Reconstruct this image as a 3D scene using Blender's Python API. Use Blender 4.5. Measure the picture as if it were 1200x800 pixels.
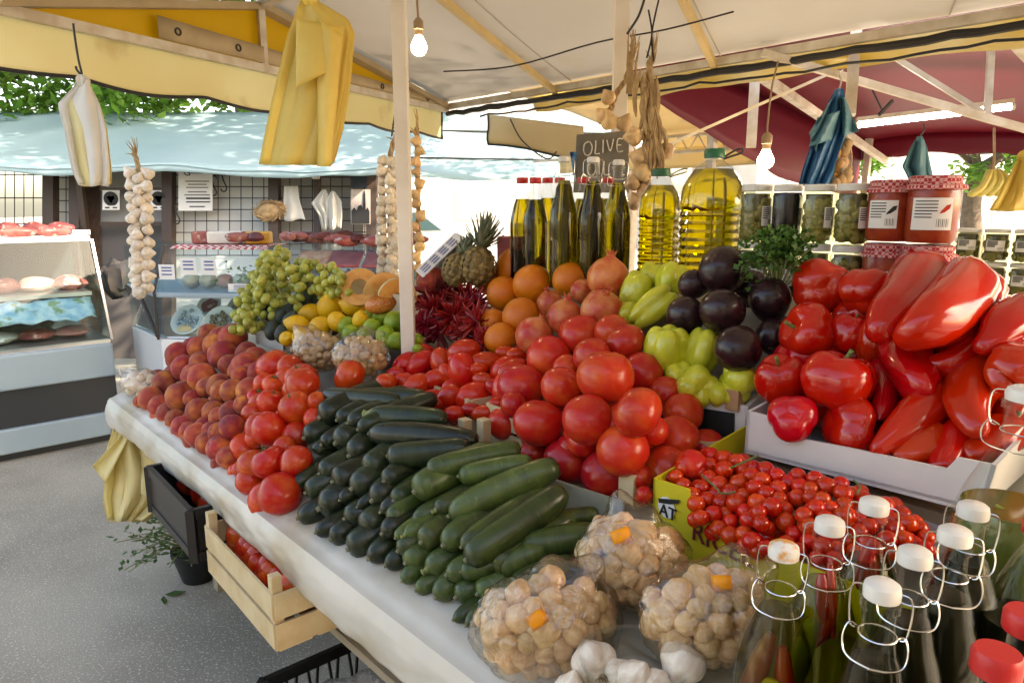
import bpy, bmesh, math, random
from mathutils import Vector, Matrix, Quaternion, noise
PI = math.pi
RND = random.Random(11)
V = Vector
for o in list(bpy.data.objects): bpy.data.objects.remove(o)
SC = bpy.context.scene
COL = SC.collection
# ------------------------------------------------------------------ camera, sky, sun, exposure
F = 820.0
PITCH = math.atan2(160, F)
CAM = V((0, 0, 1.5))
FW = V((0, math.cos(PITCH), -math.sin(PITCH))); UP = V((0, math.sin(PITCH), math.cos(PITCH))); RT = V((1, 0, 0))
cd = bpy.data.cameras.new('camera'); cam = bpy.data.objects.new('camera', cd); COL.objects.link(cam)
cam.location = CAM; cam.rotation_euler = (PI/2 - PITCH, 0, 0)
cd.sensor_width = 36; cd.lens = 36*F/1200; cd.clip_start = 0.02; cd.clip_end = 500
SC.camera = cam
SUN_EL = math.radians(36); SUN_AZ = math.radians(112)      # azimuth of the sun, clockwise from +Y
w = bpy.data.worlds.new('World'); SC.world = w; w.use_nodes = True
nt = w.node_tree; nt.nodes.clear()
sky = nt.nodes.new('ShaderNodeTexSky'); sky.sky_type = 'NISHITA'; sky.sun_disc = False
sky.sun_elevation = SUN_EL; sky.sun_rotation = SUN_AZ; sky.air_density = 1.0; sky.dust_density = 2.5; sky.ozone_density = 1.0
bg = nt.nodes.new('ShaderNodeBackground'); bg.inputs[1].default_value = 0.15
wo = nt.nodes.new('ShaderNodeOutputWorld'); nt.links.new(sky.outputs[0], bg.inputs[0]); nt.links.new(bg.outputs[0], wo.inputs[0])
sd = bpy.data.lights.new('sun', 'SUN'); sd.energy = 2.8; sd.angle = math.radians(0.5); sd.color = (1, .95, .87)
so = bpy.data.objects.new('sun', sd); COL.objects.link(so)
sdir = V((math.sin(SUN_AZ)*math.cos(SUN_EL), math.cos(SUN_AZ)*math.cos(SUN_EL), math.sin(SUN_EL)))
so.rotation_euler = sdir.to_track_quat('Z', 'Y').to_euler(); so.location = sdir*20
vs = SC.view_settings; vs.view_transform = 'Standard'; vs.look = 'None'; vs.gamma = 1; vs.use_curve_mapping = False
vs.use_white_balance = True; vs.white_balance_temperature = 8300; vs.white_balance_tint = 14
vs.exposure = 2.3
SC.render.engine = 'CYCLES'
SC.cycles.max_bounces = 10; SC.cycles.transparent_max_bounces = 24; SC.cycles.transmission_bounces = 8
SC.cycles.caustics_reflective = False; SC.cycles.caustics_refractive = False
SC.cycles.sample_clamp_indirect = 6

# ------------------------------------------------------------------ helpers
def ray(px, py): return FW + RT*((px-600)/F) + UP*(-(py-400)/F)
def U(px, py, t): return CAM + ray(px, py)*t                    # a point at a given depth
def atz(px, py, z):                                             # a point at a given height
    r = ray(px, py); return CAM + r*((z-1.5)/r.z)
def depth(p): return (p-CAM).dot(FW)
E0 = V((-.05, .928, 0)); DD = V((-.675, .738, 0)).normalized(); NN = V((DD.y, -DD.x, 0))  # stall front edge: start, along it, across it
SL = .38
def sof(p): return (p-E0).dot(NN)
def uof(p): return (p-E0).dot(DD)
def tab(u, s, h=0): return E0 + DD*u + NN*s + V((0, 0, .8+SL*s+h))      # a point on the sloping display
def on(px, py, h=0):                                            # a point on the sloping display lifted by h
    r = ray(px, py); k = r.dot(NN); b = (CAM-E0).dot(NN)
    t = (1.5-.8-SL*b-h)/(SL*k-r.z)
    return CAM + r*t
def idw(ctrl, px, py):
    a = b = 0
    for (x, y, h) in ctrl:
        w_ = 1/(((x-px)**2+(y-py)**2)+30)**1.3; a += w_*h; b += w_
    return a/b

class MB:
    def __init__(s): s.v = []; s.f = []; s.m = []
    def add(s, vs, fs, mi=0):
        n = len(s.v); s.v += [V(x) for x in vs]; s.f += [tuple(i+n for i in f) for f in fs]; s.m += [mi]*len(fs); return s
    def box(s, c, d, rot=None, mi=0):
        c = V(c); h = V(d)/2
        vs = [V((x*h.x, y*h.y, z*h.z)) for z in (-1, 1) for y in (-1, 1) for x in (-1, 1)]
        if rot is not None: vs = [rot @ q for q in vs]
        return s.add([q+c for q in vs], [(0,2,3,1),(4,5,7,6),(0,1,5,4),(2,6,7,3),(0,4,6,2),(1,3,7,5)], mi)
    def bar(s, a, b, w_, h=None, upv=(0, 0, 1), mi=0):           # a square bar from a to b
        a = V(a); b = V(b); h = h or w_; x = (b-a); L = x.length; x.normalize(); y = V(upv).cross(x)
        if y.length < 1e-4: y = V((0, 1, 0)).cross(x)
        y.normalize(); z = x.cross(y)
        return s.box((a+b)/2, (L, w_, h), Matrix((x, y, z)).transposed(), mi)
    def tube(s, pts, r, n=8, caps=True, mi=0, closed=False):
        pts = [V(p) for p in pts]; k = len(pts); rr = r if isinstance(r, (list, tuple)) else [r]*k
        vs = []; prev = None
        for i in range(k):
            if closed: tg = pts[(i+1) % k]-pts[i-1]
            else: tg = pts[min(i+1, k-1)]-pts[max(i-1, 0)]
            if tg.length < 1e-9: tg = V((0, 0, 1))
            tg.normalize()
            if prev is None:
                a = tg.cross(V((0, 0, 1)));
                if a.length < .05: a = tg.cross(V((1, 0, 0)))
            else: a = prev - tg*prev.dot(tg)
            a.normalize(); prev = a.copy(); b = tg.cross(a)
            for j in range(n):
                an = 2*PI*j/n; vs.append(pts[i]+(a*math.cos(an)+b*math.sin(an))*rr[i])
        fs = []
        for i in range(k if closed else k-1):
            i2 = (i+1) % k
            for j in range(n): fs.append((i*n+j, i*n+(j+1) % n, i2*n+(j+1) % n, i2*n+j))
        if caps and not closed: fs += [tuple(range(n-1, -1, -1)), tuple((k-1)*n+j for j in range(n))]
        return s.add(vs, fs, mi)
    def lathe(s, prof, n=24, mi=0, at=(0, 0, 0), rfn=None, ax=None):
        vs = []; at = V(at)
        for (r, z) in prof:
            for j in range(n):
                an = 2*PI*j/n; q = r*(rfn(an, z) if rfn else 1)
                vs.append(V((q*math.cos(an), q*math.sin(an), z)))
        if ax is not None:
            qn = V((0, 0, 1)).rotation_difference(V(ax).normalized()); vs = [qn @ p for p in vs]
        fs = []
        for i in range(len(prof)-1):
            for j in range(n): fs.append((i*n+j, i*n+(j+1) % n, (i+1)*n+(j+1) % n, (i+1)*n+j))
        if prof[0][0] > 1e-6: fs.append(tuple(range(n-1, -1, -1)))
        if prof[-1][0] > 1e-6: fs.append(tuple((len(prof)-1)*n+j for j in range(n)))
        return s.add([p+at for p in vs], fs, mi)
    def ball(s, fn, nu=18, nv=12, mi=0):                         # fn(theta 0..pi from top, phi) -> point
        vs = [fn(0, 0)]
        for i in range(1, nv):
            for j in range(nu): vs.append(fn(PI*i/nv, 2*PI*j/nu))
        vs.append(fn(PI, 0)); fs = []
        for j in range(nu): fs.append((0, 1+j, 1+(j+1) % nu))
        for i in range(nv-2):
            for j in range(nu):
                a = 1+i*nu; fs.append((a+j, a+nu+j, a+nu+(j+1) % nu, a+(j+1) % nu))
        a = 1+(nv-2)*nu
        for j in range(nu): fs.append((a+j, len(vs)-1, a+(j+1) % nu))
        return s.add(vs, fs, mi)
    def grid(s, fn, nu, nv, mi=0):
        vs = [fn(i/nu, j/nv) for j in range(nv+1) for i in range(nu+1)]
        fs = [(j*(nu+1)+i, j*(nu+1)+i+1, (j+1)*(nu+1)+i+1, (j+1)*(nu+1)+i) for j in range(nv) for i in range(nu)]
        return s.add(vs, fs, mi)
    def prism(s, poly, d, mi=0):                                 # polygon (3D points) pushed by the vector d
        n = len(poly); poly = [V(p) for p in poly]; d = V(d)
        return s.add(poly+[p+d for p in poly], [tuple(range(n-1, -1, -1)), tuple(range(n, 2*n))] + [(i, (i+1) % n, n+(i+1) % n, n+i) for i in range(n)], mi)
    def mesh(s, name, mats, smooth=True, ang=None):
        me = bpy.data.meshes.new(name); me.from_pydata([tuple(x) for x in s.v], [], s.f)
        for m in (mats if isinstance(mats, (list, tuple)) else [mats]): me.materials.append(m)
        me.polygons.foreach_set('material_index', s.m)
        me.polygons.foreach_set('use_smooth', [smooth]*len(s.f))
        bm = bmesh.new(); bm.from_mesh(me); bmesh.ops.recalc_face_normals(bm, faces=bm.faces)
        bm.to_mesh(me); bm.free()
        if smooth and ang: me.set_sharp_from_angle(angle=math.radians(ang))
        me.update(); return me

def link(name, me, parent=None, loc=None, rot=None, scl=None):
    o = bpy.data.objects.new(name, me); COL.objects.link(o)
    if parent is not None:
        o.parent = parent
        if loc is None and parent.type == 'EMPTY' and 'wp' in parent: loc = -V(parent.location)
    if loc is not None: o.location = loc
    if rot is not None:
        if isinstance(rot, Quaternion): o.rotation_mode = 'QUATERNION'; o.rotation_quaternion = rot
        else: o.rotation_euler = rot
    if scl is not None: o.scale = (scl, scl, scl) if isinstance(scl, (int, float)) else scl
    return o
def ob(name, mb, mats, parent=None, smooth=True, ang=40, **k):
    return link(name, mb.mesh(name, mats, smooth, ang), parent, **k)
def tag(o, label, cat, group=None):
    o['label'] = label; o['category'] = cat
    if group: o['group'] = group
    return o
def struct(o): o['kind'] = 'structure'; return o
def thing(name, label, cat, loc=(0, 0, 0), group=None, rot=None, local=False):   # an Empty at the base of a thing
    o = bpy.data.objects.new(name, None); COL.objects.link(o); o.location = loc; o.empty_display_size = .05
    if rot is not None: o.rotation_euler = rot
    if not local: o['wp'] = 1                                    # its parts are written in world coordinates
    return tag(o, label, cat, group)
def solid(o, th, off=0):
    m = o.modifiers.new('thickness', 'SOLIDIFY'); m.thickness = th; m.offset = off; return o
def bev(o, wd, seg=2):
    m = o.modifiers.new('bevel', 'BEVEL'); m.width = wd; m.segments = seg; m.limit_method = 'ANGLE'; return o

def nz(p, s=1.0): return noise.noise(V(p)*s)
def smooth_path(pts, n=8):
    pts = [V(p) for p in pts]; out = []
    for i in range(len(pts)-1):
        p0 = pts[max(i-1, 0)]; p1 = pts[i]; p2 = pts[i+1]; p3 = pts[min(i+2, len(pts)-1)]
        for k in range(n):
            t = k/n
            out.append(.5*((2*p1)+(p2-p0)*t+(2*p0-5*p1+4*p2-p3)*t*t+(3*p1-p0-3*p2+p3)*t**3))
    out.append(pts[-1]); return out

# ------------------------------------------------------------------ materials
MATS = {}
def pm(name, c1, c2=None, scale=6, rough=.5, bump=0, bscale=60, metal=0, coat=0, rand=0, trans=0, sheen=0, sss=0, lo=.35, hi=.65, spec=.5, c3=None, s3=20, lo3=.55, hi3=.7, ior=1.45, transl=0, detail=4, stretch=None, rrough=0, alpha=1):
    m = bpy.data.materials.new(name); m.use_nodes = True; n = m.node_tree; L = n.links
    p = n.nodes['Principled BSDF']; out = n.nodes['Material Output']
    tc = n.nodes.new('ShaderNodeTexCoord'); oi = n.nodes.new('ShaderNodeObjectInfo')
    vm = n.nodes.new('ShaderNodeVectorMath'); vm.operation = 'MULTIPLY_ADD'
    L.new(oi.outputs['Random'], vm.inputs[0]); vm.inputs[1].default_value = (37, 51, 73); L.new(tc.outputs['Object'], vm.inputs[2])
    vec = vm.outputs[0]
    if stretch:
        mp = n.nodes.new('ShaderNodeVectorMath'); mp.operation = 'MULTIPLY'; mp.inputs[1].default_value = stretch; L.new(vec, mp.inputs[0]); vec = mp.outputs[0]
    def nzn(sc, det=detail):
        t = n.nodes.new('ShaderNodeTexNoise'); t.inputs['Scale'].default_value = sc; t.inputs['Detail'].default_value = det; L.new(vec, t.inputs['Vector']); return t.outputs['Fac']
    def rmp(fac, a, b):
        r = n.nodes.new('ShaderNodeMapRange'); r.inputs[1].default_value = a; r.inputs[2].default_value = b; L.new(fac, r.inputs[0]); return r.outputs[0]
    def mix(fac, a, b):
        x = n.nodes.new('ShaderNodeMix'); x.data_type = 'RGBA'
        L.new(fac, x.inputs[0])
        for k, q in ((6, a), (7, b)):
            if isinstance(q, tuple): x.inputs[k].default_value = (*q, 1)
            else: L.new(q, x.inputs[k])
        return x.outputs[2]
    col = None
    if c2 is not None: col = mix(rmp(nzn(scale), lo, hi), c1, c2)
    if c3 is not None: col = mix(rmp(nzn(s3, 6), lo3, hi3), col if col is not None else c1, c3)
    if rand:
        h = n.nodes.new('ShaderNodeHueSaturation')
        mr = n.nodes.new('ShaderNodeMapRange'); mr.inputs[3].default_value = 1-rand; mr.inputs[4].default_value = 1+rand; L.new(oi.outputs['Random'], mr.inputs[0]); L.new(mr.outputs[0], h.inputs['Value'])
        mh = n.nodes.new('ShaderNodeMapRange'); mh.inputs[3].default_value = .5-rand*.035; mh.inputs[4].default_value = .5+rand*.035
        mm = n.nodes.new('ShaderNodeMath'); mm.operation = 'FRACT'; m2 = n.nodes.new('ShaderNodeMath'); m2.operation = 'MULTIPLY'; m2.inputs[1].default_value = 7.13
        L.new(oi.outputs['Random'], m2.inputs[0]); L.new(m2.outputs[0], mm.inputs[0]); L.new(mm.outputs[0], mh.inputs[0]); L.new(mh.outputs[0], h.inputs['Hue'])
        if col is not None: L.new(col, h.inputs['Color'])
        else: h.inputs['Color'].default_value = (*c1, 1)
        col = h.outputs[0]
    if col is not None: L.new(col, p.inputs['Base Color'])
    else: p.inputs['Base Color'].default_value = (*c1, 1)
    p.inputs['Roughness'].default_value = rough
    if rrough:
        rr = n.nodes.new('ShaderNodeMapRange'); rr.inputs[3].default_value = max(.02, rough-rrough); rr.inputs[4].default_value = rough+rrough
        L.new(rmp(nzn(scale*2.3), .3, .7), rr.inputs[0]); L.new(rr.outputs[0], p.inputs['Roughness'])
    p.inputs['Metallic'].default_value = metal; p.inputs['IOR'].default_value = ior
    p.inputs['Specular IOR Level'].default_value = spec
    p.inputs['Coat Weight'].default_value = coat; p.inputs['Coat Roughness'].default_value = .08
    p.inputs['Transmission Weight'].default_value = trans; p.inputs['Sheen Weight'].default_value = sheen; p.inputs['Sheen Roughness'].default_value = .5
    p.inputs['Alpha'].default_value = alpha
    if sss: p.inputs['Subsurface Weight'].default_value = sss; p.inputs['Subsurface Radius'].default_value = (.012, .004, .002); p.inputs['Subsurface Scale'].default_value = 1
    if bump:
        b = n.nodes.new('ShaderNodeBump'); b.inputs['Strength'].default_value = bump; b.inputs['Distance'].default_value = .004
        L.new(nzn(bscale, 3), b.inputs['Height']); L.new(b.outputs[0], p.inputs['Normal'])
    if transl:
        t = n.nodes.new('ShaderNodeBsdfTranslucent'); ms = n.nodes.new('ShaderNodeMixShader'); ms.inputs[0].default_value = transl
        if col is not None: L.new(col, t.inputs[0])
        else: t.inputs[0].default_value = (*c1, 1)
        L.new(p.outputs[0], ms.inputs[1]); L.new(t.outputs[0], ms.inputs[2]); L.new(ms.outputs[0], out.inputs[0])
    MATS[name] = m; return m
def film(name, tint=(1, 1, 1), base=.06, edge=.6, rough=.12, bump=.0, bscale=25, milk=0, milkcol=(.9, .9, .9)):
    """a thin clear sheet: see-through with a mirror-like skin"""
    m = bpy.data.materials.new(name); m.use_nodes = True; n = m.node_tree; L = n.links; n.nodes.clear()
    out = n.nodes.new('ShaderNodeOutputMaterial'); tr = n.nodes.new('ShaderNodeBsdfTransparent'); tr.inputs[0].default_value = (*tint, 1)
    gl = n.nodes.new('ShaderNodeBsdfGlossy'); gl.inputs['Roughness'].default_value = rough; ms = n.nodes.new('ShaderNodeMixShader')
    lw = n.nodes.new('ShaderNodeLayerWeight'); lw.inputs[0].default_value = .35
    mr = n.nodes.new('ShaderNodeMapRange'); mr.inputs[3].default_value = base; mr.inputs[4].default_value = edge; L.new(lw.outputs['Facing'], mr.inputs[0])
    pw = n.nodes.new('ShaderNodeMath'); pw.operation = 'POWER'; pw.inputs[1].default_value = 2.0; L.new(lw.outputs['Facing'], pw.inputs[0]); L.new(pw.outputs[0], mr.inputs[0])
    L.new(mr.outputs[0], ms.inputs[0])
    src = tr.outputs[0]
    if milk:
        df = n.nodes.new('ShaderNodeBsdfDiffuse'); df.inputs[0].default_value = (*milkcol, 1); m2 = n.nodes.new('ShaderNodeMixShader'); m2.inputs[0].default_value = milk
        L.new(tr.outputs[0], m2.inputs[1]); L.new(df.outputs[0], m2.inputs[2]); src = m2.outputs[0]
    L.new(src, ms.inputs[1]); L.new(gl.outputs[0], ms.inputs[2]); L.new(ms.outputs[0], out.inputs[0])
    if bump:
        tc = n.nodes.new('ShaderNodeTexCoord'); t = n.nodes.new('ShaderNodeTexNoise'); t.inputs['Scale'].default_value = bscale; t.inputs['Detail'].default_value = 4; t.inputs['Distortion'].default_value = 1.5
        L.new(tc.outputs['Object'], t.inputs[0]); b = n.nodes.new('ShaderNodeBump'); b.inputs['Strength'].default_value = bump; b.inputs['Distance'].default_value = .01
        L.new(t.outputs['Fac'], b.inputs['Height']); L.new(b.outputs[0], gl.inputs['Normal']); L.new(b.outputs[0], lw.inputs['Normal'])
    MATS[name] = m; return m
def glow(name, c, s):
    m = bpy.data.materials.new(name); m.use_nodes = True; p = m.node_tree.nodes['Principled BSDF']
    p.inputs['Base Color'].default_value = (*c, 1); p.inputs['Emission Color'].default_value = (*c, 1); p.inputs['Emission Strength'].default_value = s
    MATS[name] = m; return m

m_asphalt = pm('asphalt', (.27, .245, .195), (.42, .385, .31), 1.6, .85, .6, 160, c3=(.60, .58, .52), s3=120, lo3=.57, hi3=.66)
m_cloth = pm('white_oilcloth', (.58, .56, .50), (.48, .455, .39), 5, .35, .25, 18, c3=(.40, .31, .18), s3=5, lo3=.52, hi3=.78, coat=.1)
m_paper = pm('ramp_paper', (.50, .47, .38), (.36, .33, .26), 6, .7, .2, 30)
m_wood = pm('crate_wood', (.55, .40, .22), (.42, .28, .14), 14, .65, .3, 90, stretch=(1, 1, 3))
m_wood_grey = pm('old_wood', (.40, .34, .25), (.30, .25, .18), 14, .7, .3, 90)
m_post = pm('painted_post', (.74, .69, .62), (.66, .60, .52), 9, .55, .2, 60)
m_blackp = pm('black_plastic', (.012, .012, .013), rough=.4, bump=.1)
m_peach = pm('peach_skin', (.34, .035, .028), (.64, .20, .035), 1.3, .55, .04, 30, sheen=.08, rand=.28, lo=.40, hi=.80, c3=(.17, .02, .032), s3=.8, lo3=.42, hi3=.75, spec=.25, detail=1)
m_tomato = pm('tomato_skin', (.52, .026, .008), (.58, .085, .012), 1.2, .24, .02, 40, coat=.12, rand=.16, lo=.42, hi=.7, sss=.1, spec=.35)
m_tomato_pink = pm('pink_tomato_skin', (.50, .018, .012), (.58, .075, .014), 1.2, .24, .02, 40, coat=.12, rand=.15, lo=.45, hi=.72, sss=.1, spec=.35, c3=(.55, .12, .05), s3=14, lo3=.66, hi3=.8)
m_plum = pm('plum_tomato_skin', (.48, .010, .006), (.52, .035, .007), 1.5, .2, .02, 40, coat=.15, rand=.15, sss=.1, spec=.4)
m_cherry = pm('cherry_tomato_skin', (.52, .010, .004), (.54, .04, .005), 1.5, .14, .0, 200, coat=.25, rand=.18, sss=.1, spec=.45)
m_calyx = pm('calyx_green', (.06, .11, .025), (.12, .14, .04), 40, .7)
m_zuc = pm('zucchini_skin', (.009, .0145, .008), (.018, .029, .010), 6, .30, .06, 60, rand=.4, c3=(.035, .052, .022), s3=34, lo3=.60, hi3=.74, coat=.1, spec=.4, stretch=(1, .35, .35))
m_zuc_pale = pm('pale_zucchini_skin', (.028, .046, .013), (.060, .092, .020), 5, .32, .06, 60, rand=.4, c3=(.085, .12, .04), s3=34, lo3=.58, hi3=.74, coat=.1, spec=.4, stretch=(1, .35, .35))
m_stem = pm('stem_green', (.16, .20, .06), (.26, .30, .12), 60, .7, .3, 120)
m_scar = pm('blossom_scar', (.24, .23, .14), (.14, .15, .08), 90, .8)
m_redpep = pm('red_pepper_skin', (.46, .004, .004), (.52, .016, .004), 1.5, .15, .02, 50, coat=.3, rand=.15, spec=.45)
m_greenpep = pm('pale_green_pepper_skin', (.46, .48, .03), (.60, .58, .05), 1.5, .22, .02, 50, coat=.25, rand=.12)
m_egg = pm('eggplant_skin', (.016, .006, .009), (.034, .012, .014), 1.2, .26, .02, 50, coat=.12, spec=.4, c3=(.14, .085, .03), s3=1.6, lo3=.66, hi3=.85)
m_orange = pm('orange_peel', (.66, .20, .006), (.62, .15, .005), 1.5, .40, .3, 34, rand=.12, coat=.08)
m_pomeg = pm('pomegranate_rind', (.46, .03, .022), (.60, .20, .06), 1.4, .36, .04, 30, rand=.15, c3=(.34, .10, .04), s3=9, lo3=.66, hi3=.78)
m_lemon = pm('lemon_peel', (.72, .44, .012), (.70, .36, .01), 1.5, .4, .3, 30, rand=.1)
m_lime = pm('lime_peel', (.16, .30, .012), (.34, .42, .03), 1.2, .35, .25, 30, rand=.2)
m_avo = pm('avocado_skin', (.016, .028, .022), (.032, .05, .036), 2.5, .42, .4, 16, rand=.3)
m_grape = pm('green_grape_skin', (.30, .34, .05), (.42, .42, .09), 30, .3, 0, 50, rand=.25, sss=.25, coat=.1)
m_garlic = pm('garlic_skin', (.74, .52, .29), (.58, .36, .17), 2.2, .55, .3, 8, rand=.22, stretch=(1, 1, .25), sss=.1)
m_garlic_white = pm('white_garlic_skin', (.80, .73, .62), (.64, .52, .40), 2.5, .5, .3, 9, rand=.1, stretch=(1, 1, .25))
m_straw = pm('dry_garlic_stalk', (.46, .32, .17), (.30, .19, .09), 30, .8, .4, 80)
m_film = film('clear_bag_film', (.95, .92, .87), .10, .95, .13, 1.0, 22)
m_glass = film('clear_glass', (.97, .985, .975), .012, .42, .03)
m_case_glass = film('case_glass', (.88, .96, .97), .02, .22, .03)
m_pet = film('clear_tub_plastic', (.93, .95, .95), .06, .7, .1)
m_wire = pm('steel_wire', (.72, .70, .66), rough=.25, metal=1)
m_whitep = pm('white_plastic', (.74, .72, .66), (.68, .65, .58), 30, .35)
m_redcap = pm('red_plastic_cap', (.55, .02, .02), rough=.35, bump=.1)
m_greencap = pm('green_plastic_cap', (.01, .13, .055), rough=.35)
m_oil = pm('olive_oil', (.13, .105, .004), rough=.03, trans=1, ior=1.3)
m_oil_light = pm('golden_oil', (.30, .225, .005), rough=.03, trans=1, ior=1.25)
m_oil_dark = pm('dark_infused_oil', (.010, .009, .003), rough=.12, spec=.12)
m_yellow_bag = pm('yellow_bag_plastic', (.90, .76, .24), (.86, .68, .18), 9, .4, .35, 30, transl=.5)
m_pale_bag = pm('pale_yellow_bag_plastic', (.88, .80, .46), (.84, .72, .34), 9, .4, .4, 30, transl=.45)
m_white_bag = pm('white_bag_plastic', (.78, .76, .70), (.70, .68, .6), 9, .45, .4, 30, transl=.3)
m_blue_bag = pm('blue_bag_plastic', (.05, .22, .44), (.04, .17, .36), 9, .35, .4, 30, transl=.3)
m_teal_bag = pm('teal_bag_plastic', (.16, .38, .44), (.12, .30, .38), 9, .35, .4, 30, transl=.3)
m_carton = pm('white_card', (.66, .63, .60), (.60, .57, .54), 7, .7, .1, 60)
m_card_brown = pm('brown_card', (.36, .25, .15), (.30, .20, .12), 7, .8)
m_yellow_card = pm('yellow_card', (.62, .52, .02), (.58, .48, .02), 7, .55)
m_ink = pm('black_ink', (.012, .012, .012), rough=.6)
m_maroon_ink = pm('maroon_ink', (.16, .008, .02), rough=.6)
m_blue_ink = pm('blue_ink', (.05, .09, .30), rough=.6)
m_chalk = pm('chalk', (.72, .70, .64), (.5, .48, .43), 120, .9)
m_slate = pm('slate_board', (.135, .125, .105), (.19, .175, .15), 9, .8, .2, 60)
m_label = pm('paper_label', (.74, .73, .70), rough=.6)
m_orange_tag = pm('orange_sticker', (.85, .30, .01), rough=.5)
m_canopy = pm('canopy_vinyl', (.62, .60, .57), (.55, .53, .50), 1.2, .55, .15, 12, transl=.30, c3=(.58, .47, .25), s3=1.6, lo3=.62, hi3=.85)
m_valance = pm('yellow_valance_vinyl', (.90, .82, .55), (.85, .75, .46), 2, .5, .15, 12, transl=.55, c3=(.58, .44, .20), s3=5, lo3=.62, hi3=.85)
m_gable = pm('yellow_gable_vinyl', (.74, .50, .04), rough=.5, transl=.5)
m_piping = pm('black_piping', (.02, .018, .018), rough=.5)
m_beige_strap = pm('beige_webbing', (.46, .36, .22), (.40, .30, .18), 8, .7)
m_cream_tent = pm('cream_tent_vinyl', (.70, .58, .34), (.62, .50, .28), 1.5, .5, .15, 12, transl=.4)
m_red_tent = pm('red_tent_vinyl', (.22, .014, .032), (.17, .013, .032), 1.2, .45, .2, 8, transl=.35)
m_metal_white = pm('painted_white_steel', (.66, .62, .55), (.5, .42, .32), 12, .45, .1, 60)
m_metal_dark = pm('dark_steel', (.035, .030, .028), rough=.5)
m_blue_tarp = pm('pale_blue_tarp', (.36, .54, .58), (.42, .60, .64), 1.5, .5, .2, 10, transl=.2)
m_frame_brown = pm('dark_brown_frame', (.055, .035, .026), rough=.5)
m_whitewall = pm('white_panel', (.66, .66, .63), (.6, .6, .57), 2, .6)
# ------------------------------------------------------------------ the stall's own gabled canopy
A = V((-1.65, 2.38, 2.165)); B = V((-.44, 4.96, 2.18)); K = V((-1.153, 3.44, 2.42)); EE = -DD
RL = 5.2
t = thing('market_canopy', 'off-white gabled vinyl canopy with yellow scalloped end valance over the produce stall', 'canopy', (0, 1.5, 0))
m_seam = pm('canopy_seam', (.40, .36, .30), rough=.7)
def sag(a, c): return -.035*math.sin(PI*a)*abs(math.sin(a*PI*3))*math.sin(PI*c)
b = MB(); b.grid(lambda a, c: K+EE*(RL*a)+(B-K)*c+V((0, 0, sag(a, c)+.006*nz((a*9, c*7, 0)))), 60, 16); o = ob('far_roof_slope', b, m_canopy, t); solid(o, .002)
b = MB(); b.grid(lambda a, c: K+EE*(RL*a)+(A-K)*c*1.04+V((0, 0, sag(a, c))), 60, 12); o = ob('near_roof_slope', b, m_canopy, t); solid(o, .002)
b = MB()
b.bar(K-V((0, 0, .02)), K+EE*RL-V((0, 0, .02)), .04); ob('ridge_bar', b, m_metal_white, t, smooth=False)
b = MB(); b.bar(K-V((0, 0, .028)), B-V((0, 0, .035)), .07, .03); ob('gable_rafter', b, m_beige_strap, t, smooth=False)
b = MB(); b.bar(K-V((0, 0, .028)), A-V((0, 0, .035)), .07, .03); ob('gable_rafter', b, m_beige_strap, t, smooth=False)
b = MB(); b.bar(B-V((0, 0, .03)), B+EE*RL-V((0, 0, .03)), .035); ob('far_eave_bar', b, m_metal_white, t, smooth=False)
b = MB(); b.bar(A-V((0, 0, .03)), A+EE*RL-V((0, 0, .03)), .035); ob('near_eave_bar', b, m_metal_white, t, smooth=False)
b = MB(); b.bar(A+(B-A)*.0-V((0, 0, .05)), B-V((0, 0, .05)), .03, .035); ob('tie_beam', b, m_metal_white, t, smooth=False)
kk = A+(B-A)*.411-V((0, 0, .05)); b = MB(); b.bar(kk, K-V((0, 0, .03)), .03, .03, upv=DD); ob('king_post', b, m_metal_white, t, smooth=False)
for k in (.22, .40, .58, .76):
    b = MB(); b.tube([K+EE*(RL*k)+(B-K)*(i/16)+V((0, 0, sag(k, i/16)-.004)) for i in range(17)], .003, 5); ob('seam', b, m_seam, t)
m_rafter = pm('rafter_paint', (.62, .45, .20), (.52, .38, .18), 8, .5)
for k in (1.02, 2.05, 3.3):
    b = MB(); b.bar(K+EE*k-V((0, 0, .035)), B+EE*k-V((0, 0, .045)), .028, .03); ob('rafter', b, m_rafter, t, smooth=False)
# gable end: yellow infill, grommet strip, valance with black piping
nrm = (B-A).cross(V((0, 0, 1))).normalized(); 
if nrm.y > 0: nrm = -nrm
b = MB(); b.add([A-nrm*.03-V((0, 0, .03)), B-nrm*.03-V((0, 0, .03)), K-nrm*.03+V((0, 0, -.01))], [(0, 1, 2)]); o = ob('gable_infill', b, m_gable, t, smooth=False); solid(o, .002)
AL = A+(A-B)*.10
def valp(a, c):
    p = AL+(B-AL)*a; zt = -.055; zb = -.215-.020*abs(math.sin(a*PI*5.5))+.01*nz((a*6, 0, 0))
    zz = zt+(zb-zt)*c
    return p-nrm*(.045+.03*nz((a*5, c, 2))*c)+V((0, 0, zz))
b = MB(); b.grid(valp, 120, 8); o = ob('valance', b, m_valance, t); solid(o, .002)
b = MB(); b.tube([valp(i/120, 1.0)+nrm*.004 for i in range(121)], .0075, 6); b.tube([valp(1, i/8)+nrm*.004 for i in range(9)], .0075, 6); ob('piping', b, m_piping, t)
def strp(a, c): return kk-(B-A)*.20+(B-kk+(B-A)*.20-V((0, 0, .05)))*a+nrm*.012+V((0, 0, .022+(.03+.055*(1-a))*c))
b = MB(); b.grid(strp, 20, 2); o = ob('grommet_strip', b, m_beige_strap, t); solid(o, .002)
for a in (.04, .18, .31, .44, .66, .76, .88):
    b = MB(); p = strp(a, .5)+nrm*.004; x = (B-A).normalized()
    b.tube([p+(x*math.cos(q)+V((0, 0, 1))*math.sin(q))*.013 for q in [2*PI*i/14 for i in range(14)]], .004, 6, closed=True); ob('grommet', b, m_metal_dark, t)
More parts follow.
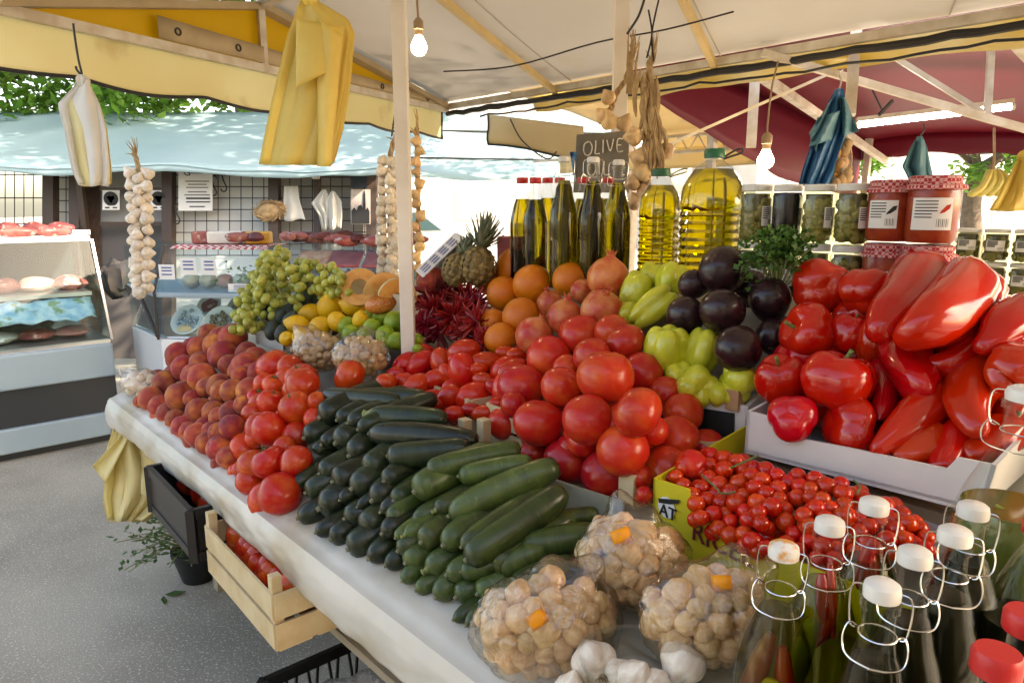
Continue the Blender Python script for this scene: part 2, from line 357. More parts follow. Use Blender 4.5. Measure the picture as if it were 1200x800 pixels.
# dark bundled edge and tarp strip along the far eave
b = MB(); b.tube([B+EE*(RL*i/60)+V((.0, 0, -.075+.012*nz((i*.7, 0, 0)))) for i in range(61)], [.016+.008*abs(nz((i*.9, 3, 0))) for i in range(61)], 7); ob('bundled_cable', b, m_piping, t)
b = MB(); b.tube([B+EE*(.3+RL*i/60)+NN*.04+V((.0, 0, -.115+.02*nz((i*.5, 5, 0)))) for i in range(56)], .006, 6); ob('thin_cable', b, m_piping, t)
b = MB(); pp = [U(520, 84, 3.3), U(600, 78, 3.0), U(700, 50, 2.8), U(780, 35, 2.7), U(860, 14, 2.6)]; b.tube(smooth_path(pp, 5), .0035, 5); ob('ceiling_wire', b, m_piping, t)
b = MB(); b.grid(lambda a, c: B+EE*(.75+3.3*a)+NN*(.06+.05*c+.02*nz((a*8, c, 1)))+V((0, 0, -.02-.10*c+.025*nz((a*10, c*2, 4)))), 60, 4)
m_tarp_strip = pm('glossy_yellow_tarp', (.86, .80, .56), (.80, .66, .24), 4, .25, .5, 14, transl=.6); o = ob('rolled_tarp', b, m_tarp_strip, t); solid(o, .003)
def post(name, label, x, ytop, ybot, tt, wpx, lean=0, mat=m_post):
    t = thing(name, label, 'pole', (0, 0, 0)); a = U(x, ybot, tt); w_ = wpx*tt/F
    a2 = V((a.x, a.y, 0)); c = U(x+lean, ytop, tt); c = V((c.x, a.y, 2.34)); t.location = a2
    b = MB(); b.bar(a2, c, w_, w_, upv=(0, 1, 0)); o = ob('shaft', b, mat, t, smooth=False); bev(o, .003)
    b = MB(); b.box(a2+V((0, 0, .006)), (w_*2.2, w_*2.2, .012)); ob('foot_plate', b, m_metal_dark, t, smooth=False)
    return a2
post('canopy_pole', 'pale square wooden pole standing among the limes and dried chillies', 479, 0, 415, 1.93, 15.5)
post('canopy_pole', 'pale square wooden pole behind the oil bottles carrying the slate board', 725, 0, 155, 2.45, 16.5)

# ------------------------------------------------------------------ cream tent next door
t = thing('cream_tent', 'cream vinyl tent roof beyond the oil bottles, with a lattice truss under its far edge', 'tent', (1.5, 6, 0))
def creamp(a, c): return B+EE*(.25+1.05*a)+NN*(.16+2.1*c)+V((0, 0, .10-.30*c+.015*nz((a*4, c*4, 0))))
b = MB(); b.grid(creamp, 14, 16); o = ob('roof_sheet', b, m_cream_tent, t); solid(o, .003)
b = MB(); b.grid(lambda a, c: B+EE*(-1.1+2.4*a)+NN*2.26+V((0, 0, -.2+.02*nz((a*5, c*2, 2))-.17*c)), 20, 4); o = ob('far_valance', b, m_cream_tent, t); solid(o, .003)
# truss
b = MB(); p0 = B+EE*(-.9)+NN*1.7+V((0, 0, -.16)); p1 = B+EE*1.35+NN*1.7+V((0, 0, -.16)); nseg = 14
b.tube([p0, p1], .014, 6); b.tube([p0-V((0, 0, .12)), p1-V((0, 0, .12))], .014, 6)
for i in range(nseg):
    q = p0+(p1-p0)*((i+.5)/nseg); b.tube([p0+(p1-p0)*(i/nseg), q-V((0, 0, .12)), p0+(p1-p0)*((i+1)/nseg)], .007, 5)
ob('truss', b, m_metal_white, t)
c0 = U(572, 134, 4.9); c1 = U(684, 148, 4.5)
def cv(a, c): return c0+(c1-c0)*a+V((0, 0, -(.205+.0*a)*c))+NN*.03*nz((a*4, c*2, 7))*c+V((0, 0, .012*math.sin(a*5)*c))
b = MB(); b.grid(cv, 24, 6); o = ob('end_valance', b, m_cream_tent, t); solid(o, .003)
b = MB(); b.tube([cv(0, i/6)-FW*.004 for i in range(7)]+[cv(i/24, 1)-FW*.004 for i in range(25)], .008, 6); ob('valance_piping', b, m_piping, t)
b = MB(); b.tube(smooth_path([U(598, 140, 4.8), U(612, 165, 4.7), U(640, 186, 4.6), U(652, 178, 4.5)], 5), .005, 5); ob('loose_cord', b, m_piping, t)
b = MB(); b.bar(V((creamp(1, .5).x, creamp(1, .5).y, 0)), creamp(1, .5), .05, .05, upv=DD); ob('corner_post', b, m_metal_white, t, smooth=False)

# ------------------------------------------------------------------ red tent on the right
t = thing('red_tent', 'dark red vinyl market tent at the upper right with pale steel frame', 'tent', (3, 5, 0))
def redp(a, c): return B+EE*(1.36+4.2*a)+NN*(.18+3.3*c)+V((0, 0, .22-.36*c+.05*nz((a*4, c*3, 5))))
b = MB(); b.grid(redp, 40, 20); o = ob('roof_sheet', b, m_red_tent, t); solid(o, .003)
b = MB(); b.grid(lambda a, c: redp(0, .0+a)+V((0, 0, -(.50)*c*min(1, .45+a)))+NN*.02*math.sin(a*30)*c, 30, 6); o = ob('side_curtain', b, m_red_tent, t); solid(o, .003)
b = MB(); b.grid(lambda a, c: redp(a, 1)+V((0, 0, -.16*c+.012*math.sin(a*60)*c)), 40, 3); o = ob('back_valance', b, m_red_tent, t); solid(o, .003)
def rbar(nm, a, c, w_=.03): b = MB(); b.bar(a, c, w_, w_); ob(nm, b, m_metal_white, t, smooth=False)
rbar('frame_bar', U(893, 62, 3.0), U(1158, 139, 3.0), .03)
rbar('frame_bar', U(1030, 56, 3.2), U(1152, 132, 3.1), .022)
rbar('frame_bar', U(1163, 30, 3.05), U(1157, 140, 3.05), .026)
rbar('frame_bar', U(1003, 38, 2.9), U(996, 135, 2.9), .042)
rbar('frame_bar', U(760, 180, 3.3), U(973, 86, 3.1), .012)
rbar('frame_bar', U(1158, 139, 3.0), U(1290, 175, 3.0), .03)
rbar('frame_bar', U(885, 85, 3.6), U(880, 172, 3.6), .05)
rbar('frame_bar', U(890, 88, 3.7), U(1040, 190, 6.0), .045)
rbar('frame_bar', U(1165, 20, 2.8), U(1290, 150, 3.6), .05)
p = redp(.95, .95); b = MB(); b.bar(V((p.x, p.y, 0)), p, .05, .05, upv=DD); ob('corner_post', b, m_metal_white, t, smooth=False)
p = redp(.02, .98); b = MB(); b.bar(V((p.x, p.y, 0)), p, .05, .05, upv=DD); ob('corner_post', b, m_metal_white, t, smooth=False)
# fluorescent tube
m_tube = glow('fluorescent_glow', (.92, .96, 1.0), 14)
t = thing('fluorescent_lamp', 'long lit fluorescent tube under the red tent roof', 'lamp', U(1095, 140, 3.9))
a = U(1003, 147, 4.0); c = U(1187, 125, 3.8)
b = MB(); b.tube([a, c], .016, 10); ob('tube', b, m_tube, t)
b = MB(); b.bar(a+V((0, .0, .03)), c+V((0, 0, .03)), .035, .025); ob('fitting', b, m_metal_white, t, smooth=False)
b = MB(); b.tube([a-(c-a)*.01, a+(c-a)*.012], .019, 8); ob('end_cap', b, m_metal_white, t)
b = MB(); b.tube([c-(c-a)*.012, c+(c-a)*.01], .019, 8); ob('end_cap', b, m_metal_white, t)
# bulbs
m_bulb = glow('warm_bulb_glow', (1.0, .86, .58), 22)
m_sock = pm('bulb_socket', (.32, .22, .13), rough=.5)
def bulb(label, x, y, tt, dpx, cordpts):
    p = U(x, y, tt); r = dpx*tt/F/2; t = thing('light_bulb', label, 'light bulb', p, 'bare light bulbs')
    b = MB(); b.lathe([(0, -r*1.0), (r*.5, -r*.88), (r*.87, -r*.5), (r, 0), (r*.9, r*.45), (r*.62, r*.95), (r*.42, r*1.4)], 18, at=p); ob('glass', b, m_bulb, t)
    b = MB(); b.lathe([(r*.44, r*1.35), (r*.5, r*1.4), (r*.5, r*2.0), (r*.62, r*2.1), (r*.62, r*3.0), (r*.3, r*3.4)], 14, at=p); ob('socket', b, m_sock, t)
    b = MB(); b.tube(smooth_path([p+V((0, 0, r*3.3))]+cordpts, 5), .004, 6); ob('cord', b, m_sock, t)
bulb('lit round bulb hanging just right of the front pole', 491, 56, 2.3, 19, [U(489, 5, 2.3), U(488, -20, 2.3)])
bulb('lit bulb hanging on a thick cord in front of the red curtain', 897, 189, 3.0, 19, [U(900, 140, 3.0), U(905, 100, 3.0), U(914, 65, 3.0)])

# ------------------------------------------------------------------ pale blue awning of the row opposite
t = thing('blue_awning', 'pale blue tarpaulin awning above the deli counters', 'awning', (-3, 6.5, 0))
q = [V((-6.3, 5.6, 1.86)), V((-1.02, 5.85, 1.80)), V((-.55, 7.4, 2.42)), V((-6.3, 7.4, 2.42))]
def aw(a, c): 
    p = (q[0]*(1-a)+q[1]*a)*(1-c)+(q[3]*(1-a)+q[2]*a)*c
    return p+V((0, 0, -.05*math.sin(PI*((a*3) % 1))*(1-c)-.04*math.sin(PI*c)+.02*nz((a*14, c*5, 0))))
b = MB(); b.grid(aw, 50, 12); o = ob('tarpaulin', b, m_blue_tarp, t); solid(o, .003)
b = MB(); b.grid(lambda a, c: aw(a, 0)+V((0, .01, -(.045+.01*math.sin(a*40))*c)), 60, 2); o = ob('hem', b, m_blue_tarp, t); solid(o, .003)
for a in (.02, .5, .98):
    b = MB(); p = aw(a, 0); b.bar(V((p.x, p.y+.35, 0)), V((p.x, p.y+.35, p.z+.08)), .05, .05, upv=(1, 0, 0)); ob('post', b, m_frame_brown, t, smooth=False)
t = thing('blue_market_roof', 'long pale blue roof with a seam over the bright street beyond', 'roof', (0, 10, 0))
q2 = [U(415, 208, 8.6), U(745, 214, 8.6), U(760, 138, 10.5), U(415, 132, 10.5)]
b = MB(); b.grid(lambda a, c: (q2[0]*(1-a)+q2[1]*a)*(1-c)+(q2[3]*(1-a)+q2[2]*a)*c+V((0, 0, .03*nz((a*6, c*6, 9)))), 24, 10); o = ob('tarpaulin', b, m_blue_tarp, t); solid(o, .003)
b = MB(); b.bar(q2[0]*.72+q2[3]*.28+V((0, -.03, .0)), q2[1]*.72+q2[2]*.28+V((0, -.03, 0)), .02); ob('seam_bar', b, m_metal_dark, t, smooth=False)
b = MB(); b.bar(q2[0]*.3+q2[3]*.7+V((0, -.03, .0)), q2[1]*.3+q2[2]*.7+V((0, -.03, 0)), .025); ob('seam_bar', b, m_metal_dark, t, smooth=False)
for x in (428, 735):
    p = U(x, 205, 8.7); b = MB(); b.bar(V((p.x, p.y, 0)), p, .07, .07, upv=(1, 0, 0)); ob('post', b, m_metal_white, t, smooth=False)
# ------------------------------------------------------------------ trees
ORDN = ['', 'first', 'second', 'third', 'fourth', 'fifth', 'sixth', 'seventh', 'eighth', 'ninth', 'tenth', 'eleventh', 'twelfth', 'thirteenth', 'fourteenth', 'fifteenth', 'sixteenth', 'seventeenth', 'eighteenth', 'nineteenth', 'twentieth', 'twenty-first', 'twenty-second', 'twenty-third', 'twenty-fourth', 'twenty-fifth', 'twenty-sixth', 'twenty-seventh', 'twenty-eighth', 'twenty-ninth', 'thirtieth']
def leafmat(name, a, c): return pm(name, a, c, 3, .5, rand=.0, transl=.45)
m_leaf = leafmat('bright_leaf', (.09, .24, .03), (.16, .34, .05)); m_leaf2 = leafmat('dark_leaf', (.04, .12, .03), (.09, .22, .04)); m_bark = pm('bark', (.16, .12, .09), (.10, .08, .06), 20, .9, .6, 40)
def tree(name, label, base, h, blobs, seed, nleaf, mat, size=.09):
    R = random.Random(seed); base = V(base)
    t = thing(name, label, 'tree', base, 'trees behind the stalls')
    b = MB(); tops = [V(x[:3]) for x in blobs]
    c = base+V((0, 0, h)); b.tube(smooth_path([base, base+V((.06, .03, h*.4)), base+V((-.04, .05, h*.75)), c], 4), [.16-.07*i/12 for i in range(13)], 9)
    for p in tops:
        m = (c+p)/2+V((R.uniform(-.2, .2), R.uniform(-.2, .2), .1)); pts = smooth_path([c-V((0, 0, .3*R.random())), m, p], 4); b.tube(pts, [.06-.05*i/len(pts) for i in range(len(pts))], 6)
        for k in range(4):
            e = p+V((R.gauss(0, .4), R.gauss(0, .4), R.gauss(0, .25))); b.tube([m*.4+p*.6, (p+e)/2, e], [.018, .012, .005], 4)
    ob('trunk', b, m_bark, t)
    b = MB()
    tot = sum(x[3]**2 for x in blobs)
    for (x, y, z, r) in blobs:
        cl = [V((x, y, z))+V((R.gauss(0, .48), R.gauss(0, .48), R.gauss(0, .36)))*r for _ in range(max(5, int(16*r)))]
        for i in range(int(nleaf*r*r/tot)):
            p = cl[R.randrange(len(cl))]+V((R.gauss(0, 1), R.gauss(0, 1), R.gauss(0, .8)))*.16*max(r, .6)
            d = V((R.gauss(0, 1), R.gauss(0, 1), R.gauss(-.3, .6))).normalized(); q = d.cross(V((R.gauss(0, .4), R.gauss(0, .4), 1))).normalized(); s = size*R.uniform(.6, 1.3)
            b.add([p, p+d*s*.5+q*s*.28, p+d*s, p+d*s*.5-q*s*.28], [(0, 1, 2, 3)])
    ob('crown', b, mat, t, smooth=False)
tree('leafy_tree', 'bright green leafy tree spilling over the blue awning at the upper left', (-6.6, 8.2, 0), 3.0, [(-6.6, 7.6, 3.0, 1.2), (-5.2, 7.9, 2.75, .95), (-4.0, 7.8, 2.75, .8), (-7.4, 7.0, 2.2, .9), (-6.0, 7.4, 4.0, 1.3), (-4.6, 7.6, 3.9, 1.2), (-3.2, 8.0, 2.9, .75)], 3, 15000, m_leaf, .13)
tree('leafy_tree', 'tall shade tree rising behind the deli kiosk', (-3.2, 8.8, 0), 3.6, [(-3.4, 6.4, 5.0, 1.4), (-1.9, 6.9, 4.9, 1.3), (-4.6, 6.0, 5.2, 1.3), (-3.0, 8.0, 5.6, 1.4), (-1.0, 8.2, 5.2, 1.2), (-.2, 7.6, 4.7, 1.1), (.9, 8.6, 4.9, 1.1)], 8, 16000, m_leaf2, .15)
tree('leafy_tree', 'added plane tree with unseen crown dappling the sun, its trunk behind the back pole', (1.24, 8.1, 0), 4.2, [(1.2, 6.4, 5.0, 1.4), (-.3, 5.8, 5.3, 1.4), (2.6, 5.6, 5.2, 1.5), (.7, 4.4, 5.7, 1.4), (2.3, 4.2, 5.7, 1.3), (3.7, 6.4, 5.2, 1.4), (-.9, 7.2, 5.0, 1.2)], 18, 11000, m_leaf2, .17)  # added tree: its out-of-view crown shades the awning and the blue roof
tree('leafy_tree', 'sunlit tree seen low behind the red tent at the right edge', (5.6, 8.6, 0), 2.0, [(5.0, 8.0, 2.25, .55), (5.8, 8.2, 2.1, .6), (4.3, 8.4, 2.3, .45), (6.6, 8.4, 2.3, .7)], 5, 5000, m_leaf, .10)

# ------------------------------------------------------------------ deli kiosk: frame, white panels, wire grids
KT = 6.0
def kp(x, y, d=0): return U(x, y, KT+d)
t = thing('deli_kiosk', 'dark framed deli kiosk with white backing panels and black wire grids', 'kiosk', V((-2.6, 6, 0)))
def kbar(nm, x0, y0, x1, y1, w_, mat=m_frame_brown, d=0): b = MB(); b.bar(kp(x0, y0, d), kp(x1, y1, d), w_, w_, upv=(0, 1, 0)); return ob(nm, b, mat, t, smooth=False)
kbar('top_beam', 58, 188, 190, 190, .09); kbar('top_beam', 190, 189, 440, 204, .09)
for (x, y0, y1) in ((60, 186, 420), (90, 190, 420), (198, 188, 420), (322, 197, 420), (372, 200, 420), (436, 200, 420)):
    kbar('frame_post', x, y0, x, y1, .085 if x != 372 else .05)
kbar('cross_bar', 118, 222, 198, 222, .03); kbar('cross_bar', 118, 262, 198, 262, .03); kbar('cross_bar', 310, 205, 440, 207, .03)
kbar('slanted_brace', 305, 192, 322, 210, .05)
for (x0, x1, y0, y1, m) in ((200, 322, 190, 330, m_whitewall), (322, 436, 200, 330, pm('grey_panel', (.36, .35, .33), (.30, .29, .27), 3, .7)), (62, 92, 192, 330, m_whitewall), (118, 198, 190, 262, pm('shelf_back', (.28, .28, .27), rough=.7)), (118, 198, 262, 420, pm('dim_cupboard', (.10, .09, .085), rough=.7)), (92, 120, 190, 420, pm('brown_curtain', (.06, .035, .025), (.10, .06, .04), 30, .9, stretch=(3, 3, .2)))):
    b = MB(); b.prism([kp(x0, y0, .12), kp(x1, y0, .12), kp(x1, y1, .12), kp(x0, y1, .12)], (0, .02, 0)); ob('back_panel', b, m, t, smooth=False)
for (x0, x1, y0, y1) in ((202, 320, 192, 300), (326, 370, 205, 300), (374, 432, 205, 300), (64, 90, 195, 290)):
    b = MB(); st = 13.4
    x = x0
    while x < x1: b.tube([kp(x, y0, .03), kp(x, y1, .03)], .0042, 4); x += st
    y = y0
    while y < y1: b.tube([kp(x0, y, .03), kp(x1, y, .03)], .0042, 4); y += st
    ob('wire_grid', b, m_metal_dark, t)
b = MB(); x = -60
while x < 58: b.tube([kp(x, 190, .3), kp(x, 300, .3)], .005, 4); x += 11
for y in (205, 232, 262): b.tube([kp(-60, y, .3), kp(58, y, .3)], .005, 4)
tag(ob('wire_fence', b, m_metal_dark), 'wire mesh fence under the leaves left of the deli kiosk', 'fence')
# things hung on the kiosk
def sheet(name, label, cat, x0, y0, x1, y1, d, mat, lines=(), ink=m_ink, th=.004, group=None, extra=None):
    P = kp((x0+x1)/2, y1, d); t = thing(name, label, cat, P, group)
    b = MB(); b.prism([kp(x0, y0, d), kp(x1, y0, d), kp(x1, y1, d), kp(x0, y1, d)], (0, th, 0)); ob('sheet', b, mat, t, smooth=False)
    if lines:
        b = MB()
        for (lx0, ly, lx1, lh) in lines:
            b.prism([kp(lx0, ly, d-.004), kp(lx1, ly, d-.004), kp(lx1, ly+lh, d-.004), kp(lx0, ly+lh, d-.004)], (0, .002, 0))
        ob('print', b, ink, t, smooth=False)
    return t
def txt(name, s, parent, origin, xdir, ydir, size, mat, th=.0008):
    cu = bpy.data.curves.new(name, 'FONT'); cu.body = s; cu.size = size; cu.extrude = th; cu.align_x = 'LEFT'; cu.resolution_u = 3
    o0 = bpy.data.objects.new(name, cu); COL.objects.link(o0)
    bpy.context.view_layer.update(); dg = bpy.context.evaluated_depsgraph_get(); me = bpy.data.meshes.new_from_object(o0.evaluated_get(dg))
    bpy.data.objects.remove(o0); xd = V(xdir).normalized(); yd = (V(ydir)-xd*V(ydir).dot(xd)).normalized(); zd = xd.cross(yd)
    me.transform(Matrix.Translation(V(origin)) @ Matrix((xd, yd, zd)).transposed().to_4x4()); me.materials.clear(); me.materials.append(mat)
    return link(name, me, parent)
sx = lambda y, ws: [(213+(36-q)/2, y+i*3.6, 213+(36+q)/2, 1.0) for i, q in enumerate(ws)]
t = sheet('paper_notice', 'white printed notice hanging on the kiosk wire grid', 'notice', 209, 193, 249, 247, -.03, m_label, [(224, 199.5, 243, .9), (222, 202.5, 238, .8)]+sx(212, [28, 22, 26])+sx(224.5, [22, 30])+[(218, 231.5, 246, 2.0), (218, 236, 246, 1.4)]+[(222, 241.5, 240, 1.2)])
txt('heading', 'G', t, kp(215, 206, -.04), (1, 0, 0), (0, 0, 1), .085, m_ink)
for x, l in ((131, 'left of two square white boards with a dark round drawing'), (187, 'right of two square white boards with a dark round drawing')):
    t = sheet('picture_board', l, 'sign', x-11, 223, x+9, 246, -.03, m_label, group='white boards on the kiosk')
    b = MB(); c = kp(x-1, 233, -.038); b.lathe([(.045, 0), (.062, 0), (.062, .003), (.045, .003)], 20, at=c, ax=(0, -1, 0)); b.lathe([(.0, .0), (.022, 0), (.03, .003), (0, .003)], 9, at=c, ax=(0, -1, 0), rfn=lambda a, z: 1+.4*math.sin(3*a)); ob('drawing', b, m_ink, t, smooth=False)
    b = MB()
    for lx in (x-8, x+1): b.prism([kp(lx, 242.5, -.036), kp(lx+5, 242.5, -.036), kp(lx+5, 244, -.036), kp(lx, 244, -.036)], (0, .002, 0))
    ob('print', b, m_ink, t, smooth=False)
t = sheet('skyline_poster', 'framed poster with a dark domed skyline and one tall tower', 'poster', 411, 222, 434, 263, -.05, pm('poster_paper', (.50, .44, .40), (.42, .36, .34), 4, .6))
b = MB(); d = -.058
sky_ = [(412, 262), (412, 247), (415, 243), (418, 247), (420, 241), (423, 240), (425, 244), (426, 228), (427, 222), (428, 228), (428.5, 246), (431, 243), (433, 248), (433, 262)]
b.prism([kp(x, y, d) for x, y in sky_], (0, .003, 0)); ob('skyline', b, m_ink, t, smooth=False)
tag(ob('dark_screen', MB().prism([kp(411, 206, -.05), kp(430, 206, -.05), kp(430, 220, -.05), kp(411, 220, -.05)], (0, .03, 0)), pm('dark_screen', (.03, .035, .045), rough=.2), smooth=False), 'small dark screen above the skyline poster', 'screen')
for (x, y) in ((251, 217), (208, 250), (263, 212)):
    b = MB(); s_ = KT/F
    pts = [kp(x+3*math.cos(q), y-8+3*math.sin(q), -.02) for q in (0, -1.2, -2.4, -3.3)]+[kp(x-1, y, -.02), kp(x+2, y+6, -.02)]+[kp(x-1+3.5*math.cos(q), y+9+3.5*math.sin(q), -.02) for q in (0, 1, 2, 3)]
    b.tube(smooth_path(pts, 4), .006, 5); tag(ob('s_hook', b, m_metal_dark), {251: 'black S-shaped hook just right of the printed notice', 208: 'black hook below the left edge of the printed notice', 263: 'black S-shaped hook farther right of the printed notice'}[x], 'hook', 'hooks on the kiosk grid')
b = MB(); c = kp(317, 247, -.06)
def strawf(th, ph): p = sph(th, ph); return c+V((p.x*.135, p.y*.07, p.z*.085*(1+.15*math.sin(7*p.x*3))+.02*p.x))
def sph(th, ph): return V((math.sin(th)*math.cos(ph), math.sin(th)*math.sin(ph), math.cos(th)))
b.ball(strawf, 20, 12)
for i in range(60):
    a = RND.uniform(0, 6.28); e = c+V((math.cos(a)*.15, RND.uniform(-.07, .03), math.sin(a)*.09)); b.tube([c+V((math.cos(a+.8)*.09, -.06, math.sin(a+.8)*.07)), e], .003, 3)
tag(ob('straw_bundle', b, m_straw), 'rounded straw bundle hung on the kiosk wall', 'straw bundle')
def hang(name, label, cat, outline, tt, mat, depthf=None, group=None, th=.0015, nu=14, nv=18, folds=6, amp=.02, layers=1, gap=.008, mats=None, knot=None):
    """hanging plastic: outline rows (y, xleft, xright) at distance tt, folded cloth layers"""
    y0 = outline[0]; P = U((outline[-1][1]+outline[-1][2])/2, outline[-1][0], tt)
    t = thing(name, label, cat, P, group)
    def row(c):
        k = c*(len(outline)-1); i = min(int(k), len(outline)-2); f = k-i; f = f*f*(3-2*f) if False else f
        return [outline[i][j]*(1-f)+outline[i+1][j]*f for j in range(3)]
    for l in range(layers):
        b = MB(); sd_ = l*3.7
        def fn(a, c):
            y, xl, xr = row(c); sh = (l-(layers-1)/2)*2.2
            dz = amp*(math.sin(a*folds*1.7+sd_+c*1.2)*.6+.8*nz((a*folds*.45, c*1.6, sd_)))*(.25+.75*c)
            xx = xl+(xr-xl)*a+sh*c
            return U(xx, y+(1.5*math.sin(a*folds+sd_)+RND.uniform(-.3, .3) if c == 1 else 0), tt+dz+l*gap)
        b.grid(fn, nu, nv); o = ob('fold', b, (mats or [mat])[l % len(mats or [mat])], t); solid(o, th)
    if knot:
        x, y, r = knot; c = U(x, y, tt); rr = r*tt/F; b = MB()
        b.ball(lambda th_, ph: c+sph(th_, ph)*rr*(1+.25*math.sin(5*ph)*math.sin(th_)), 12, 8); ob('knot', b, mat, t)
    return t
hang('hanging_bag', 'plain white carrier bags hung at the left of the kiosk rail', 'bag', [(218, 333, 349), (235, 332, 351), (258, 333, 358)], KT-.08, m_white_bag, group='white bags on the kiosk', amp=.015)
hang('hanging_bag', 'crumpled white bag hanging by its handles on the kiosk rail', 'bag', [(222, 378, 382), (238, 365, 388), (252, 374, 393), (268, 378, 392)], KT-.1, m_white_bag, group='white bags on the kiosk', amp=.05, layers=2)
hang('hanging_bag', 'second crumpled white bag overlapping the first on the kiosk rail', 'bag', [(224, 388, 392), (236, 382, 400), (250, 382, 401), (268, 385, 400)], KT-.14, m_white_bag, group='white bags on the kiosk', amp=.05)
tag(ob('white_plug', MB().box(kp(370, 205, -.08), (.06, .05, .07)), m_whitep, smooth=False), 'white plug box hanging under the kiosk beam', 'plug')
bev(bpy.data.objects['white_plug'], .008)
# backpack and arm-like bag in the gap between the counters
b = MB(); c = U(139, 327, 5.0); b.ball(lambda th, ph: c+V((sph(th, ph).x*.12, sph(th, ph).y*.08, (abs(sph(th, ph).z)**.6)*math.copysign(.13, sph(th, ph).z)))*(1+.35*nz(sph(th, ph), 2.2)), 18, 12)
b.tube(smooth_path([c+V((-.05, -.1, .08)), c+V((-.09, -.13, 0)), c+V((-.06, -.1, -.09))], 4), .014, 6); tag(ob('backpack', b, pm('navy_cloth', (.03, .032, .04), (.06, .05, .04), 9, rough=.8)), 'dark backpack in the gap between the two deli counters', 'backpack')
# ------------------------------------------------------------------ deli counters
m_case = pm('counter_enamel', (.30, .40, .46), (.26, .35, .41), 2, .35); m_case_d = pm('counter_dark_panel', (.03, .035, .04), rough=.35); m_case_w = pm('counter_white_enamel', (.72, .74, .74), rough=.35)
m_steel = pm('brushed_steel', (.62, .64, .66), rough=.3, metal=.9)
m_meat = pm('cured_meat', (.30, .05, .045), (.44, .16, .13), 14, .45, .2, 60, rand=.25, c3=(.66, .48, .42), s3=22, lo3=.56, hi3=.66)
m_meat2 = pm('dark_sausage', (.10, .022, .022), (.20, .05, .045), 14, .5, .3, 60, rand=.3, c3=(.4, .28, .25), s3=30, lo3=.6, hi3=.68)
m_ham = pm('pink_ham', (.62, .24, .20), (.72, .45, .38), 9, .4, .1, 60, rand=.15); m_ice = pm('blue_tray_foil', (.16, .36, .50), (.42, .56, .60), 16, .3, .5, 30, c3=(.15, .24, .12), s3=12, lo3=.55, hi3=.65)
CL = V((-2.53, 4.35, 0)); CD = NN; CB = DD                   # left counter: right front corner, along, back
t = thing('deli_counter', 'pale blue refrigerated deli counter with slanted glass front at the left', 'counter', CL-CD*.7)
LN = 2.4
def lc(a, b_, z): return CL-CD*a+CB*b_+V((0, 0, z))
def slab(nm, pr, mat, a0=0, a1=LN, par=None): b = MB(); b.prism([lc(a0, y, z) for y, z in pr], -CD*(a1-a0)); o = ob(nm, b, mat, par or t, smooth=False); return o
slab('plinth', [(.06, 0), (.06, .05), (.8, .05), (.8, 0)], m_case_d)
bev(slab('lower_panel', [(.0, .05), (.0, .20), (.8, .20), (.8, .05)], m_case), .01)
slab('dark_panel', [(.03, .20), (.03, .43), (.8, .43), (.8, .20)], m_case_d)
bev(slab('body', [(.0, .43), (.0, .64), (.8, .64), (.8, .43)], m_case), .012)
slab('deck', [(.05, .64), (.05, .665), (.75, .665), (.75, .64)], m_steel)
slab('shelf', [(.22, .93), (.22, .955), (.72, .955), (.72, .93)], m_steel, .04, LN-.04)
bev(slab('top', [(.28, 1.27), (.28, 1.305), (.72, 1.305), (.72, 1.27)], m_case_w), .008)
slab('back_wall', [(.76, .64), (.76, 1.27), (.79, 1.27), (.79, .64)], m_case_d, .02, LN)
b = MB(); b.prism([lc(.01, .03, .66), lc(.01, .27, 1.28), lc(LN, .27, 1.28), lc(LN, .03, .66)], CB*.006); ob('front_glass', b, m_case_glass, t, smooth=False)
b = MB(); b.prism([lc(-.004, .03, .66), lc(-.004, .27, 1.28), lc(-.004, .70, 1.28), lc(-.004, .75, .66)], CD*.006); ob('side_glass', b, m_case_glass, t, smooth=False)
b = MB(); b.bar(lc(-.004, .03, .66), lc(-.004, .27, 1.28), .014); ob('glass_edge', b, m_steel, t, smooth=False)
def meat(name, label, cat, P, sz, mat, group, yaw=0, nf=1.0):
    s_ = RND.random()*50
    b = MB(); b.ball(lambda th, ph: V((sph(th, ph).x*sz[0], sph(th, ph).y*sz[1], sph(th, ph).z*sz[2]))*(1+.22*nz(sph(th, ph)+V((s_, 0, 0)), 1.5*nf)), 14, 9)
    return tag(ob(name, b, mat, loc=P, rot=(0, 0, yaw)), label, cat, group)
ya = math.atan2(CD.y, CD.x)
for i in range(13):
    a = .12+i*.135; big = i in (3, 8)
    meat('cured_sausage' if not big else 'ham_end', 'dark sausage piece on the left counter top, %s from its right end' % ORDN[i+1] if not big else ('upright red ham end on top of the left deli counter' if i == 3 else 'rounded ham piece near the outer end of the left counter top'), 'sausage' if not big else 'ham', lc(a, .46+.10*RND.random(), 1.345+(.035 if big else .0)), (.085, .05, .045) if not big else (.07, .05, .085), m_meat2 if not big else m_meat, 'meats on top of the left counter', ya+RND.uniform(-.7, .7))
for i in range(9):
    meat('cured_sausage', 'pinkish sausage at the front of left counter top, %s from its right end' % ORDN[i+1], 'sausage', lc(.18+i*.2, .34, 1.335), (.10, .035, .032), m_meat, 'meats on top of the left counter', ya+RND.uniform(-.4, .4))
for i in range(9):
    meat('meat_piece', 'cut of meat on upper shelf of left counter, %s from its right end' % ORDN[i+1] if i != 3 else 'large pale ham on the upper shelf of the left deli counter', 'meat', lc(.12+i*.18, .42, 1.0 if i != 3 else 1.03), (.10, .09, .05) if i != 3 else (.13, .1, .10), (m_meat, m_ham, m_meat2)[i % 3] if i != 3 else m_ham, 'meats inside the left counter', ya)
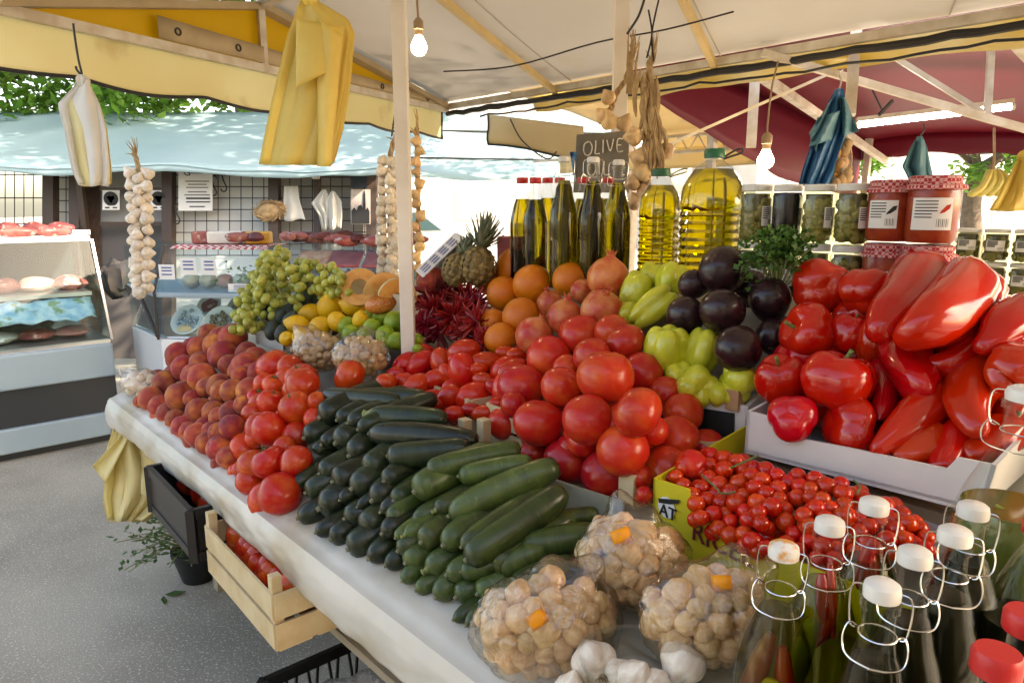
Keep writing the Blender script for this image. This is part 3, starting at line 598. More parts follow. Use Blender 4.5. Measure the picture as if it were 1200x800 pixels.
for i in range(9):
    meat('meat_piece', 'packed meat on the deck of left counter, %s from its right end' % ORDN[i+1], 'meat', lc(.16+i*.2, .30, .70), (.11, .13, .035), (m_ham, m_meat, m_case_w, m_meat)[i % 4], 'meats inside the left counter', ya)
b = MB(); b.grid(lambda a, c: lc(.05+(LN-.1)*a, .10+.13*c, .80+.12*c+.03*nz((a*30, c*6, 0))), 80, 8); tag(solid(ob('foil_tray', b, m_ice), .004), 'blue and green wrapped trays under the shelf of the left deli counter', 'tray')
def ctag(label, P, w_, h_, xd=None, mat=m_label):
    xd = V(xd or CD).normalized(); t = thing('price_card', label, 'price card', P, 'price cards in the deli counters'); b = MB()
    b.prism([P-xd*w_/2, P+xd*w_/2, P+xd*w_/2+V((0, 0, h_)), P-xd*w_/2+V((0, 0, h_))], CB*.003); ob('card', b, mat, t, smooth=False)
    b = MB()
    for k in (.3, .55, .75): b.prism([P-xd*w_*.35-CB*.003+V((0, 0, h_*k)), P+xd*w_*.3-CB*.003+V((0, 0, h_*k)), P+xd*w_*.3-CB*.003+V((0, 0, h_*(k+.08))), P-xd*w_*.35-CB*.003+V((0, 0, h_*(k+.08)))], CB*.001)
    ob('writing', b, m_blue_ink, t, smooth=False)
ctag('small white price card behind the glass at the far left counter', lc(.88, .10, .86), .12, .08)
ctag('white price tag lying at the right corner on the left counter top', lc(.03, .36, 1.31), .10, .03)
# right counter
C0 = V((-2.13, 4.17, 0)); C1 = V((-.45, 3.98, 0)); C3 = V((-2.55, 4.63, 0)); CX = (C1-C0).normalized(); CY = V((-CX.y, CX.x, 0))
t = thing('deli_counter', 'white deli counter with tall glass and bowls of olives behind the peaches', 'counter', C0+CX*.8)
def rc(a, b_, z): return C0+CX*a+CY*b_+V((0, 0, z))
def rslab(nm, z0, z1, inset, mat, dpt=.75):
    b = MB(); ed = (C3-C0).normalized()
    b.prism([C0+CX*inset*1.2+CY*inset+V((0, 0, z0)), C1+CY*inset+V((0, 0, z0)), C1+CY*dpt+V((0, 0, z0)), C3+CY*.35+V((0, 0, z0)), C3+CX*inset*1.4+V((0, 0, z0))], (0, 0, z1-z0)); return bev(ob(nm, b, mat, t, smooth=False), .006)
rslab('body', .06, .70, .0, m_case_w); rslab('plinth', 0, .06, .05, m_case_d); rslab('lower_deck', .70, .715, .02, m_steel); rslab('middle_ledge', .955, .985, -.005, m_case); rslab('top_shelf', 1.235, 1.25, .16, m_case_glass)
b = MB(); b.prism([rc(.02, .01, .715), rc(1.68, .01, .715), rc(1.68, .01, .955), rc(.02, .01, .955)], CY*.006); ob('lower_glass', b, m_case_glass, t, smooth=False)
b = MB(); b.prism([rc(.02, .02, .985), rc(1.68, .02, .985), rc(1.68, .15, 1.24), rc(.02, .15, 1.24)], CY*.006); ob('upper_glass', b, m_case_glass, t, smooth=False)
b = MB(); b.prism([C0+V((0, 0, .715)), C3+V((0, 0, .715)), C3+V((0, 0, 1.24)), C0+CY*.13+V((0, 0, 1.24)), C0+V((0, 0, .985))], CX*.006); ob('end_glass', b, m_case_glass, t, smooth=False)
b = MB(); b.tube([C0+V((-.01, -.01, .70)), C0+V((-.01, -.01, .985)), C0+CY*.13+V((-.01, -.01, 1.245))], .008, 6); b.tube([C0+V((-.012, -.01, .72)), C0*.6+C3*.4+V((-.02, 0, .92)), C3+V((-.01, 0, .97))], .013, 6); ob('edge_trim', b, m_metal_dark, t)
for x, l in ((155, 'left'), (0, '')): pass
for i in range(7):
    P = rc(.10+i*.215, .13, .80); big = .095
    t2 = thing('olive_bowl', ['round white bowl of blue-tinged fish nearest the left end of the case', 'round white bowl of mixed olives, second from the left end of the case', 'round white bowl of dark olives, third from the left end', 'bowl of stuffed olives half hidden by the grapes', 'white bowl in the lower case behind the grape bunches', 'white bowl in the lower case behind the avocados', 'white bowl at the right end of the lower case'][i], 'bowl', P, 'bowls in the deli case')
    ax = (-CY+V((0, 0, .75))).normalized(); b = MB(); b.lathe([(.0, -.05), (.06, -.045), (.098, .0), (.104, .004), (.098, .008), (.078, -.004), (.05, -.02), (0, -.022)], 26, at=P, ax=ax); ob('bowl', b, m_case_w, t2)
    b = MB(); q = V((0, 0, 1)).rotation_difference(ax)
    for k in range(34):
        a = RND.uniform(0, 6.28); r = .068*math.sqrt(RND.random()); c = P+q @ V((r*math.cos(a), r*math.sin(a), -.012+RND.uniform(0, .012))); b.ball(lambda th, ph: c+sph(th, ph)*.013, 6, 5)
    ob('olives', b, (pm('blue_fish', (.14, .24, .32), (.4, .46, .5), 40, .3), pm('mixed_olives', (.10, .09, .04), (.28, .20, .12), 60, .3), pm('dark_olives', (.05, .035, .03), (.16, .13, .06), 60, .3))[i % 3], t2)
for i in range(6):
    P = rc(.12+i*.21, .36, .86); t2 = thing('olive_bowl', 'small white bowl in the back row of the deli case, %s from left' % ORDN[i+1], 'bowl', P, 'bowls in the back of the deli case'); ax = (-CY+V((0, 0, .9))).normalized(); b = MB(); b.lathe([(.0, -.04), (.05, -.035), (.078, .0), (.082, .004), (.06, -.004), (0, -.012)], 22, at=P, ax=ax); ob('bowl', b, m_case_w, t2)
    b = MB(); b.lathe([(.0, .002), (.055, -.003), (.0, -.01)], 12, at=P, ax=ax, rfn=lambda a, z: 1+.12*math.sin(5*a)); ob('contents', b, (m_meat, pm('cream_cheese', (.7, .62, .45), (.5, .36, .2), 40, .5), m_meat2)[i % 3], t2)
# tubs on the deck below
for i in range(5):
    meat('cheese_piece', 'orange cheese piece in the foot of the deli case, %s from left' % ORDN[i+1], 'cheese', rc(.10+i*.14, -.0+.12, .745), (.06, .05, .03), pm('smoked_cheese', (.62, .36, .14), (.7, .5, .28), 9, .5), 'cheeses in the foot of the deli case')
# salad and wrapped goods behind the upper glass
m_salad = pm('salad_leaf', (.14, .30, .06), (.40, .46, .20), 20, .6, transl=.3)
b = MB()
for i in range(420):
    p = rc(.36+RND.gauss(.28, .16), .14+RND.uniform(0, .15), 1.01+abs(RND.gauss(.04, .04))); d = V((RND.gauss(0, 1), RND.gauss(0, 1), RND.gauss(.2, .6))).normalized(); qd = d.cross(V((.1, .3, 1))).normalized(); s_ = RND.uniform(.02, .045)
    b.add([p, p+d*s_*.5+qd*s_*.3, p+d*s_, p+d*s_*.5-qd*s_*.3], [(0, 1, 2, 3)])
o = ob('salad_heap', b, m_salad, smooth=False); tag(o, 'loose green salad leaves heaped in the upper glass of the deli case', 'salad'); o['kind'] = 'stuff'
for i, (a, z, l) in enumerate(((.06, 1.06, 'square white card leaning at the left of the upper glass case'), (.20, 1.09, 'white price card next to the left end of the upper case'), (.33, 1.09, 'second small white price card in the upper case'), (.55, .99, 'wide white price card standing on the ledge below the salad'), (.86, 1.04, 'white price card in the upper case left of the grapes'))):
    ctag(l, rc(a, .03, z), (.10, .10, .09, .22, .13)[i], (.09, .1, .1, .05, .08)[i], CX)
for i in range(4):
    meat('wrapped_cheese', 'pale wrapped cheese inside the upper glass case, %s from left' % ORDN[i+1], 'cheese', rc(.10+i*.11, .22, 1.035), (.055, .06, .045), m_ham if i == 2 else pm('pale_cheese', (.72, .66, .52), (.66, .5, .36), 8, .5), 'cheeses in the upper glass case')
# cured meat on the top shelf
m_check = bpy.data.materials.new('red_check_cloth'); m_check.use_nodes = True
def checkmat(m, c1, c2, sc, coord='Object'):
    n = m.node_tree; p = n.nodes['Principled BSDF']; tc = n.nodes.new('ShaderNodeTexCoord'); ck = n.nodes.new('ShaderNodeTexChecker'); ck.inputs['Scale'].default_value = sc; ck.inputs[1].default_value = (*c1, 1); ck.inputs[2].default_value = (*c2, 1)
    n.links.new(tc.outputs[coord], ck.inputs[0]); n.links.new(ck.outputs[0], p.inputs['Base Color']); p.inputs['Roughness'].default_value = .8
checkmat(m_check, (.42, .03, .04), (.72, .62, .58), 45)
b = MB(); b.grid(lambda a, c: rc(.02+.62*a, .14+.3*c, 1.256+.006*nz((a*9, c*5, 0))-(.02 if c == 0 else 0)), 20, 6); tag(solid(ob('check_cloth', b, m_check), .003), 'red checked cloth on the top shelf of the deli counter', 'cloth')
for i, a in enumerate(sorted(.06+RND.random()*1.55 for _ in range(30))):
    k = RND.random()
    if a < .75 and k < .45: continue
    meat('cured_sausage', 'cured sausage on the right deli counter top, place %s from its left end' % ORDN[i+1], 'sausage', rc(a, .2+.22*RND.random(), 1.285+.03*RND.random()), (.085, .035, .03), (m_meat2, m_meat)[i % 2], 'meats on the right counter', RND.uniform(-.8, .8))
for (a, l, m) in ((.30, 'small framed box of wrapped slices on the top shelf', m_whitep), (.52, 'orange cheese block on the top shelf of the deli counter', pm('orange_cheese', (.70, .36, .05), rough=.5)), (.17, 'reddish smoked block at the left of the top shelf', m_meat)):
    o = tag(ob('deli_block', MB().box(V((0, 0, 0)), (.15 if a != .3 else .2, .1, .075)), m, loc=rc(a, .3, 1.30), rot=(0, 0, .1), smooth=False), l, 'food block'); bev(o, .012, 3)
for i, (a, m, l) in enumerate(((.92, pm('sliced_salmon', (.62, .20, .10), (.72, .42, .26), 25, .4), 'tray of orange sliced meat sloping behind the upper glass'), (1.12, pm('lean_slices', (.36, .05, .05), (.44, .10, .09), 15, .4), 'tray of dark red sliced meat in the middle of the slope'), (1.34, pm('lean_slices_b', (.40, .06, .06), (.48, .14, .12), 15, .4), 'tray of dark red sliced meat at the right end of the slope'))):
    b = MB(); b.grid(lambda x, c: rc(a-.1+.2*x, .10+.14*c, 1.14+.085*c+.006*nz((x*8, c*6, i))), 10, 6); tag(solid(ob('meat_tray', b, m), .012), l, 'meat tray', 'sloping meat trays')
b = MB(); b.grid(lambda x, c: rc(.85+.75*x, .06+.1*c, 1.04+.07*c+.03*nz((x*22, c*5, 2))), 50, 8); tag(solid(ob('foil_packets', b, pm('crumpled_foil', (.50, .54, .56), (.3, .26, .28), 20, .25, .6, 40, metal=.5)), .004), 'shiny crumpled foil packets behind the grapes', 'packets')

# ------------------------------------------------------------------ bright street: parked car and pale buildings
m_carw = pm('white_car_paint', (.72, .73, .74), rough=.25, coat=.5); m_carg = pm('car_window', (.05, .10, .11), rough=.08)
cp = V((-2.5, 14.5, 0)); t = thing('parked_car', 'white parked car washed out by sunlight behind the stall pole', 'car', cp)
pr = [(-2.1, .35), (-2.15, .75), (-1.9, .92), (-1.2, .98), (-.55, 1.42), (.75, 1.46), (1.35, 1.05), (2.0, .95), (2.15, .7), (2.1, .35)]
b = MB(); b.prism([cp+V((x, -.85, z)) for x, z in pr], (0, 1.7, 0)); bev(ob('body', b, m_carw, t, smooth=False), .06, 3)
for (x0, x1, xb0, xb1) in ((-.48, .08, -1.0, .08), (.16, .70, .16, 1.15)):
    b = MB(); b.prism([cp+V((x0, -.87, 1.34)), cp+V((x1, -.87, 1.36)), cp+V((xb1, -.87, 1.02)), cp+V((xb0, -.87, 1.0))], (0, .02, 0)); ob('side_window', b, m_carg, t, smooth=False)
for x in (-1.35, 1.3):
    b = MB(); b.lathe([(.0, 0), (.31, 0), (.33, .04), (.33, .2), (0, .2)], 24, at=cp+V((x, -.88, .33)), ax=(0, 1, 0)); wh = ob('wheel', b, m_blackp, t)
    b = MB(); b.lathe([(.0, -.01), (.20, -.005), (.2, .02), (0, .02)], 16, at=cp+V((x, -.885, .33)), ax=(0, 1, 0)); o = ob('rim', b, m_steel, wh)
b = MB(); b.box(cp+V((-2.1, -.6, .72)), (.1, .3, .14)); bev(ob('headlight', b, m_steel, t, smooth=False), .02)
m_bld = pm('pale_render', (.66, .63, .57), (.6, .57, .51), .8, .8); m_win = pm('dark_pane', (.42, .44, .44), rough=.3)
for (label, x0, y0, w_, d_, h_, nx, nf) in (('pale rendered building across the bright street', -9, 27, 15, 8, 9, 5, 3), ('low pale building beyond the red tent', 7.5, 22, 16, 8, 7, 5, 2)):
    P = V((x0+w_/2, y0, 0)); t = thing('street_building', label, 'building', P)
    b = MB(); b.box(P+V((0, d_/2, h_/2)), (w_, d_, h_)); ob('wall', b, m_bld, t, smooth=False)
    b = MB(); b.box(P+V((0, d_/2, h_+.12)), (w_+.4, d_+.4, .24)); ob('roof', b, m_bld, t, smooth=False)
    for i in range(nx):
        for f in range(nf):
            c = P+V(((i+.5)/nx*w_-w_/2, -.03, 1.7+f*2.8)); b = MB(); b.box(c, (1.3, .06, 1.5)); wn = ob('window', b, m_whitep, t, smooth=False)
            b = MB(); b.box(c+V((0, -.032, 0)), (1.1, .02, 1.3)); ob('pane', b, m_win, wn, smooth=False)

# ------------------------------------------------------------------ tents added unseen behind the viewer to block the frontal sky
m_grey_tent = pm('cream_canvas', (.66, .62, .54), (.60, .56, .48), 1.5, .6, transl=.4)
for (x0, x1, l) in ((-5.5, -.6, 'added cream canvas tent across the aisle, unseen, left one'), (-.2, 5.2, 'added cream canvas tent across the aisle, unseen, right one')):
    P = V(((x0+x1)/2, -3.2, 0)); t = thing('added_tent', l, 'tent', P, 'added tents across the aisle')
    b = MB(); b.grid(lambda a, c: V((x0+(x1-x0)*a, -1.1-3.6*c, 2.45+.5*math.sin(PI*c)+.02*nz((a*5, c*4, 0)))), 16, 12); solid(ob('roof', b, m_grey_tent, t), .003)
    b = MB(); b.grid(lambda a, c: V((x0+(x1-x0)*a, -4.7, 2.45*c+.0)), 8, 6); solid(ob('back_wall', b, m_grey_tent, t), .003)
    for x in (x0+.1, x1-.1):
        for y in (-1.15, -4.6): b = MB(); b.bar(V((x, y, 0)), V((x, y, 2.45)), .05, .05, upv=(1, 0, 0)); ob('post', b, m_metal_white, t, smooth=False)
    b = MB(); b.box(V(((x0+x1)/2, -2.2, .78)), (x1-x0-.6, .9, .06)); ob('table_top', b, m_wood_grey, t, smooth=False)
# ------------------------------------------------------------------ ground
g = MB(); g.grid(lambda a, b: V((-60+120*a, -40+140*b, 0)), 12, 14)
struct(ob('ground', g, m_asphalt, smooth=False))
# pale paving of the sunlit street behind the stalls
m_paving = pm('pale_paving', (.50, .47, .42), (.42, .40, .36), 1.5, .8, .2, 40)
g = MB(); g.grid(lambda a, b: V((-3+60*a, 7.4+60*b, .004)), 4, 4)
struct(ob('street', g, m_paving, smooth=False))

# ------------------------------------------------------------------ the sales table
UA, UB = -1.05, uof(atz(135, 470, .8))         # along the front edge: behind the camera .. far end
SB = .98
t = thing('sales_table', 'long sloping market table under white oilcloth covered in fruit and vegetables', 'table', tab((UA+UB)/2, SB/2)-V((0, 0, 1.0)))
b = MB(); b.grid(lambda a, c: tab(UA+(UB-UA)*a, .03+(SB-.03)*c, -.004), 40, 12)
top = ob('display_slope', b, m_paper, t); solid(top, .02, -1)
# oilcloth front strip: flat border, rolled edge and drop
prof = [(.16, .006), (.10, .012), (.05, .016), (.015, .018), (-.012, .010), (-.022, -.012), (-.025, -.030), (-.024, -.055), (-.020, -.078)]
def clothpt(a, c):
    u = UA+(UB-UA)*a; k = c*(len(prof)-1); i = min(int(k), len(prof)-2); fr = k-i
    s = prof[i][0]*(1-fr)+prof[i+1][0]*fr; h = prof[i][1]*(1-fr)+prof[i+1][1]*fr
    wv = nz((u*2.2, c*1.5, 3.1))*.010 + nz((u*6, c*2.5, 8.1))*.005 + nz((u*15+c*5, c*3, 1.1))*.0025 + abs(nz((u*9-c*4, c*2, 6)))*.004
    drop = max(0, c-.5)*2
    hh = h - drop*(.010*math.sin(u*4.2)+.012*nz((u*3, 0, 4)))
    p = E0+DD*u+NN*(s-wv*(.4+drop))+V((0, 0, .8+SL*max(s, 0)+hh+wv*.6*(1-drop)))
    return p
b = MB(); b.grid(clothpt, 220, 32)
cl = ob('oilcloth', b, m_cloth, t); solid(cl, .003)
# far end of the cloth
b = MB(); b.grid(lambda a, c: tab(UB+.012+.01*math.sin(a*9)*c, -.02+.99*a, .012-.13*c), 30, 6)
ce = ob('oilcloth_end', b, m_cloth, t); solid(ce, .003)
for u in (UA+.1, -.2, .75, UB-.12):
    for s in (.28, SB-.08):
        b = MB(); p = tab(u, s, -.03); b.bar(V((p.x, p.y, .0)), p, .05, .05, upv=DD); ob('leg', b, m_wood_grey, t, smooth=False)
b = MB(); b.bar(tab(UA, .08, -.06), tab(UB-.03, .08, -.06), .03, .07); ob('front_rail', b, m_wood_grey, t, smooth=False)
b = MB(); p0 = E0+DD*(UB-.1)+NN*.45; p1 = E0+DD*UA+NN*.45
b.bar(V((p0.x, p0.y, .535)), V((p1.x, p1.y, .535)), .72, .02); ob('lower_shelf', b, m_wood_grey, t, smooth=False)
b = MB(); p0 = E0+DD*(UB-.1)+NN*.75; p1 = E0+DD*UA+NN*.75
b.bar(V((p0.x, p0.y, .42)), V((p1.x, p1.y, .42)), .01, .8); ob('back_sheet', b, m_metal_dark, t, smooth=False)
# loose tie strip hanging from the cloth
b = MB(); a0 = atz(277, 560, .83); pp = [atz(279, 578, .79), U(272, 600, 1.77), U(264, 612, 1.77)]
b.tube(smooth_path(pp, 4), .006, 5); ob('cloth_tie', b, m_straw, t)
# raised back shelf
SH = 1.275
t = thing('back_shelf', 'raised wooden shelf behind the produce carrying oil bottles and preserve jars', 'shelf', (E0+NN*1.0))
b = MB(); q0 = E0+DD*.80+NN*1.0; q1 = E0+DD*(-.9)+NN*1.0
b.bar(V((q0.x, q0.y, SH-.0125)), V((q1.x, q1.y, SH-.0125)), .42, .025); ob('board', b, m_wood_grey, t, smooth=False)
b = MB(); q0 = E0+DD*.80+NN*.80; q1 = E0+DD*(-.9)+NN*.80
b.bar(V((q0.x, q0.y, 1.17)), V((q1.x, q1.y, 1.17)), .018, .18); ob('front_board', b, m_wood_grey, t, smooth=False)
for u in (.77, -.1, -.85):
    b = MB(); q = E0+DD*u+NN*1.19; b.bar(q, q+V((0, 0, SH-.027)), .04); ob('leg', b, m_wood_grey, t, smooth=False)

# ------------------------------------------------------------------ fruit meshes
def sph(th, ph): return V((math.sin(th)*math.cos(ph), math.sin(th)*math.sin(ph), math.cos(th)))
def dimple(th, w_, d): return d*math.exp(-(th/w_)**2)
def mk(name, fn, mat, nu=22, nv=15):
    b = MB(); b.ball(fn, nu, nv); return b.mesh(name, mat)
def angd(a, b): return (a-b+PI) % (2*PI)-PI
ME = {}
ME['peach'] = []
for k in range(3):
    def fn(th, ph, k=k):
        r = 1-.09*math.exp(-(angd(ph, 0)/.22)**2)*math.sin(th)**.5 - dimple(th, .3, .22) + .035*nz((sph(th, ph)+V((k*5, 0, 0))), 1.4)
        return sph(th, ph)*r*(1, 1, 1)[0]
    ME['peach'].append(mk('peach', fn, m_peach, 26, 16))
ME['tomato'] = []; ME['pink_tomato'] = []
for k in range(3):
    def fn(th, ph, k=k):
        r = 1+.025*math.cos((5+k)*ph)*math.sin(th)*math.exp(-(th/1.2)**2) - dimple(th, .35, .16) - dimple(PI-th, .3, .05)+.05*nz(sph(th, ph)+V((k*7, 1, 0)), 1.1)
        p = sph(th, ph)*r; p.z *= .86+.04*k; return p
    ME['tomato'].append(mk('tomato', fn, m_tomato, 26, 16)); ME['pink_tomato'].append(mk('tomato', fn, m_tomato_pink, 26, 16))
ME['plum'] = []
for k in range(2):
    def fn(th, ph, k=k):
        p = sph(th, ph)*(1-dimple(th, .2, .06)+.03*nz(sph(th, ph)+V((k*7, 2, 0)), 1.3)); p.z *= 1.38+.1*k; return p
    ME['plum'].append(mk('plum_tomato', fn, m_plum, 22, 16))
ME['cherry'] = [mk('cherry_tomato', lambda th, ph: sph(th, ph)*(1-dimple(th, .3, .1)), m_cherry, 16, 11)]
ME['orange'] = [mk('orange', lambda th, ph: sph(th, ph)*(1-dimple(th, .25, .06)+.015*nz(sph(th, ph), 1.5)), m_orange, 24, 16)]
ME['pomegranate'] = [mk('rind', lambda th, ph: sph(th, ph)*(1+.03*math.cos(6*ph)*math.sin(th)**2+.02*nz(sph(th, ph), 2)+dimple(th, .25, .12)), m_pomeg, 26, 16)]
def lem(nip, el):
    def fn(th, ph):
        p = sph(th, ph)*(1+.02*nz(sph(th, ph), 2)); p.z *= el; p.z += nip*math.exp(-(th/.28)**2)-nip*.8*math.exp(-((PI-th)/.22)**2); return p
    return fn
ME['lemon'] = [mk('lemon', lem(.2, 1.15), m_lemon, 22, 16)]
ME['lime'] = [mk('lime', lem(.1, 1.08), m_lime, 20, 14)]
def avof(th, ph):
    c = math.cos(th); p = sph(th, ph); q = 1-.32*max(0, c)**1.0; p.x *= q; p.y *= q; p.z *= 1.35; return p
ME['avocado'] = [mk('avocado', avof, m_avo, 18, 14)]
def eggf(th, ph):
    c = math.cos(th); p = sph(th, ph)*(1+.04*nz(sph(th, ph)+V((3, 0, 0)), 1.2)); q = 1-.2*max(0, c); p.x *= q; p.y *= q*.97; p.z *= 1.12; return p
ME['eggplant'] = [mk('skin', eggf, m_egg, 26, 18)]
ME['grape'] = [mk('grape', lambda th, ph: V((math.sin(th)*math.cos(ph), math.sin(th)*math.sin(ph), 1.25*math.cos(th))), m_grape, 10, 7)]
def garf(k, seg=8):
    def fn(th, ph):
        lob = 1+.14*(abs(math.cos(seg/2*ph*.75+k))**.55-.6)*math.sin(th)**.8+.04*nz(sph(th, ph), 1.5)
        p = sph(th, ph)*lob; c = math.cos(th)
        p.z *= .82
        if c > .55: f = (c-.55)/.45; p.z += .62*f**1.7; p.x *= 1-.35*f; p.y *= 1-.35*f
        if c < -.9: p.z += .1
        return p
    return fn
ME['garlic'] = [mk('garlic_bulb', garf(k), m_garlic, 28, 14) for k in (0, 1)]
ME['garlic_white'] = [mk('garlic_bulb', garf(k), m_garlic_white, 28, 14) for k in (0, 1)]
def bell(k, mat, el=1.0, la=.16):
    nl = 4 if k != 1 else 3
    def fn(th, ph):
        c = math.cos(th); lob = 1+la*(abs(math.cos(nl/2*ph+.3*k))**.7-.6)*math.sin(th)**.7
        p = sph(th, ph)*lob*(1+.06*nz(sph(th, ph)+V((k*9, 4, 0)), 1.3))
        q = 1+.10*c; p.x *= q; p.y *= q; p.z *= el
        p.z -= .34*math.exp(-(th/.42)**2); p.z += .22*math.exp(-((PI-th)/.40)**2)
        return p
    return mk('flesh', fn, mat, 36, 20)
ME['bell_red'] = [bell(k, m_redpep, 1.02, .2) for k in range(3)]
ME['bell_green'] = [bell(k, m_greenpep, 1.25, .28) for k in range(3)]
def calyx_mesh(name, n=6, L=.75, mat=m_calyx, stem=.35):
    b = MB()
    for i in range(n):
        a = 2*PI*i/n; d = V((math.cos(a), math.sin(a), 0)); q = V((-d.y, d.x, 0)); l = L*(.8+.4*RND.random())
        b.add([d*.05+q*.10, d*.05-q*.10, d*l*.6-q*.07+V((0, 0, .06)), d*l+V((0, 0, -.06)), d*l*.6+q*.07+V((0, 0, .06))], [(0, 1, 2, 3, 4)])
    b.tube([(0, 0, -.1), (.02, 0, stem*.5), (.06, .02, stem)], [.08, .07, .09], 6)
    return b.mesh(name, mat)
ME['calyx'] = [calyx_mesh('calyx')]
def zmesh(k, mat):
    b = MB(); n = 13; pts = []; rr = []
    cur = (.010, -.008, .004, -.014)[k % 4]
    for i in range(n+1):
        x = i/n; pts.append(V((x, cur*5*x*(1-x), (.03 if k % 2 else -.02)*x*(1-x)*2)))
    prof_ = [0.0, .45, .74, .90, .96, 1, 1, 1, .98, .95, .90, .80, .58, .0] if k < 2 else [0, .36, .62, .84, .95, 1, 1.02, 1.02, 1, .96, .88, .76, .55, .0]
    xs = [0, .012, .04, .09, .17, .28, .4, .52, .64, .75, .85, .93, .98, 1.0]
    b.tube([V((x, cur*5*x*(1-x), 0)) for x in xs], [.5*.24*q+1e-4 for q in prof_], 14, True)
    # skin is faintly ribbed
    return b.mesh('skin', mat)
# unit zucchini: length 1, diameter .24 ; scaled per object
ME['zuc'] = [zmesh(k, m_zuc) for k in range(4)]
ME['zucp'] = [zmesh(k, m_zuc_pale) for k in range(4)]
b = MB(); b.lathe([(.022, -.006), (.026, .0), (.018, .012), (.020, .02), (0.0, .021)], 10, ax=(-1, 0, 0), at=(.004, 0, 0)); ME['zscar'] = [b.mesh('blossom_end', m_scar)]
b = MB(); b.lathe([(.075, -.02), (.060, .015), (.042, .05), (.040, .085), (.052, .105), (.0, .108)], 7, ax=(-1, 0, 0), at=(.03, 0, 0), rfn=lambda a, z: 1+.12*math.cos(5*a)); ME['zstem'] = [b.mesh('stem', m_stem)]

def rq(): 
    return Quaternion((RND.gauss(0, 1), RND.gauss(0, 1), RND.gauss(0, 1), RND.gauss(0, 1))).normalized()
def axq(ax, roll=None):                    # turn local +Z onto ax with a roll
    q = V((0, 0, 1)).rotation_difference(V(ax).normalized())
    return q @ Quaternion((0, 0, 1), RND.random()*6.28 if roll is None else roll)
def scr(dx, dy, dz=0): return (RT*dx - UP*dy - FW*dz)     # a direction as seen from the front of the stall

def relax(items, k=.90, lim=.07, it=40):
    """items: [P, r]; touching fruit are settled apart along the line of sight so they do not run into each other"""
    ds = [(P-CAM) for P, r in items]; t0 = [d.length for d in ds]; dv = [d.normalized() for d in ds]; t = list(t0); rr = [r for P, r in items]
    n = len(items)
    for _ in range(it):
        for i in range(n):
            for j in range(i+1, n):
                a = CAM+dv[i]*t[i]; c = CAM+dv[j]*t[j]; need = k*(rr[i]+rr[j]); dd = (a-c).length
                if dd < need:
                    sg = 1 if t[i] >= t[j] else -1; m = (need-dd)*.35
                    t[i] = min(max(t[i]+sg*m, t0[i]-lim), t0[i]+lim); t[j] = min(max(t[j]-sg*m, t0[j]-lim), t0[j]+lim)
    return [(CAM+dv[i]*t[i], rr[i]*t[i]/t0[i]) for i in range(n)]

ORD = ['', 'first', 'second', 'third', 'fourth', 'fifth', 'sixth', 'seventh', 'eighth', 'ninth', 'tenth', 'eleventh', 'twelfth', 'thirteenth', 'fourteenth', 'fifteenth', 'sixteenth', 'seventeenth', 'eighteenth', 'nineteenth', 'twentieth']
def rowlabels(items, short, band=.8):
    """'second from left in third row up' for every (x, y, size)"""
    n = len(items); md = sum(i[2] for i in items)/n*band; idx = sorted(range(n), key=lambda i: -items[i][1]); rows = []; cur = []; y0 = None
    for i in idx:
        if y0 is None or y0-items[i][1] > md:
            cur = []; rows.append(cur); y0 = items[i][1]
        cur.append(i)
    out = [None]*n
    for r, row in enumerate(rows):
        row.sort(key=lambda i: items[i][0])
        for c, i in enumerate(row):
            out[i] = '%s, %s from left in %s row from the bottom' % (short, ORD[min(c+1, 20)], ORD[min(r+1, 20)])
    return out
def pile(name, key, label, cat, group, items, ctrl, rotf=None, fill=True, flabel=None, k=.90, lim=.07, labf=None, deco=None, fs=1.0, short=None):
    src = []; rl = rowlabels(items, short or label)
    for it in items:
        P = on(it[0], it[1], idw(ctrl, it[0], it[1])); src.append((P, it[2]*depth(P)/F/2*1.09))
    src = relax(src, k, lim); out = []
    for i, (P, r) in enumerate(src):
        me = ME[key][i % len(ME[key])]
        o = link(name, me, None, P, rotf(i) if rotf else rq(), r)
        tag(o, (labf(i, items[i]) if labf and labf(i, items[i]) else rl[i]), cat, group); out.append(o)
        if deco: deco(i, o)
    if fill:
        for i, (P, r) in enumerate(src):
            d = (P-CAM).normalized()
            for q in range(1):
                off = V((RND.uniform(-1, 1), RND.uniform(-1, 1), 0)); Q = P+d*r*1.25+RT*off.x*r*.9+V((0, 0, -.25*r+off.y*r*.35))
                o = link(name, ME[key][(i+1) % len(ME[key])], None, Q, rq(), r*.96*fs)
                tag(o, flabel or (label+', mostly hidden'), cat, group)
    return src, out

# ------------------------------------------------------------------ peaches
PE = [(273,395,31),(255,405,31),(261,416,32),(234,407,26),(210,416,29),(216,431,28),(236,425,25),(237,442,32),(195,449,29),(185,444,21),(213,464,34),(177,467,27),(188,476,25),(197,484,24),(206,491,22),(164,470,14),
      (269,428,24),(288,429,31),(243,454,23),(258,453,29),(273,458,27),(293,458,30),(226,467,20),(234,481,29),(251,483,26),(258,489,24),(272,484,28),(290,413,24),(215,499,25),(223,506,24),(231,510,27),(243,519,25),(257,525,28),(268,536,26),(248,505,22),(240,499,22),(257,507,24),(272,500,28),(303,437,25),(300,420,26),(246,392,24),(225,492,22),(283,440,22),(262,470,22),(286,474,22)]
pc = [(165,470,.035),(200,488,.035),(230,510,.035),(265,538,.035),(213,464,.07),(255,485,.07),(185,440,.05),(210,416,.09),(240,440,.10),(273,395,.14),(295,415,.14),(290,455,.10),(300,430,.13)]
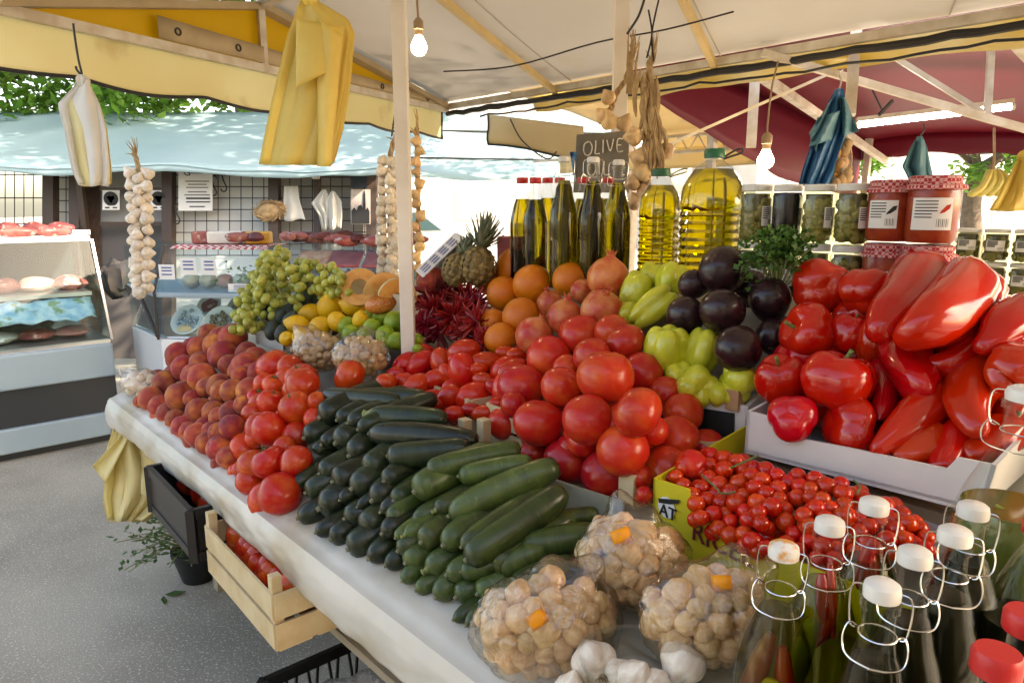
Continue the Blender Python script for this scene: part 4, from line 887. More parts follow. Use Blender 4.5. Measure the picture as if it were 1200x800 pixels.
pile('peach', 'peach', 'fuzzy peach in the heap', 'peach', 'peaches heaped on the table', PE, pc,
     labf=lambda i, it: {0: 'dark peach crowning the back of the peach heap beside the grapes', 15: 'small peach at the outermost left tip of the heap', 10: 'large dull red peach bulging from the left face of the heap', 7: 'orange-cheeked peach in the middle of the peach heap', 4: 'dark peach on the upper left edge of the heap in front of the deli case'}.get(i))
# ------------------------------------------------------------------ tomatoes with calyx, left
TL = [(321,429,39),(353,444,37),(355,451,37),(322,451,27),(318,471,31),(347,478,39),(291,471,20),(298,484,27),(316,503,41),(288,525,36),(285,508,24),(347,510,31),(316,541,40),(347,541,37),(294,563,33),(328,578,48),(283,549,20),(372,470,22),(302,466,24),(335,490,26),(340,430,28),(368,490,24),(300,512,24),(334,524,26)]
tc_ = [(283,549,.03),(294,565,.04),(328,580,.045),(316,541,.08),(288,525,.06),(316,503,.10),(347,510,.09),(347,541,.07),(347,478,.13),(321,430,.15),(355,448,.15),(300,480,.10)]
CALI = {8: (.2, -.5, -.3), 12: (-.3, -.7, .1), 19: (.1, -.9, .5), 3: (.2, -.8, .4), 5: (-.35, -.85, .5), 4: (.3, -.9, .3), 1: (-.2, -.8, .4), 17: (0, -.7, .7), 18: (.3, -.8, .5)}
def cal_tom(i, o):
    if i in CALI:
        c = link('calyx', ME['calyx'][0], o, (0, 0, .76), None, .62)
def rot_tl(i):
    return axq(scr(*CALI[i])) if i in CALI else axq(scr(RND.uniform(-.6, .6), RND.uniform(.2, 1), -RND.uniform(.2, 1)))
pile('tomato', 'tomato', 'red-orange tomato beside the peaches', 'tomato', 'tomatoes heaped beside the peaches', TL, tc_, rot_tl, deco=cal_tom,
     labf=lambda i, it: {15: 'largest tomato at the bottom front corner beside the zucchini', 5: 'tomato with a dry star-shaped calyx facing up, next to the zucchini', 0: 'big orange-red tomato at the back of the heap below the garlic bag', 14: 'tomato on the cloth edge left of the largest front tomato'}.get(i))
# two more behind the wrapped garlic
for (x, y, d, l) in ((410, 441, 42, 'tomato lying behind the top zucchini under the clear garlic bag'), (452, 448, 26, 'small tomato behind the top zucchini near the pole')):
    P = on(x, y, .13); tag(link('tomato', ME['tomato'][0], None, P, rq(), d*depth(P)/F/2), l, 'tomato')

# ------------------------------------------------------------------ zucchini
zc = [(345,600,.03),(400,635,.03),(450,665,.03),(494,690,.03),(540,715,.03),(575,725,.025),(350,545,.06),(400,550,.09),(480,620,.09),(380,480,.13),(380,462,.14),(436,490,.15),(470,520,.15),(510,550,.15),(590,575,.15),(655,545,.12),(640,613,.07),(700,605,.05),(615,640,.085),(703,625,.06),(607,684,.06),(660,580,.12),(570,700,.045),(554,652,.11)]
ZL = [(378,463,470,470,24,1,'zucchini with a cut green stem at the top left of the pile'),(413,466,500,466,24,0,'dark zucchini lying along the top edge of the pile'),(434,486,524,491,28,1,'zucchini with a pale stem end pointing left on top of the pile'),
      (433,508,560,517,31,0,'long straight dark zucchini across the upper pile'),(455,534,552,524,32,0,'dark zucchini under the long straight one on top'),(500,552,611,526,30,0,'pale green zucchini resting in front of the wooden crate posts'),
      (537,558,625,541,28,0,'short zucchini with a pale striped end in the upper pile'),(526,605,656,545,38,0,'longest zucchini lying slantwise on top of the pile'),(546,656,662,574,39,0,'thick zucchini lying below the longest one on top'),
      (635,614,702,602,24,0,'zucchini half hidden by its neighbour near the garlic bag'),(609,641,704,624,36,0,'broad zucchini pointing at the middle garlic bag'),(584,667,640,640,30,0,'zucchini tucked under the broad one near the garlic bags'),
      (602,686,675,660,32,0,'lowest slanting zucchini touching the left garlic bag'),(566,706,640,680,29,0,'bright green zucchini at the bottom right of the pile'),(540,670,585,660,23,0,'small light green zucchini at the foot of the pile')]
for i, (x1, y1, x2, y2, w_, st, lab) in enumerate(ZL):
    a = on(x1, y1, idw(zc, x1, y1)); c = on(x2, y2, idw(zc, x2, y2)); L_ = (c-a).length
    if L_ > .30: c = a+(c-a)*(.30/L_); L_ = .30
    dia = w_*depth((a+c)/2)/F
    o = thing('zucchini', lab, 'zucchini', a, 'zucchini stacked in a heap', local=True); o.rotation_mode = 'QUATERNION'
    o.rotation_quaternion = (c-a).to_track_quat('X', 'Z')
    s = link('skin', ME['zucp' if i in (5, 6, 13, 14) else 'zuc' if i < 5 else 'zucp'][i % 4], o, (0, 0, 0), (RND.random()*6, 0, 0), (L_, dia/.24, dia/.24))
    link('stem' if st else 'blossom_end', ME['zstem' if st else 'zscar'][0], o, (0, 0, 0), None, dia/.24*(1 if st else .9))
ZE = [(150,170,90),(200,178,62),(232,187,70),(262,205,66),(105,230,80),(155,250,64),(197,245,90),(237,282,90),(287,322,92),(340,355,78),(97,312,92),(70,370,60),(150,335,80),(190,357,95),(245,378,95),(305,412,92),(368,412,74),(110,390,80),(150,435,108),(87,462,80),(225,465,86),(275,492,96),(335,507,78),(140,505,64),(185,525,78),(235,552,96),(295,580,82),(345,600,70),(430,385,100),(355,467,72),(425,472,70),(400,512,62),(490,440,72),(450,532,90),(515,540,90),(568,545,70),(382,557,72),(405,592,90),(465,612,90),(525,627,82),(395,645,62),(435,672,62),(492,692,82),(552,692,90),(615,682,86),(655,602,86),(545,757,62),(583,772,70),(600,562,70),(130,275,60),(330,445,70),(262,430,50),(210,410,55),(375,520,50)]
for i, (cx, cy, d) in enumerate(ZE):
    x = 320+cx/2.5; y = 420+cy/2.5; h = idw(zc, x, y); a = on(x, y, h)
    dia = d/2.5*depth(a)/F; a = a-NN*.012
    ax = NN+DD*RND.uniform(-.22, .16)+V((0, 0, SL*.55+RND.uniform(-.05, .08))); L_ = RND.uniform(.17, .22)
    pale = cx > 350
    if i == 0: zrl = rowlabels([(q[0], q[1], q[2]) for q in ZE], 'zucchini end facing out of the heap', .6)
    lab = {41: 'yellowish light green zucchini end at the very bottom of the heap', 18: 'largest dark zucchini end facing out on the lower left of the heap', 32: 'zucchini end with a thin dry stem tip in the middle of the heap', 46: 'small zucchini end beside the left garlic bag on the cloth'}.get(i)
    if not lab: lab = zrl[i]
    o = thing('zucchini', lab, 'zucchini', a, 'zucchini stacked in a heap', local=True); o.rotation_mode = 'QUATERNION'
    o.rotation_quaternion = ax.to_track_quat('X', 'Z')
    link('skin', ME['zucp' if pale else 'zuc'][i % 4], o, (0, 0, 0), (RND.random()*6, 0, 0), (L_, dia/.24, dia/.24))
    st = i in (32, 38, 31)
    link('stem' if st else 'blossom_end', ME['zstem' if st else 'zscar'][0], o, (0, 0, 0), None, dia/.24*(.5 if st else .9))

# ------------------------------------------------------------------ plum tomatoes
PL = [(590,185,240,165,-20),(740,255,150,140,0),(585,320,165,190,80),(305,265,165,150,-40),(215,265,130,150,-30),(395,375,210,140,-25),(655,480,270,180,-20),(265,420,130,150,-40),(195,385,110,120,0),(85,395,150,90,0),(490,490,160,150,-50),(380,480,150,90,-10),(530,600,140,110,0),(725,595,210,110,-10),(865,300,190,150,-40),(920,310,200,150,-25),(945,205,150,100,0),(870,190,110,90,0),(440,250,90,140,80),(720,370,130,100,10),(820,530,90,90,0),(400,530,110,80,0),(500,415,120,90,-30),(640,570,120,90,0),(800,420,120,100,30),(560,240,120,100,10),(330,180,110,100,20),(480,330,110,100,60),(690,300,90,90,0),(140,330,100,90,0)]
plc = [(470,440,.10),(560,480,.08),(545,500,.07),(545,415,.13),(600,430,.12),(500,450,.10)]
src = []
for (cx, cy, l, w_, an) in PL:
    x = 440+cx/5.715; y = 380+cy/5.715; P = on(x, y, idw(plc, x, y)); src.append((P, w_/5.715*depth(P)/F/2*1.06))
src = relax(src, .85, .05)
plr = rowlabels([(q[0], q[1], q[3]) for q in PL], 'oval plum tomato in the heap', .6)
for i, ((cx, cy, l, w_, an), (P, r)) in enumerate(zip(PL, src)):
    a = math.radians(an); ax = scr(math.cos(a), math.sin(a), RND.uniform(-.3, .3))
    lab = {6: 'big plum tomato with a bright glint just above the wooden crate posts', 0: 'plum tomato on top of the heap right below the dried chillies', 2: 'upright plum tomato in the middle of the plum tomato heap', 13: 'plum tomato lying low behind the right crate post', 9: 'plum tomato end peeking out over the top zucchini by the pole'}.get(i, plr[i])
    tag(link('plum_tomato', ME['plum'][i % 2], None, P, axq(ax), r), lab, 'tomato', 'plum tomatoes heaped behind the zucchini')
    Q = P+(P-CAM).normalized()*r*1.4+RT*RND.uniform(-.5, .5)*r-V((0, 0, .3*r))
    tag(link('plum_tomato', ME['plum'][(i+1) % 2], None, Q, rq(), r*.95), 'oval red plum tomato partly buried in the plum tomato heap', 'tomato', 'plum tomatoes heaped behind the zucchini')

# ------------------------------------------------------------------ big pink tomatoes in the crate
TB = [(375,245,122),(275,315,132),(475,237,105),(515,270,116),(410,315,112),(452,378,165),(570,365,126),(190,410,142),(315,410,122),(245,520,152),(135,520,100),(397,510,150),(553,488,152),(640,425,95),(695,490,117),(335,640,147),(505,605,152),(455,680,152),(670,570,137),(640,665,137),(765,605,127),(225,615,80),(575,745,50),(165,465,80),(330,350,80),(480,545,90),(600,545,90),(720,650,90),(560,690,80),(380,580,90)]
TB = [(540+a/2.667, 300+b_/2.667, d/2.667) for (a, b_, d) in TB]
tbc = [(625,530,.05),(665,545,.06),(710,558,.07),(780,550,.06),(825,530,.06),(632,495,.12),(690,490,.17),(747,483,.17),(710,442,.22),(660,455,.17),(610,455,.12),(643,418,.16),(755,437,.17),(800,483,.11),(680,392,.18),(730,400,.18),(590,495,.07)]
src_tb, _ = pile('tomato', 'pink_tomato', 'large tomato in the middle pyramid', 'tomato', 'large tomatoes piled in the middle', TB, tbc, lambda i: axq(scr(RND.uniform(-.5, .5), RND.uniform(.1, 1), -RND.uniform(0, 1)) if i not in (5, 9) else scr(.1, -.9, .2)), lim=.06,
     labf=lambda i, it: {5: 'large orange-tinged tomato facing the viewer at the centre of the pyramid', 0: 'tomato at the top left peak of the pyramid below the pomegranates', 17: 'bottom front tomato of the pyramid touching the crate board', 20: 'rightmost large tomato next to the cherry tomatoes', 10: 'tomato at the left foot of the pyramid beside the crate post'}.get(i), flabel='large red tomato partly hidden inside the big pyramid')

# ------------------------------------------------------------------ oranges and pomegranates
OR = [(90,75,88),(175,38,122),(225,90,117),(135,118,102),(190,190,112),(340,75,102),(125,260,97),(100,205,75)]
OR = [(540+a/2.667, 300+b_/2.667, d/2.667) for (a, b_, d) in OR]
pile('orange', 'orange', 'orange in the small heap', 'orange', 'oranges heaped in front of the oil bottles', OR, [(605,315,.19),(575,330,.16),(610,370,.16),(665,328,.19),(590,397,.12)], lambda i: axq(scr(RND.uniform(-.6, .6), RND.uniform(.3, .9), .3)), fill=False,
     labf=lambda i, it: {1: 'topmost orange of the heap', 5: 'orange on its own between the oil bottles and the top pomegranate', 4: 'orange in front, just left of the lowest pomegranate', 6: 'lowest orange, behind the plum tomatoes', 0: 'orange at the left of the heap against the pineapple'}.get(i))
PO = [(460,70,132),(280,150,87),(380,110,78),(325,190,112),(440,170,132),(230,250,122)]
PO = [(540+a/2.667, 300+b_/2.667, d/2.667) for (a, b_, d) in PO]
b = MB()
b.lathe([(.30, -.05), (.24, .10), (.22, .22)], 12)
for i in range(6):
    a = 2*PI*i/6; d = V((math.cos(a), math.sin(a), 0)); q = V((-d.y, d.x, 0))
    b.add([d*.22+q*.12+V((0, 0, .2)), d*.22-q*.12+V((0, 0, .2)), d*.34+V((0, 0, .46))], [(0, 1, 2)])
ME['crown'] = [b.mesh('crown', m_pomeg)]
pdirs = [(.12, -1, .1), (-.2, -.6, .4), (.4, -.7, .3), (.15, -1, .3), (.1, -.8, .7), (.35, -.8, .4)]
pol = ['pomegranate with a stubby crown on top of the pomegranates, in front of the oil bottles', 'small dark red pomegranate squeezed beside the oranges', 'small red pomegranate in the shade under the topmost one', 'round pink pomegranate with its crown up, in the middle', 'yellowish pink pomegranate with a ragged open crown right above the tomatoes', 'lowest pomegranate, tipped left beside the plum tomatoes']
sp = relax([(lambda P: (P, d*depth(P)/F/2))(on(x, y, h)) for (x, y, d), h in zip(PO, (.22, .17, .18, .18, .19, .15))], .9, .05)
for i, (P, r) in enumerate(sp):
    o = thing('pomegranate', pol[i], 'pomegranate', P, 'pomegranates behind the big tomatoes', local=True); o.rotation_mode = 'QUATERNION'; o.rotation_quaternion = axq(scr(*pdirs[i]))
    link('rind', ME['pomegranate'][0], o, (0, 0, 0), None, r); link('crown', ME['crown'][0], o, (0, 0, r*.98), None, r*.9)
# ------------------------------------------------------------------ crates and cartons on the display
def ats(px, py, s):                         # a point on the upright plane at depth s behind the front edge
    r = ray(px, py); return CAM+r*((s-(CAM-E0).dot(NN))/r.dot(NN))
def onv(px, py, P0, P1):                    # a point on the upright plane through P0 and P1
    n_ = (P1-P0).cross(V((0, 0, 1))); r = ray(px, py); return CAM+r*((P0-CAM).dot(n_)/r.dot(n_))
Z1 = V((0, 0, 1))
def crate(label, P0, P1, dep, h, mat=m_wood, slats=2, ph=.03, posts=True, base=True, back=None, group='wooden crates'):
    """slatted crate: front bottom edge P0-P1, depth vector dep, height h"""
    t = thing('wooden_crate', label, 'crate', (P0+P1)/2+dep/2, group); cs = [P0, P1, P1+dep, P0+dep]
    cen = (P0+P1)/2+dep/2
    if posts:
        for c in cs:
            d = (cen-c); d.z = 0; q = c+d.normalized()*.016; b = MB(); b.bar(q+Z1*.002, q+Z1*(h+ph), .022, .022, upv=(P1-P0).normalized()); bev(ob('corner_post', b, mat, t, smooth=False), .0015)
    sh = h/slats*.84
    for i in range(4):
        a, c = cs[i], cs[(i+1) % 4]; inw = (cen-(a+c)/2); inw.z = 0; inw = inw.normalized()
        for k in range(slats):
            z = Z1*(h*(k+.5)/slats+.004); b = MB(); b.bar(a+z-(0.002+.0015*(i % 2))*inw, c+z-(.002+.0015*(i % 2))*inw, .006, sh); ob('slat', b, mat, t, smooth=False)
    if base:
        for k in range(4):
            f = (k+.5)/4; b = MB(); b.bar(P0+dep*f+Z1*.004, P1+dep*f+Z1*.004, dep.length/4*.86, .006); ob('floor_board', b, mat, t, smooth=False)
    return t
# crate under the big tomatoes: front side runs from the pair of posts to the tall pale post
q0 = on(572, 522, .0); q1 = on(747, 600, .0); q1.z = q0.z = min(q0.z, q1.z); q1 = q0+(q1-q0)
ed = (q1-q0).normalized(); pe = V((-ed.y, ed.x, 0)); 
m_wood_pale = pm('pale_crate_wood', (.62, .50, .30), (.52, .38, .20), 14, .65, .3, 90)
m_wood_green = pm('greenish_board', (.40, .40, .29), (.32, .31, .22), 12, .7, .3, 80)
def post1(label, x, y0, y1, w_, h=.05, mat=m_wood_pale):
    pass
crate('pale wooden crate holding the big tomatoes behind the zucchini', q0, q1, pe*.33, .11, m_wood_pale, 2, -.02)
q2 = on(470, 470, .0); q3 = on(552, 516, .0); q3.z = q2.z = min(q2.z, q3.z); ed2 = (q3-q2).normalized()
crate('pale wooden crate holding the plum tomatoes, its post beside the zucchini', q3-ed2*.33, q3, V((-ed2.y, ed2.x, 0))*.30, .10, m_wood_pale, 2, -.02)
# the zucchini's own back board
b = MB(); a = on(560, 530, .06); c = on(736, 583, .055); a2 = on(560, 560, .0); b.bar(a-Z1*.03-NN*.012, c-Z1*.035-NN*.012, .007, .062); 
tag(ob('crate_board', b, m_wood_green, smooth=False), 'greenish grey crate board along the right side of the zucchini heap', 'board')
# short block post at the front corner of the tomato crate
def blk(label, x, y, w_, hpx, h, mat=m_wood_pale):
    P = on(x, y, h); d = depth(P); b = MB(); b.box(P, (w_*d/F, .022, hpx*d/F), Matrix.Rotation(math.atan2(ed.y, ed.x), 3, 'Z')); o = ob('crate_post', b, mat, smooth=False); bev(o, .0015); return tag(o, label, 'crate post', 'crate posts')
blk('square pale wooden post in front of the lowest big tomato', 738, 570, 23, 36, .07)
blk('left of the two small wooden posts behind the zucchini', 545, 501, 13, 22, .085); blk('right of the two small wooden posts behind the zucchini', 567, 504, 13, 28, .085)
blk('brown wooden post under the pale green peppers beside the white carton', 861, 468, 17, 25, .10, pm('brown_post', (.48, .28, .14), (.4, .22, .1), 20, .6))
# black banded side board of the pepper crate
t = thing('pepper_crate', 'crate with a black printed side under the pale green peppers', 'crate', on(800, 490, .02))
a = on(738, 478, .05); c = on(874, 500, .05); c = V((c.x, c.y, c.z)); 
b = MB(); b.bar(a, c, .008, .085, upv=Z1); ob('side_board', b, m_carton, t, smooth=False)
b = MB(); off = (c-a).cross(Z1).normalized()*.006
if off.y > 0: off = -off
b.bar(a*.97+c*.03+off, c*.92+a*.08+off, .004, .05, upv=Z1); ob('black_band', b, m_ink, t, smooth=False)
b = MB(); d2 = (c-a).normalized(); pe2 = V((-d2.y, d2.x, 0)); b.bar(c+off*0, c+pe2*.28+Z1*.04, .008, .085); ob('end_board', b, m_carton, t, smooth=False)
b = MB(); b.bar(a, a+pe2*.28+Z1*.04, .008, .085); ob('end_board', b, m_carton, t, smooth=False)
b = MB(); b.box(on(832, 522, .05), (.05, .03, .02), Matrix.Rotation(-.6, 3, 'Z')); ob('corner_block', b, m_wood_pale, t, smooth=False)

# white carton with red peppers
W0 = U(872, 529, 1.25); W1 = V((W0.x+.225*1.1, W0.y-.255*1.1, W0.z))
t = thing('white_carton', 'low white cardboard carton full of red peppers', 'carton', (W0+W1)/2)
wn_ = (W1-W0).normalized(); wp = V((-wn_.y, wn_.x, 0)); wp = wp if wp.dot(NN) > 0 else -wp
outl = [(872, 530), (876, 481), (905, 489), (909, 508), (1000, 526), (1109, 549), (1122, 536), (1168, 545), (1150, 600), (1127, 597)]
b = MB(); b.prism([onv(x, y, W0, W1) for x, y in outl], wp*.006); ob('front_panel', b, m_carton, t, smooth=False)
L0 = onv(872, 530, W0, W1); L0t = onv(876, 481, W0, W1); L1 = onv(1150, 600, W0, W1); L1t = onv(1168, 545, W0, W1)
b = MB(); b.prism([L0, L0t, L0t+wp*.33+Z1*.03, L0+wp*.33], wn_*.006); ob('side_panel', b, m_carton, t, smooth=False)
b = MB(); b.prism([L1, L1t, L1t+wp*.33+Z1*.03, L1+wp*.33], -wn_*.006); ob('side_panel', b, m_carton, t, smooth=False)
b = MB(); b.prism([L0+Z1*.002, L1+Z1*.002, L1+wp*.33+Z1*.002, L0+wp*.33+Z1*.002], Z1*.005); ob('floor', b, m_carton, t, smooth=False)
b = MB(); b.prism([L0+wp*.33, L1+wp*.33, L1+wp*.33+Z1*.1, L0+wp*.33+Z1*.1], wp*.006); ob('back_panel', b, m_carton, t, smooth=False)
# support under the carton
b = MB(); mid = (W0+W1)/2+wp*.17; zt = mid.z; b.box(V((mid.x, mid.y, (zt+.86)/2-.01)), (.36, .28, zt-.88), Matrix.Rotation(math.atan2(wn_.y, wn_.x), 3, 'Z')); tag(ob('support_box', b, m_card_brown, smooth=False), 'brown box propping up the white pepper carton', 'box')

# yellow printed carton with cherry tomatoes
Y0 = on(768, 615, .03); Y1 = on(905, 690, .03); Y1.z = Y0.z
t = thing('yellow_carton', 'yellow printed carton full of cherry tomatoes', 'carton', (Y0+Y1)/2)
outl = [(765, 640), (766, 560), (807, 573), (809, 592), (818, 606), (905, 645), (1000, 684), (1120, 735), (1120, 800)]
yd = (Y1-Y0).normalized(); yp = V((-yd.y, yd.x, 0)); yp = yp if yp.dot(NN) > 0 else -yp
b = MB(); b.prism([onv(x, y, Y0, Y1) for x, y in outl], yp*.004); ob('front_panel', b, m_yellow_card, t, smooth=False)
c = onv(782, 594, Y0, Y1)-yp*.0015; r_ = 13*depth(c)/F
b = MB(); b.lathe([(0, 0), (r_, 0), (r_, .001), (0, .001)], 24, at=c, ax=-yp); ob('round_logo', b, m_label, t, smooth=False)
xd_ = yd*math.cos(0); 
txt('logo_letters', 'AT', t, onv(774, 601, Y0, Y1)-yp*.004, yd-Z1*.0, Z1, .030, m_ink)
b = MB(); b.prism([onv(x, y, Y0, Y1)-yp*.004 for x, y in ((773, 583), (798, 585), (797, 589), (787, 590), (774, 588))], yp*.001); ob('logo_mark', b, m_ink, t, smooth=False)
txt('lettering', 'RICEL', t, onv(811, 630, Y0, Y1)-yp*.003, yd, Z1, .046, m_maroon_ink)
e0 = onv(766, 560, Y0, Y1); e1 = onv(766, 640, Y0, Y1)
b = MB(); b.prism([e1, e0, e0+yp*.26+Z1*.05, e1+yp*.26], yd*.004); ob('side_panel', b, m_yellow_card, t, smooth=False)
f0 = onv(1120, 735, Y0, Y1); f1 = onv(1120, 800, Y0, Y1)
b = MB(); b.prism([f1, f0, f0+yp*.26+Z1*.05, f1+yp*.26], -yd*.004); ob('side_panel', b, m_yellow_card, t, smooth=False)
b = MB(); b.prism([e1+yp*.26, f1+yp*.26, f0+yp*.26+Z1*.05, e0+yp*.26+Z1*.03], yp*.004); ob('back_panel', b, m_card_brown, t, smooth=False)
# grey tray corner right of the cherry tomatoes
b = MB(); b.prism([on(1030, 590, .06), on(1128, 625, .06), on(1122, 655, .04), on(1045, 622, .04)], V((0, 0, -.05))); tag(ob('grey_tray', b, pm('grey_tray', (.26, .28, .30), rough=.6), smooth=False), 'grey tray edge between the cherry tomatoes and the white carton', 'tray')
# cherry tomatoes
poly = [(783, 560), (800, 542), (835, 532), (870, 540), (930, 556), (985, 566), (1030, 585), (1062, 600), (1090, 622), (1085, 650), (1020, 650), (960, 660), (905, 645), (860, 632), (822, 608), (806, 578)]
def inside(x, y, P):
    c = False; j = len(P)-1
    for i in range(len(P)):
        if (P[i][1] > y) != (P[j][1] > y) and x < (P[j][0]-P[i][0])*(y-P[i][1])/(P[j][1]-P[i][1])+P[i][0]: c = not c
        j = i
    return c
CT = [(843,568,21),(866,566,20),(863,589,22),(878,609,21),(856,611,18),(904,594,22),(921,612,23),(896,630,21),(949,617,20),(912,573,20),(934,583,20),(968,570,22),(988,578,21),(964,585,18)]
tries = 0
while len(CT) < 105 and tries < 20000:
    tries += 1; x = RND.uniform(780, 1095); y = RND.uniform(530, 662)
    if not inside(x, y, poly): continue
    d = RND.uniform(17, 22)*(.86+.14*(y-530)/120)
    if all((x-a)**2+((y-b_)*1.25)**2 > (.36*(d+e))**2 for a, b_, e in CT): CT.append((x, y, d*1.05))
ctc = [(790,560,.10),(850,540,.10),(905,640,.085),(860,620,.09),(900,590,.115),(960,600,.115),(1060,605,.09),(1080,640,.08),(1000,640,.09)]
pile('cherry_tomato', 'cherry', 'cherry tomato in the yellow carton', 'cherry tomato', 'cherry tomatoes in the yellow carton', CT, ctc, lambda i: axq(scr(RND.uniform(-.7, .7), RND.uniform(-1, .6), RND.uniform(-.5, .4))), lim=.04, fs=1.05,
     flabel='cherry tomato half buried among the others in the yellow carton', labf=lambda i, it: {7: 'cherry tomato nearest the front edge of the yellow carton', 0: 'cherry tomato with a dry green stem below it at the upper left'}.get(i),
     deco=lambda i, o: link('calyx', ME['calyx'][0], o, (0, 0, .88), None, .55) if i % 6 == 1 else None)
for (pts, l) in (([(822, 556), (838, 570), (846, 578), (862, 576)], 'thin dry tomato stem lying between cherry tomatoes at the left'), ([(855, 548), (872, 541), (888, 533)], 'thin straight stem sticking out at the back of the cherry tomatoes'), ([(1000, 562), (1008, 570), (1004, 578)], 'small curled stem near the carton wall')):
    b = MB(); b.tube(smooth_path([on(x, y, .125) for x, y in pts], 5), .0016, 5); tag(ob('dry_sprig', b, m_calyx), l, 'sprig')

# ------------------------------------------------------------------ red peppers
m_pstem = pm('pepper_stem', (.10, .16, .03), (.16, .22, .06), 30, .5)
b = MB(); b.tube([(0, 0, -.25), (0, .03, .0), (.05, .08, .22), (.12, .1, .38)], [.16, .09, .075, .10], 8); ME['pstem'] = [b.mesh('stem', m_pstem)]
def pepper(label, x, y, wd, hg, h, key, axis, stem=True, group=None, cat='pepper'):
    P = on(x, y, h); d = depth(P); r = wd*d/F/2
    o = thing('bell_pepper', label, cat, P, group, local=True); o.rotation_mode = 'QUATERNION'; o.rotation_quaternion = axq(scr(*axis))
    k = RND.randrange(3); link('flesh', ME[key][k], o, (0, 0, 0), None, (r, r, r*hg/wd))
    if stem: link('stem', ME['pstem'][0], o, (0, 0, r*hg/wd*.72), None, r*.8)
    return o
gp = 'red bell peppers in the white carton'
for a in [(963,337,66,52,.235,(.2,-.1,-1),'squat red bell pepper at the back left next to the parsley'),(1014,344,60,54,.23,(.8,-.5,-.4),'orange-red bell pepper behind the long pointed ones'),(947,389,66,58,.20,(-.9,-.3,.2),'red bell pepper lying on its side beside the dark eggplant'),(915,445,58,62,.165,(-.3,-.9,.3),'red bell pepper at the front left corner of the carton'),(982,447,80,76,.18,(.2,-.9,.15),'biggest red bell pepper, lobed, in the front row'),
          (994,391,44,50,.19,(.4,-.8,.1),'narrow red pepper squeezed in the middle'),(928,488,56,40,.15,(.5,.4,-.6),'red pepper low behind the left notch of the carton front'),(993,500,72,46,.125,(.9,.2,-.2),'red pepper lying low behind the carton front, left of centre'),(1027,400,46,60,.185,(.2,-.9,0),'dark red pepper in the shade below the pointed ones')]:
    pepper(a[6], *a[:5], 'bell_red', a[5], group=gp)
def pointed(label, pts, w_, h, curve=.0, seed=0, group='long red peppers in the white carton', mat=m_redpep, name='pointed_pepper'):
    """long pepper: spine through pixel points, w_ = widest width in px"""
    P = [on(x, y, h+dh) for (x, y, dh) in pts]; sp_ = smooth_path(P, 6); n = len(sp_); d = depth(P[0]); r = w_*d/F/2
    rr = []
    for i in range(n):
        f = i/(n-1); rr.append(r*(max(0.02, min(1, (f+.02)/.10))**.5)*(1-.70*(max(0, f-.25)/.75)**1.3)*(1 if f < .93 else max(.05, (1-f)/.07)**.6)*(1+.05*math.sin(f*9+seed)))
    t = thing(name, label, 'pepper', P[0], group); b = MB(); b.tube(sp_, rr, 16)
    for i, v in enumerate(b.v):
        ring = i//16; an = (i % 16)/16*2*PI
        if ring < n: c = sp_[ring]; k = 1+.24*(abs(math.cos(1.5*an+seed+ring*.05))**.7-.6)+.10*nz((ring*.22, math.cos(an)*1.2, math.sin(an)*1.2+seed))+.04*nz((ring*.7, math.cos(an)*2, seed)); b.v[i] = c+(v-c)*k
    o = ob('flesh', b, mat, t)
    dd = (sp_[0]-sp_[2]).normalized(); b = MB(); b.tube(smooth_path([sp_[0]-dd*.004, sp_[0]+dd*.012, sp_[0]+dd*.022+V((0, 0, .012))], 3), [.007, .0045, .004, .004, .004, .004, .005], 7); ob('stem', b, m_pstem, t)
S = lambda cx, cy: (840+cx/2.58, 290+cy/2.58)
def PP(label, cpts, w_, h, seed): w_ *= 1.13; pointed(label, [(*S(a, b_), dh) for (a, b_, dh) in cpts], w_/2.58, h, 0, seed)
PP('long shiny pointed pepper leaning over the top of the carton', [(635, 55, 0), (575, 150, .02), (510, 220, .02), (478, 285, .0)], 125, .255, 1)
PP('large folded pointed pepper crossing the middle of the heap', [(770, 95, 0), (700, 180, .03), (620, 240, .03), (545, 292, .0)], 150, .245, 2)
PP('broad pepper with a pale tip beside the folded one', [(800, 130, -.02), (760, 200, 0), (690, 255, 0), (600, 285, -.02)], 140, .225, 3)
PP('pointed pepper reaching in from the right edge of the picture', [(960, 180, 0), (880, 235, .01), (830, 280, .01), (780, 315, .0)], 110, .225, 4)
PP('second pointed pepper at the right edge, under the first', [(1010, 210, -.02), (940, 260, 0), (880, 320, 0), (840, 340, 0)], 120, .20, 5)
PP('short dark pepper lying across below the folded ones', [(850, 300, 0), (760, 330, .0), (690, 355, 0), (630, 350, 0)], 120, .185, 6)
PP('stubby pepper standing upright in the middle gap', [(560, 310, 0), (585, 370, .01), (620, 420, .01), (650, 445, 0)], 125, .165, 7)
PP('straight pepper slanting down to the carton front', [(690, 440, 0), (620, 490, .01), (540, 560, .0), (470, 622, -.01)], 105, .135, 8)
PP('curved pepper hanging down on the right like a hook', [(880, 370, 0), (780, 400, .01), (760, 490, .01), (805, 572, .0)], 135, .15, 9)
PP('pepper curling at the right side of the carton', [(960, 330, 0), (900, 360, .02), (860, 390, .01), (870, 430, 0)], 120, .19, 10)
PP('dark low pepper behind the carton front at the centre', [(690, 560, 0), (620, 600, .0), (560, 630, 0), (530, 640, 0)], 90, .11, 11)
PP('pepper tip low at the right notch of the carton', [(770, 550, 0), (720, 600, .0), (690, 650, 0), (670, 680, 0)], 120, .10, 12)
PP('wrinkled pepper end at the right notch of the carton', [(890, 540, 0), (840, 590, .0), (780, 620, 0), (740, 630, 0)], 105, .11, 13)
PP('slim pepper in the shade between bell and pointed peppers', [(480, 250, -.01), (500, 330, 0), (510, 430, 0), (490, 520, 0)], 90, .14, 14)
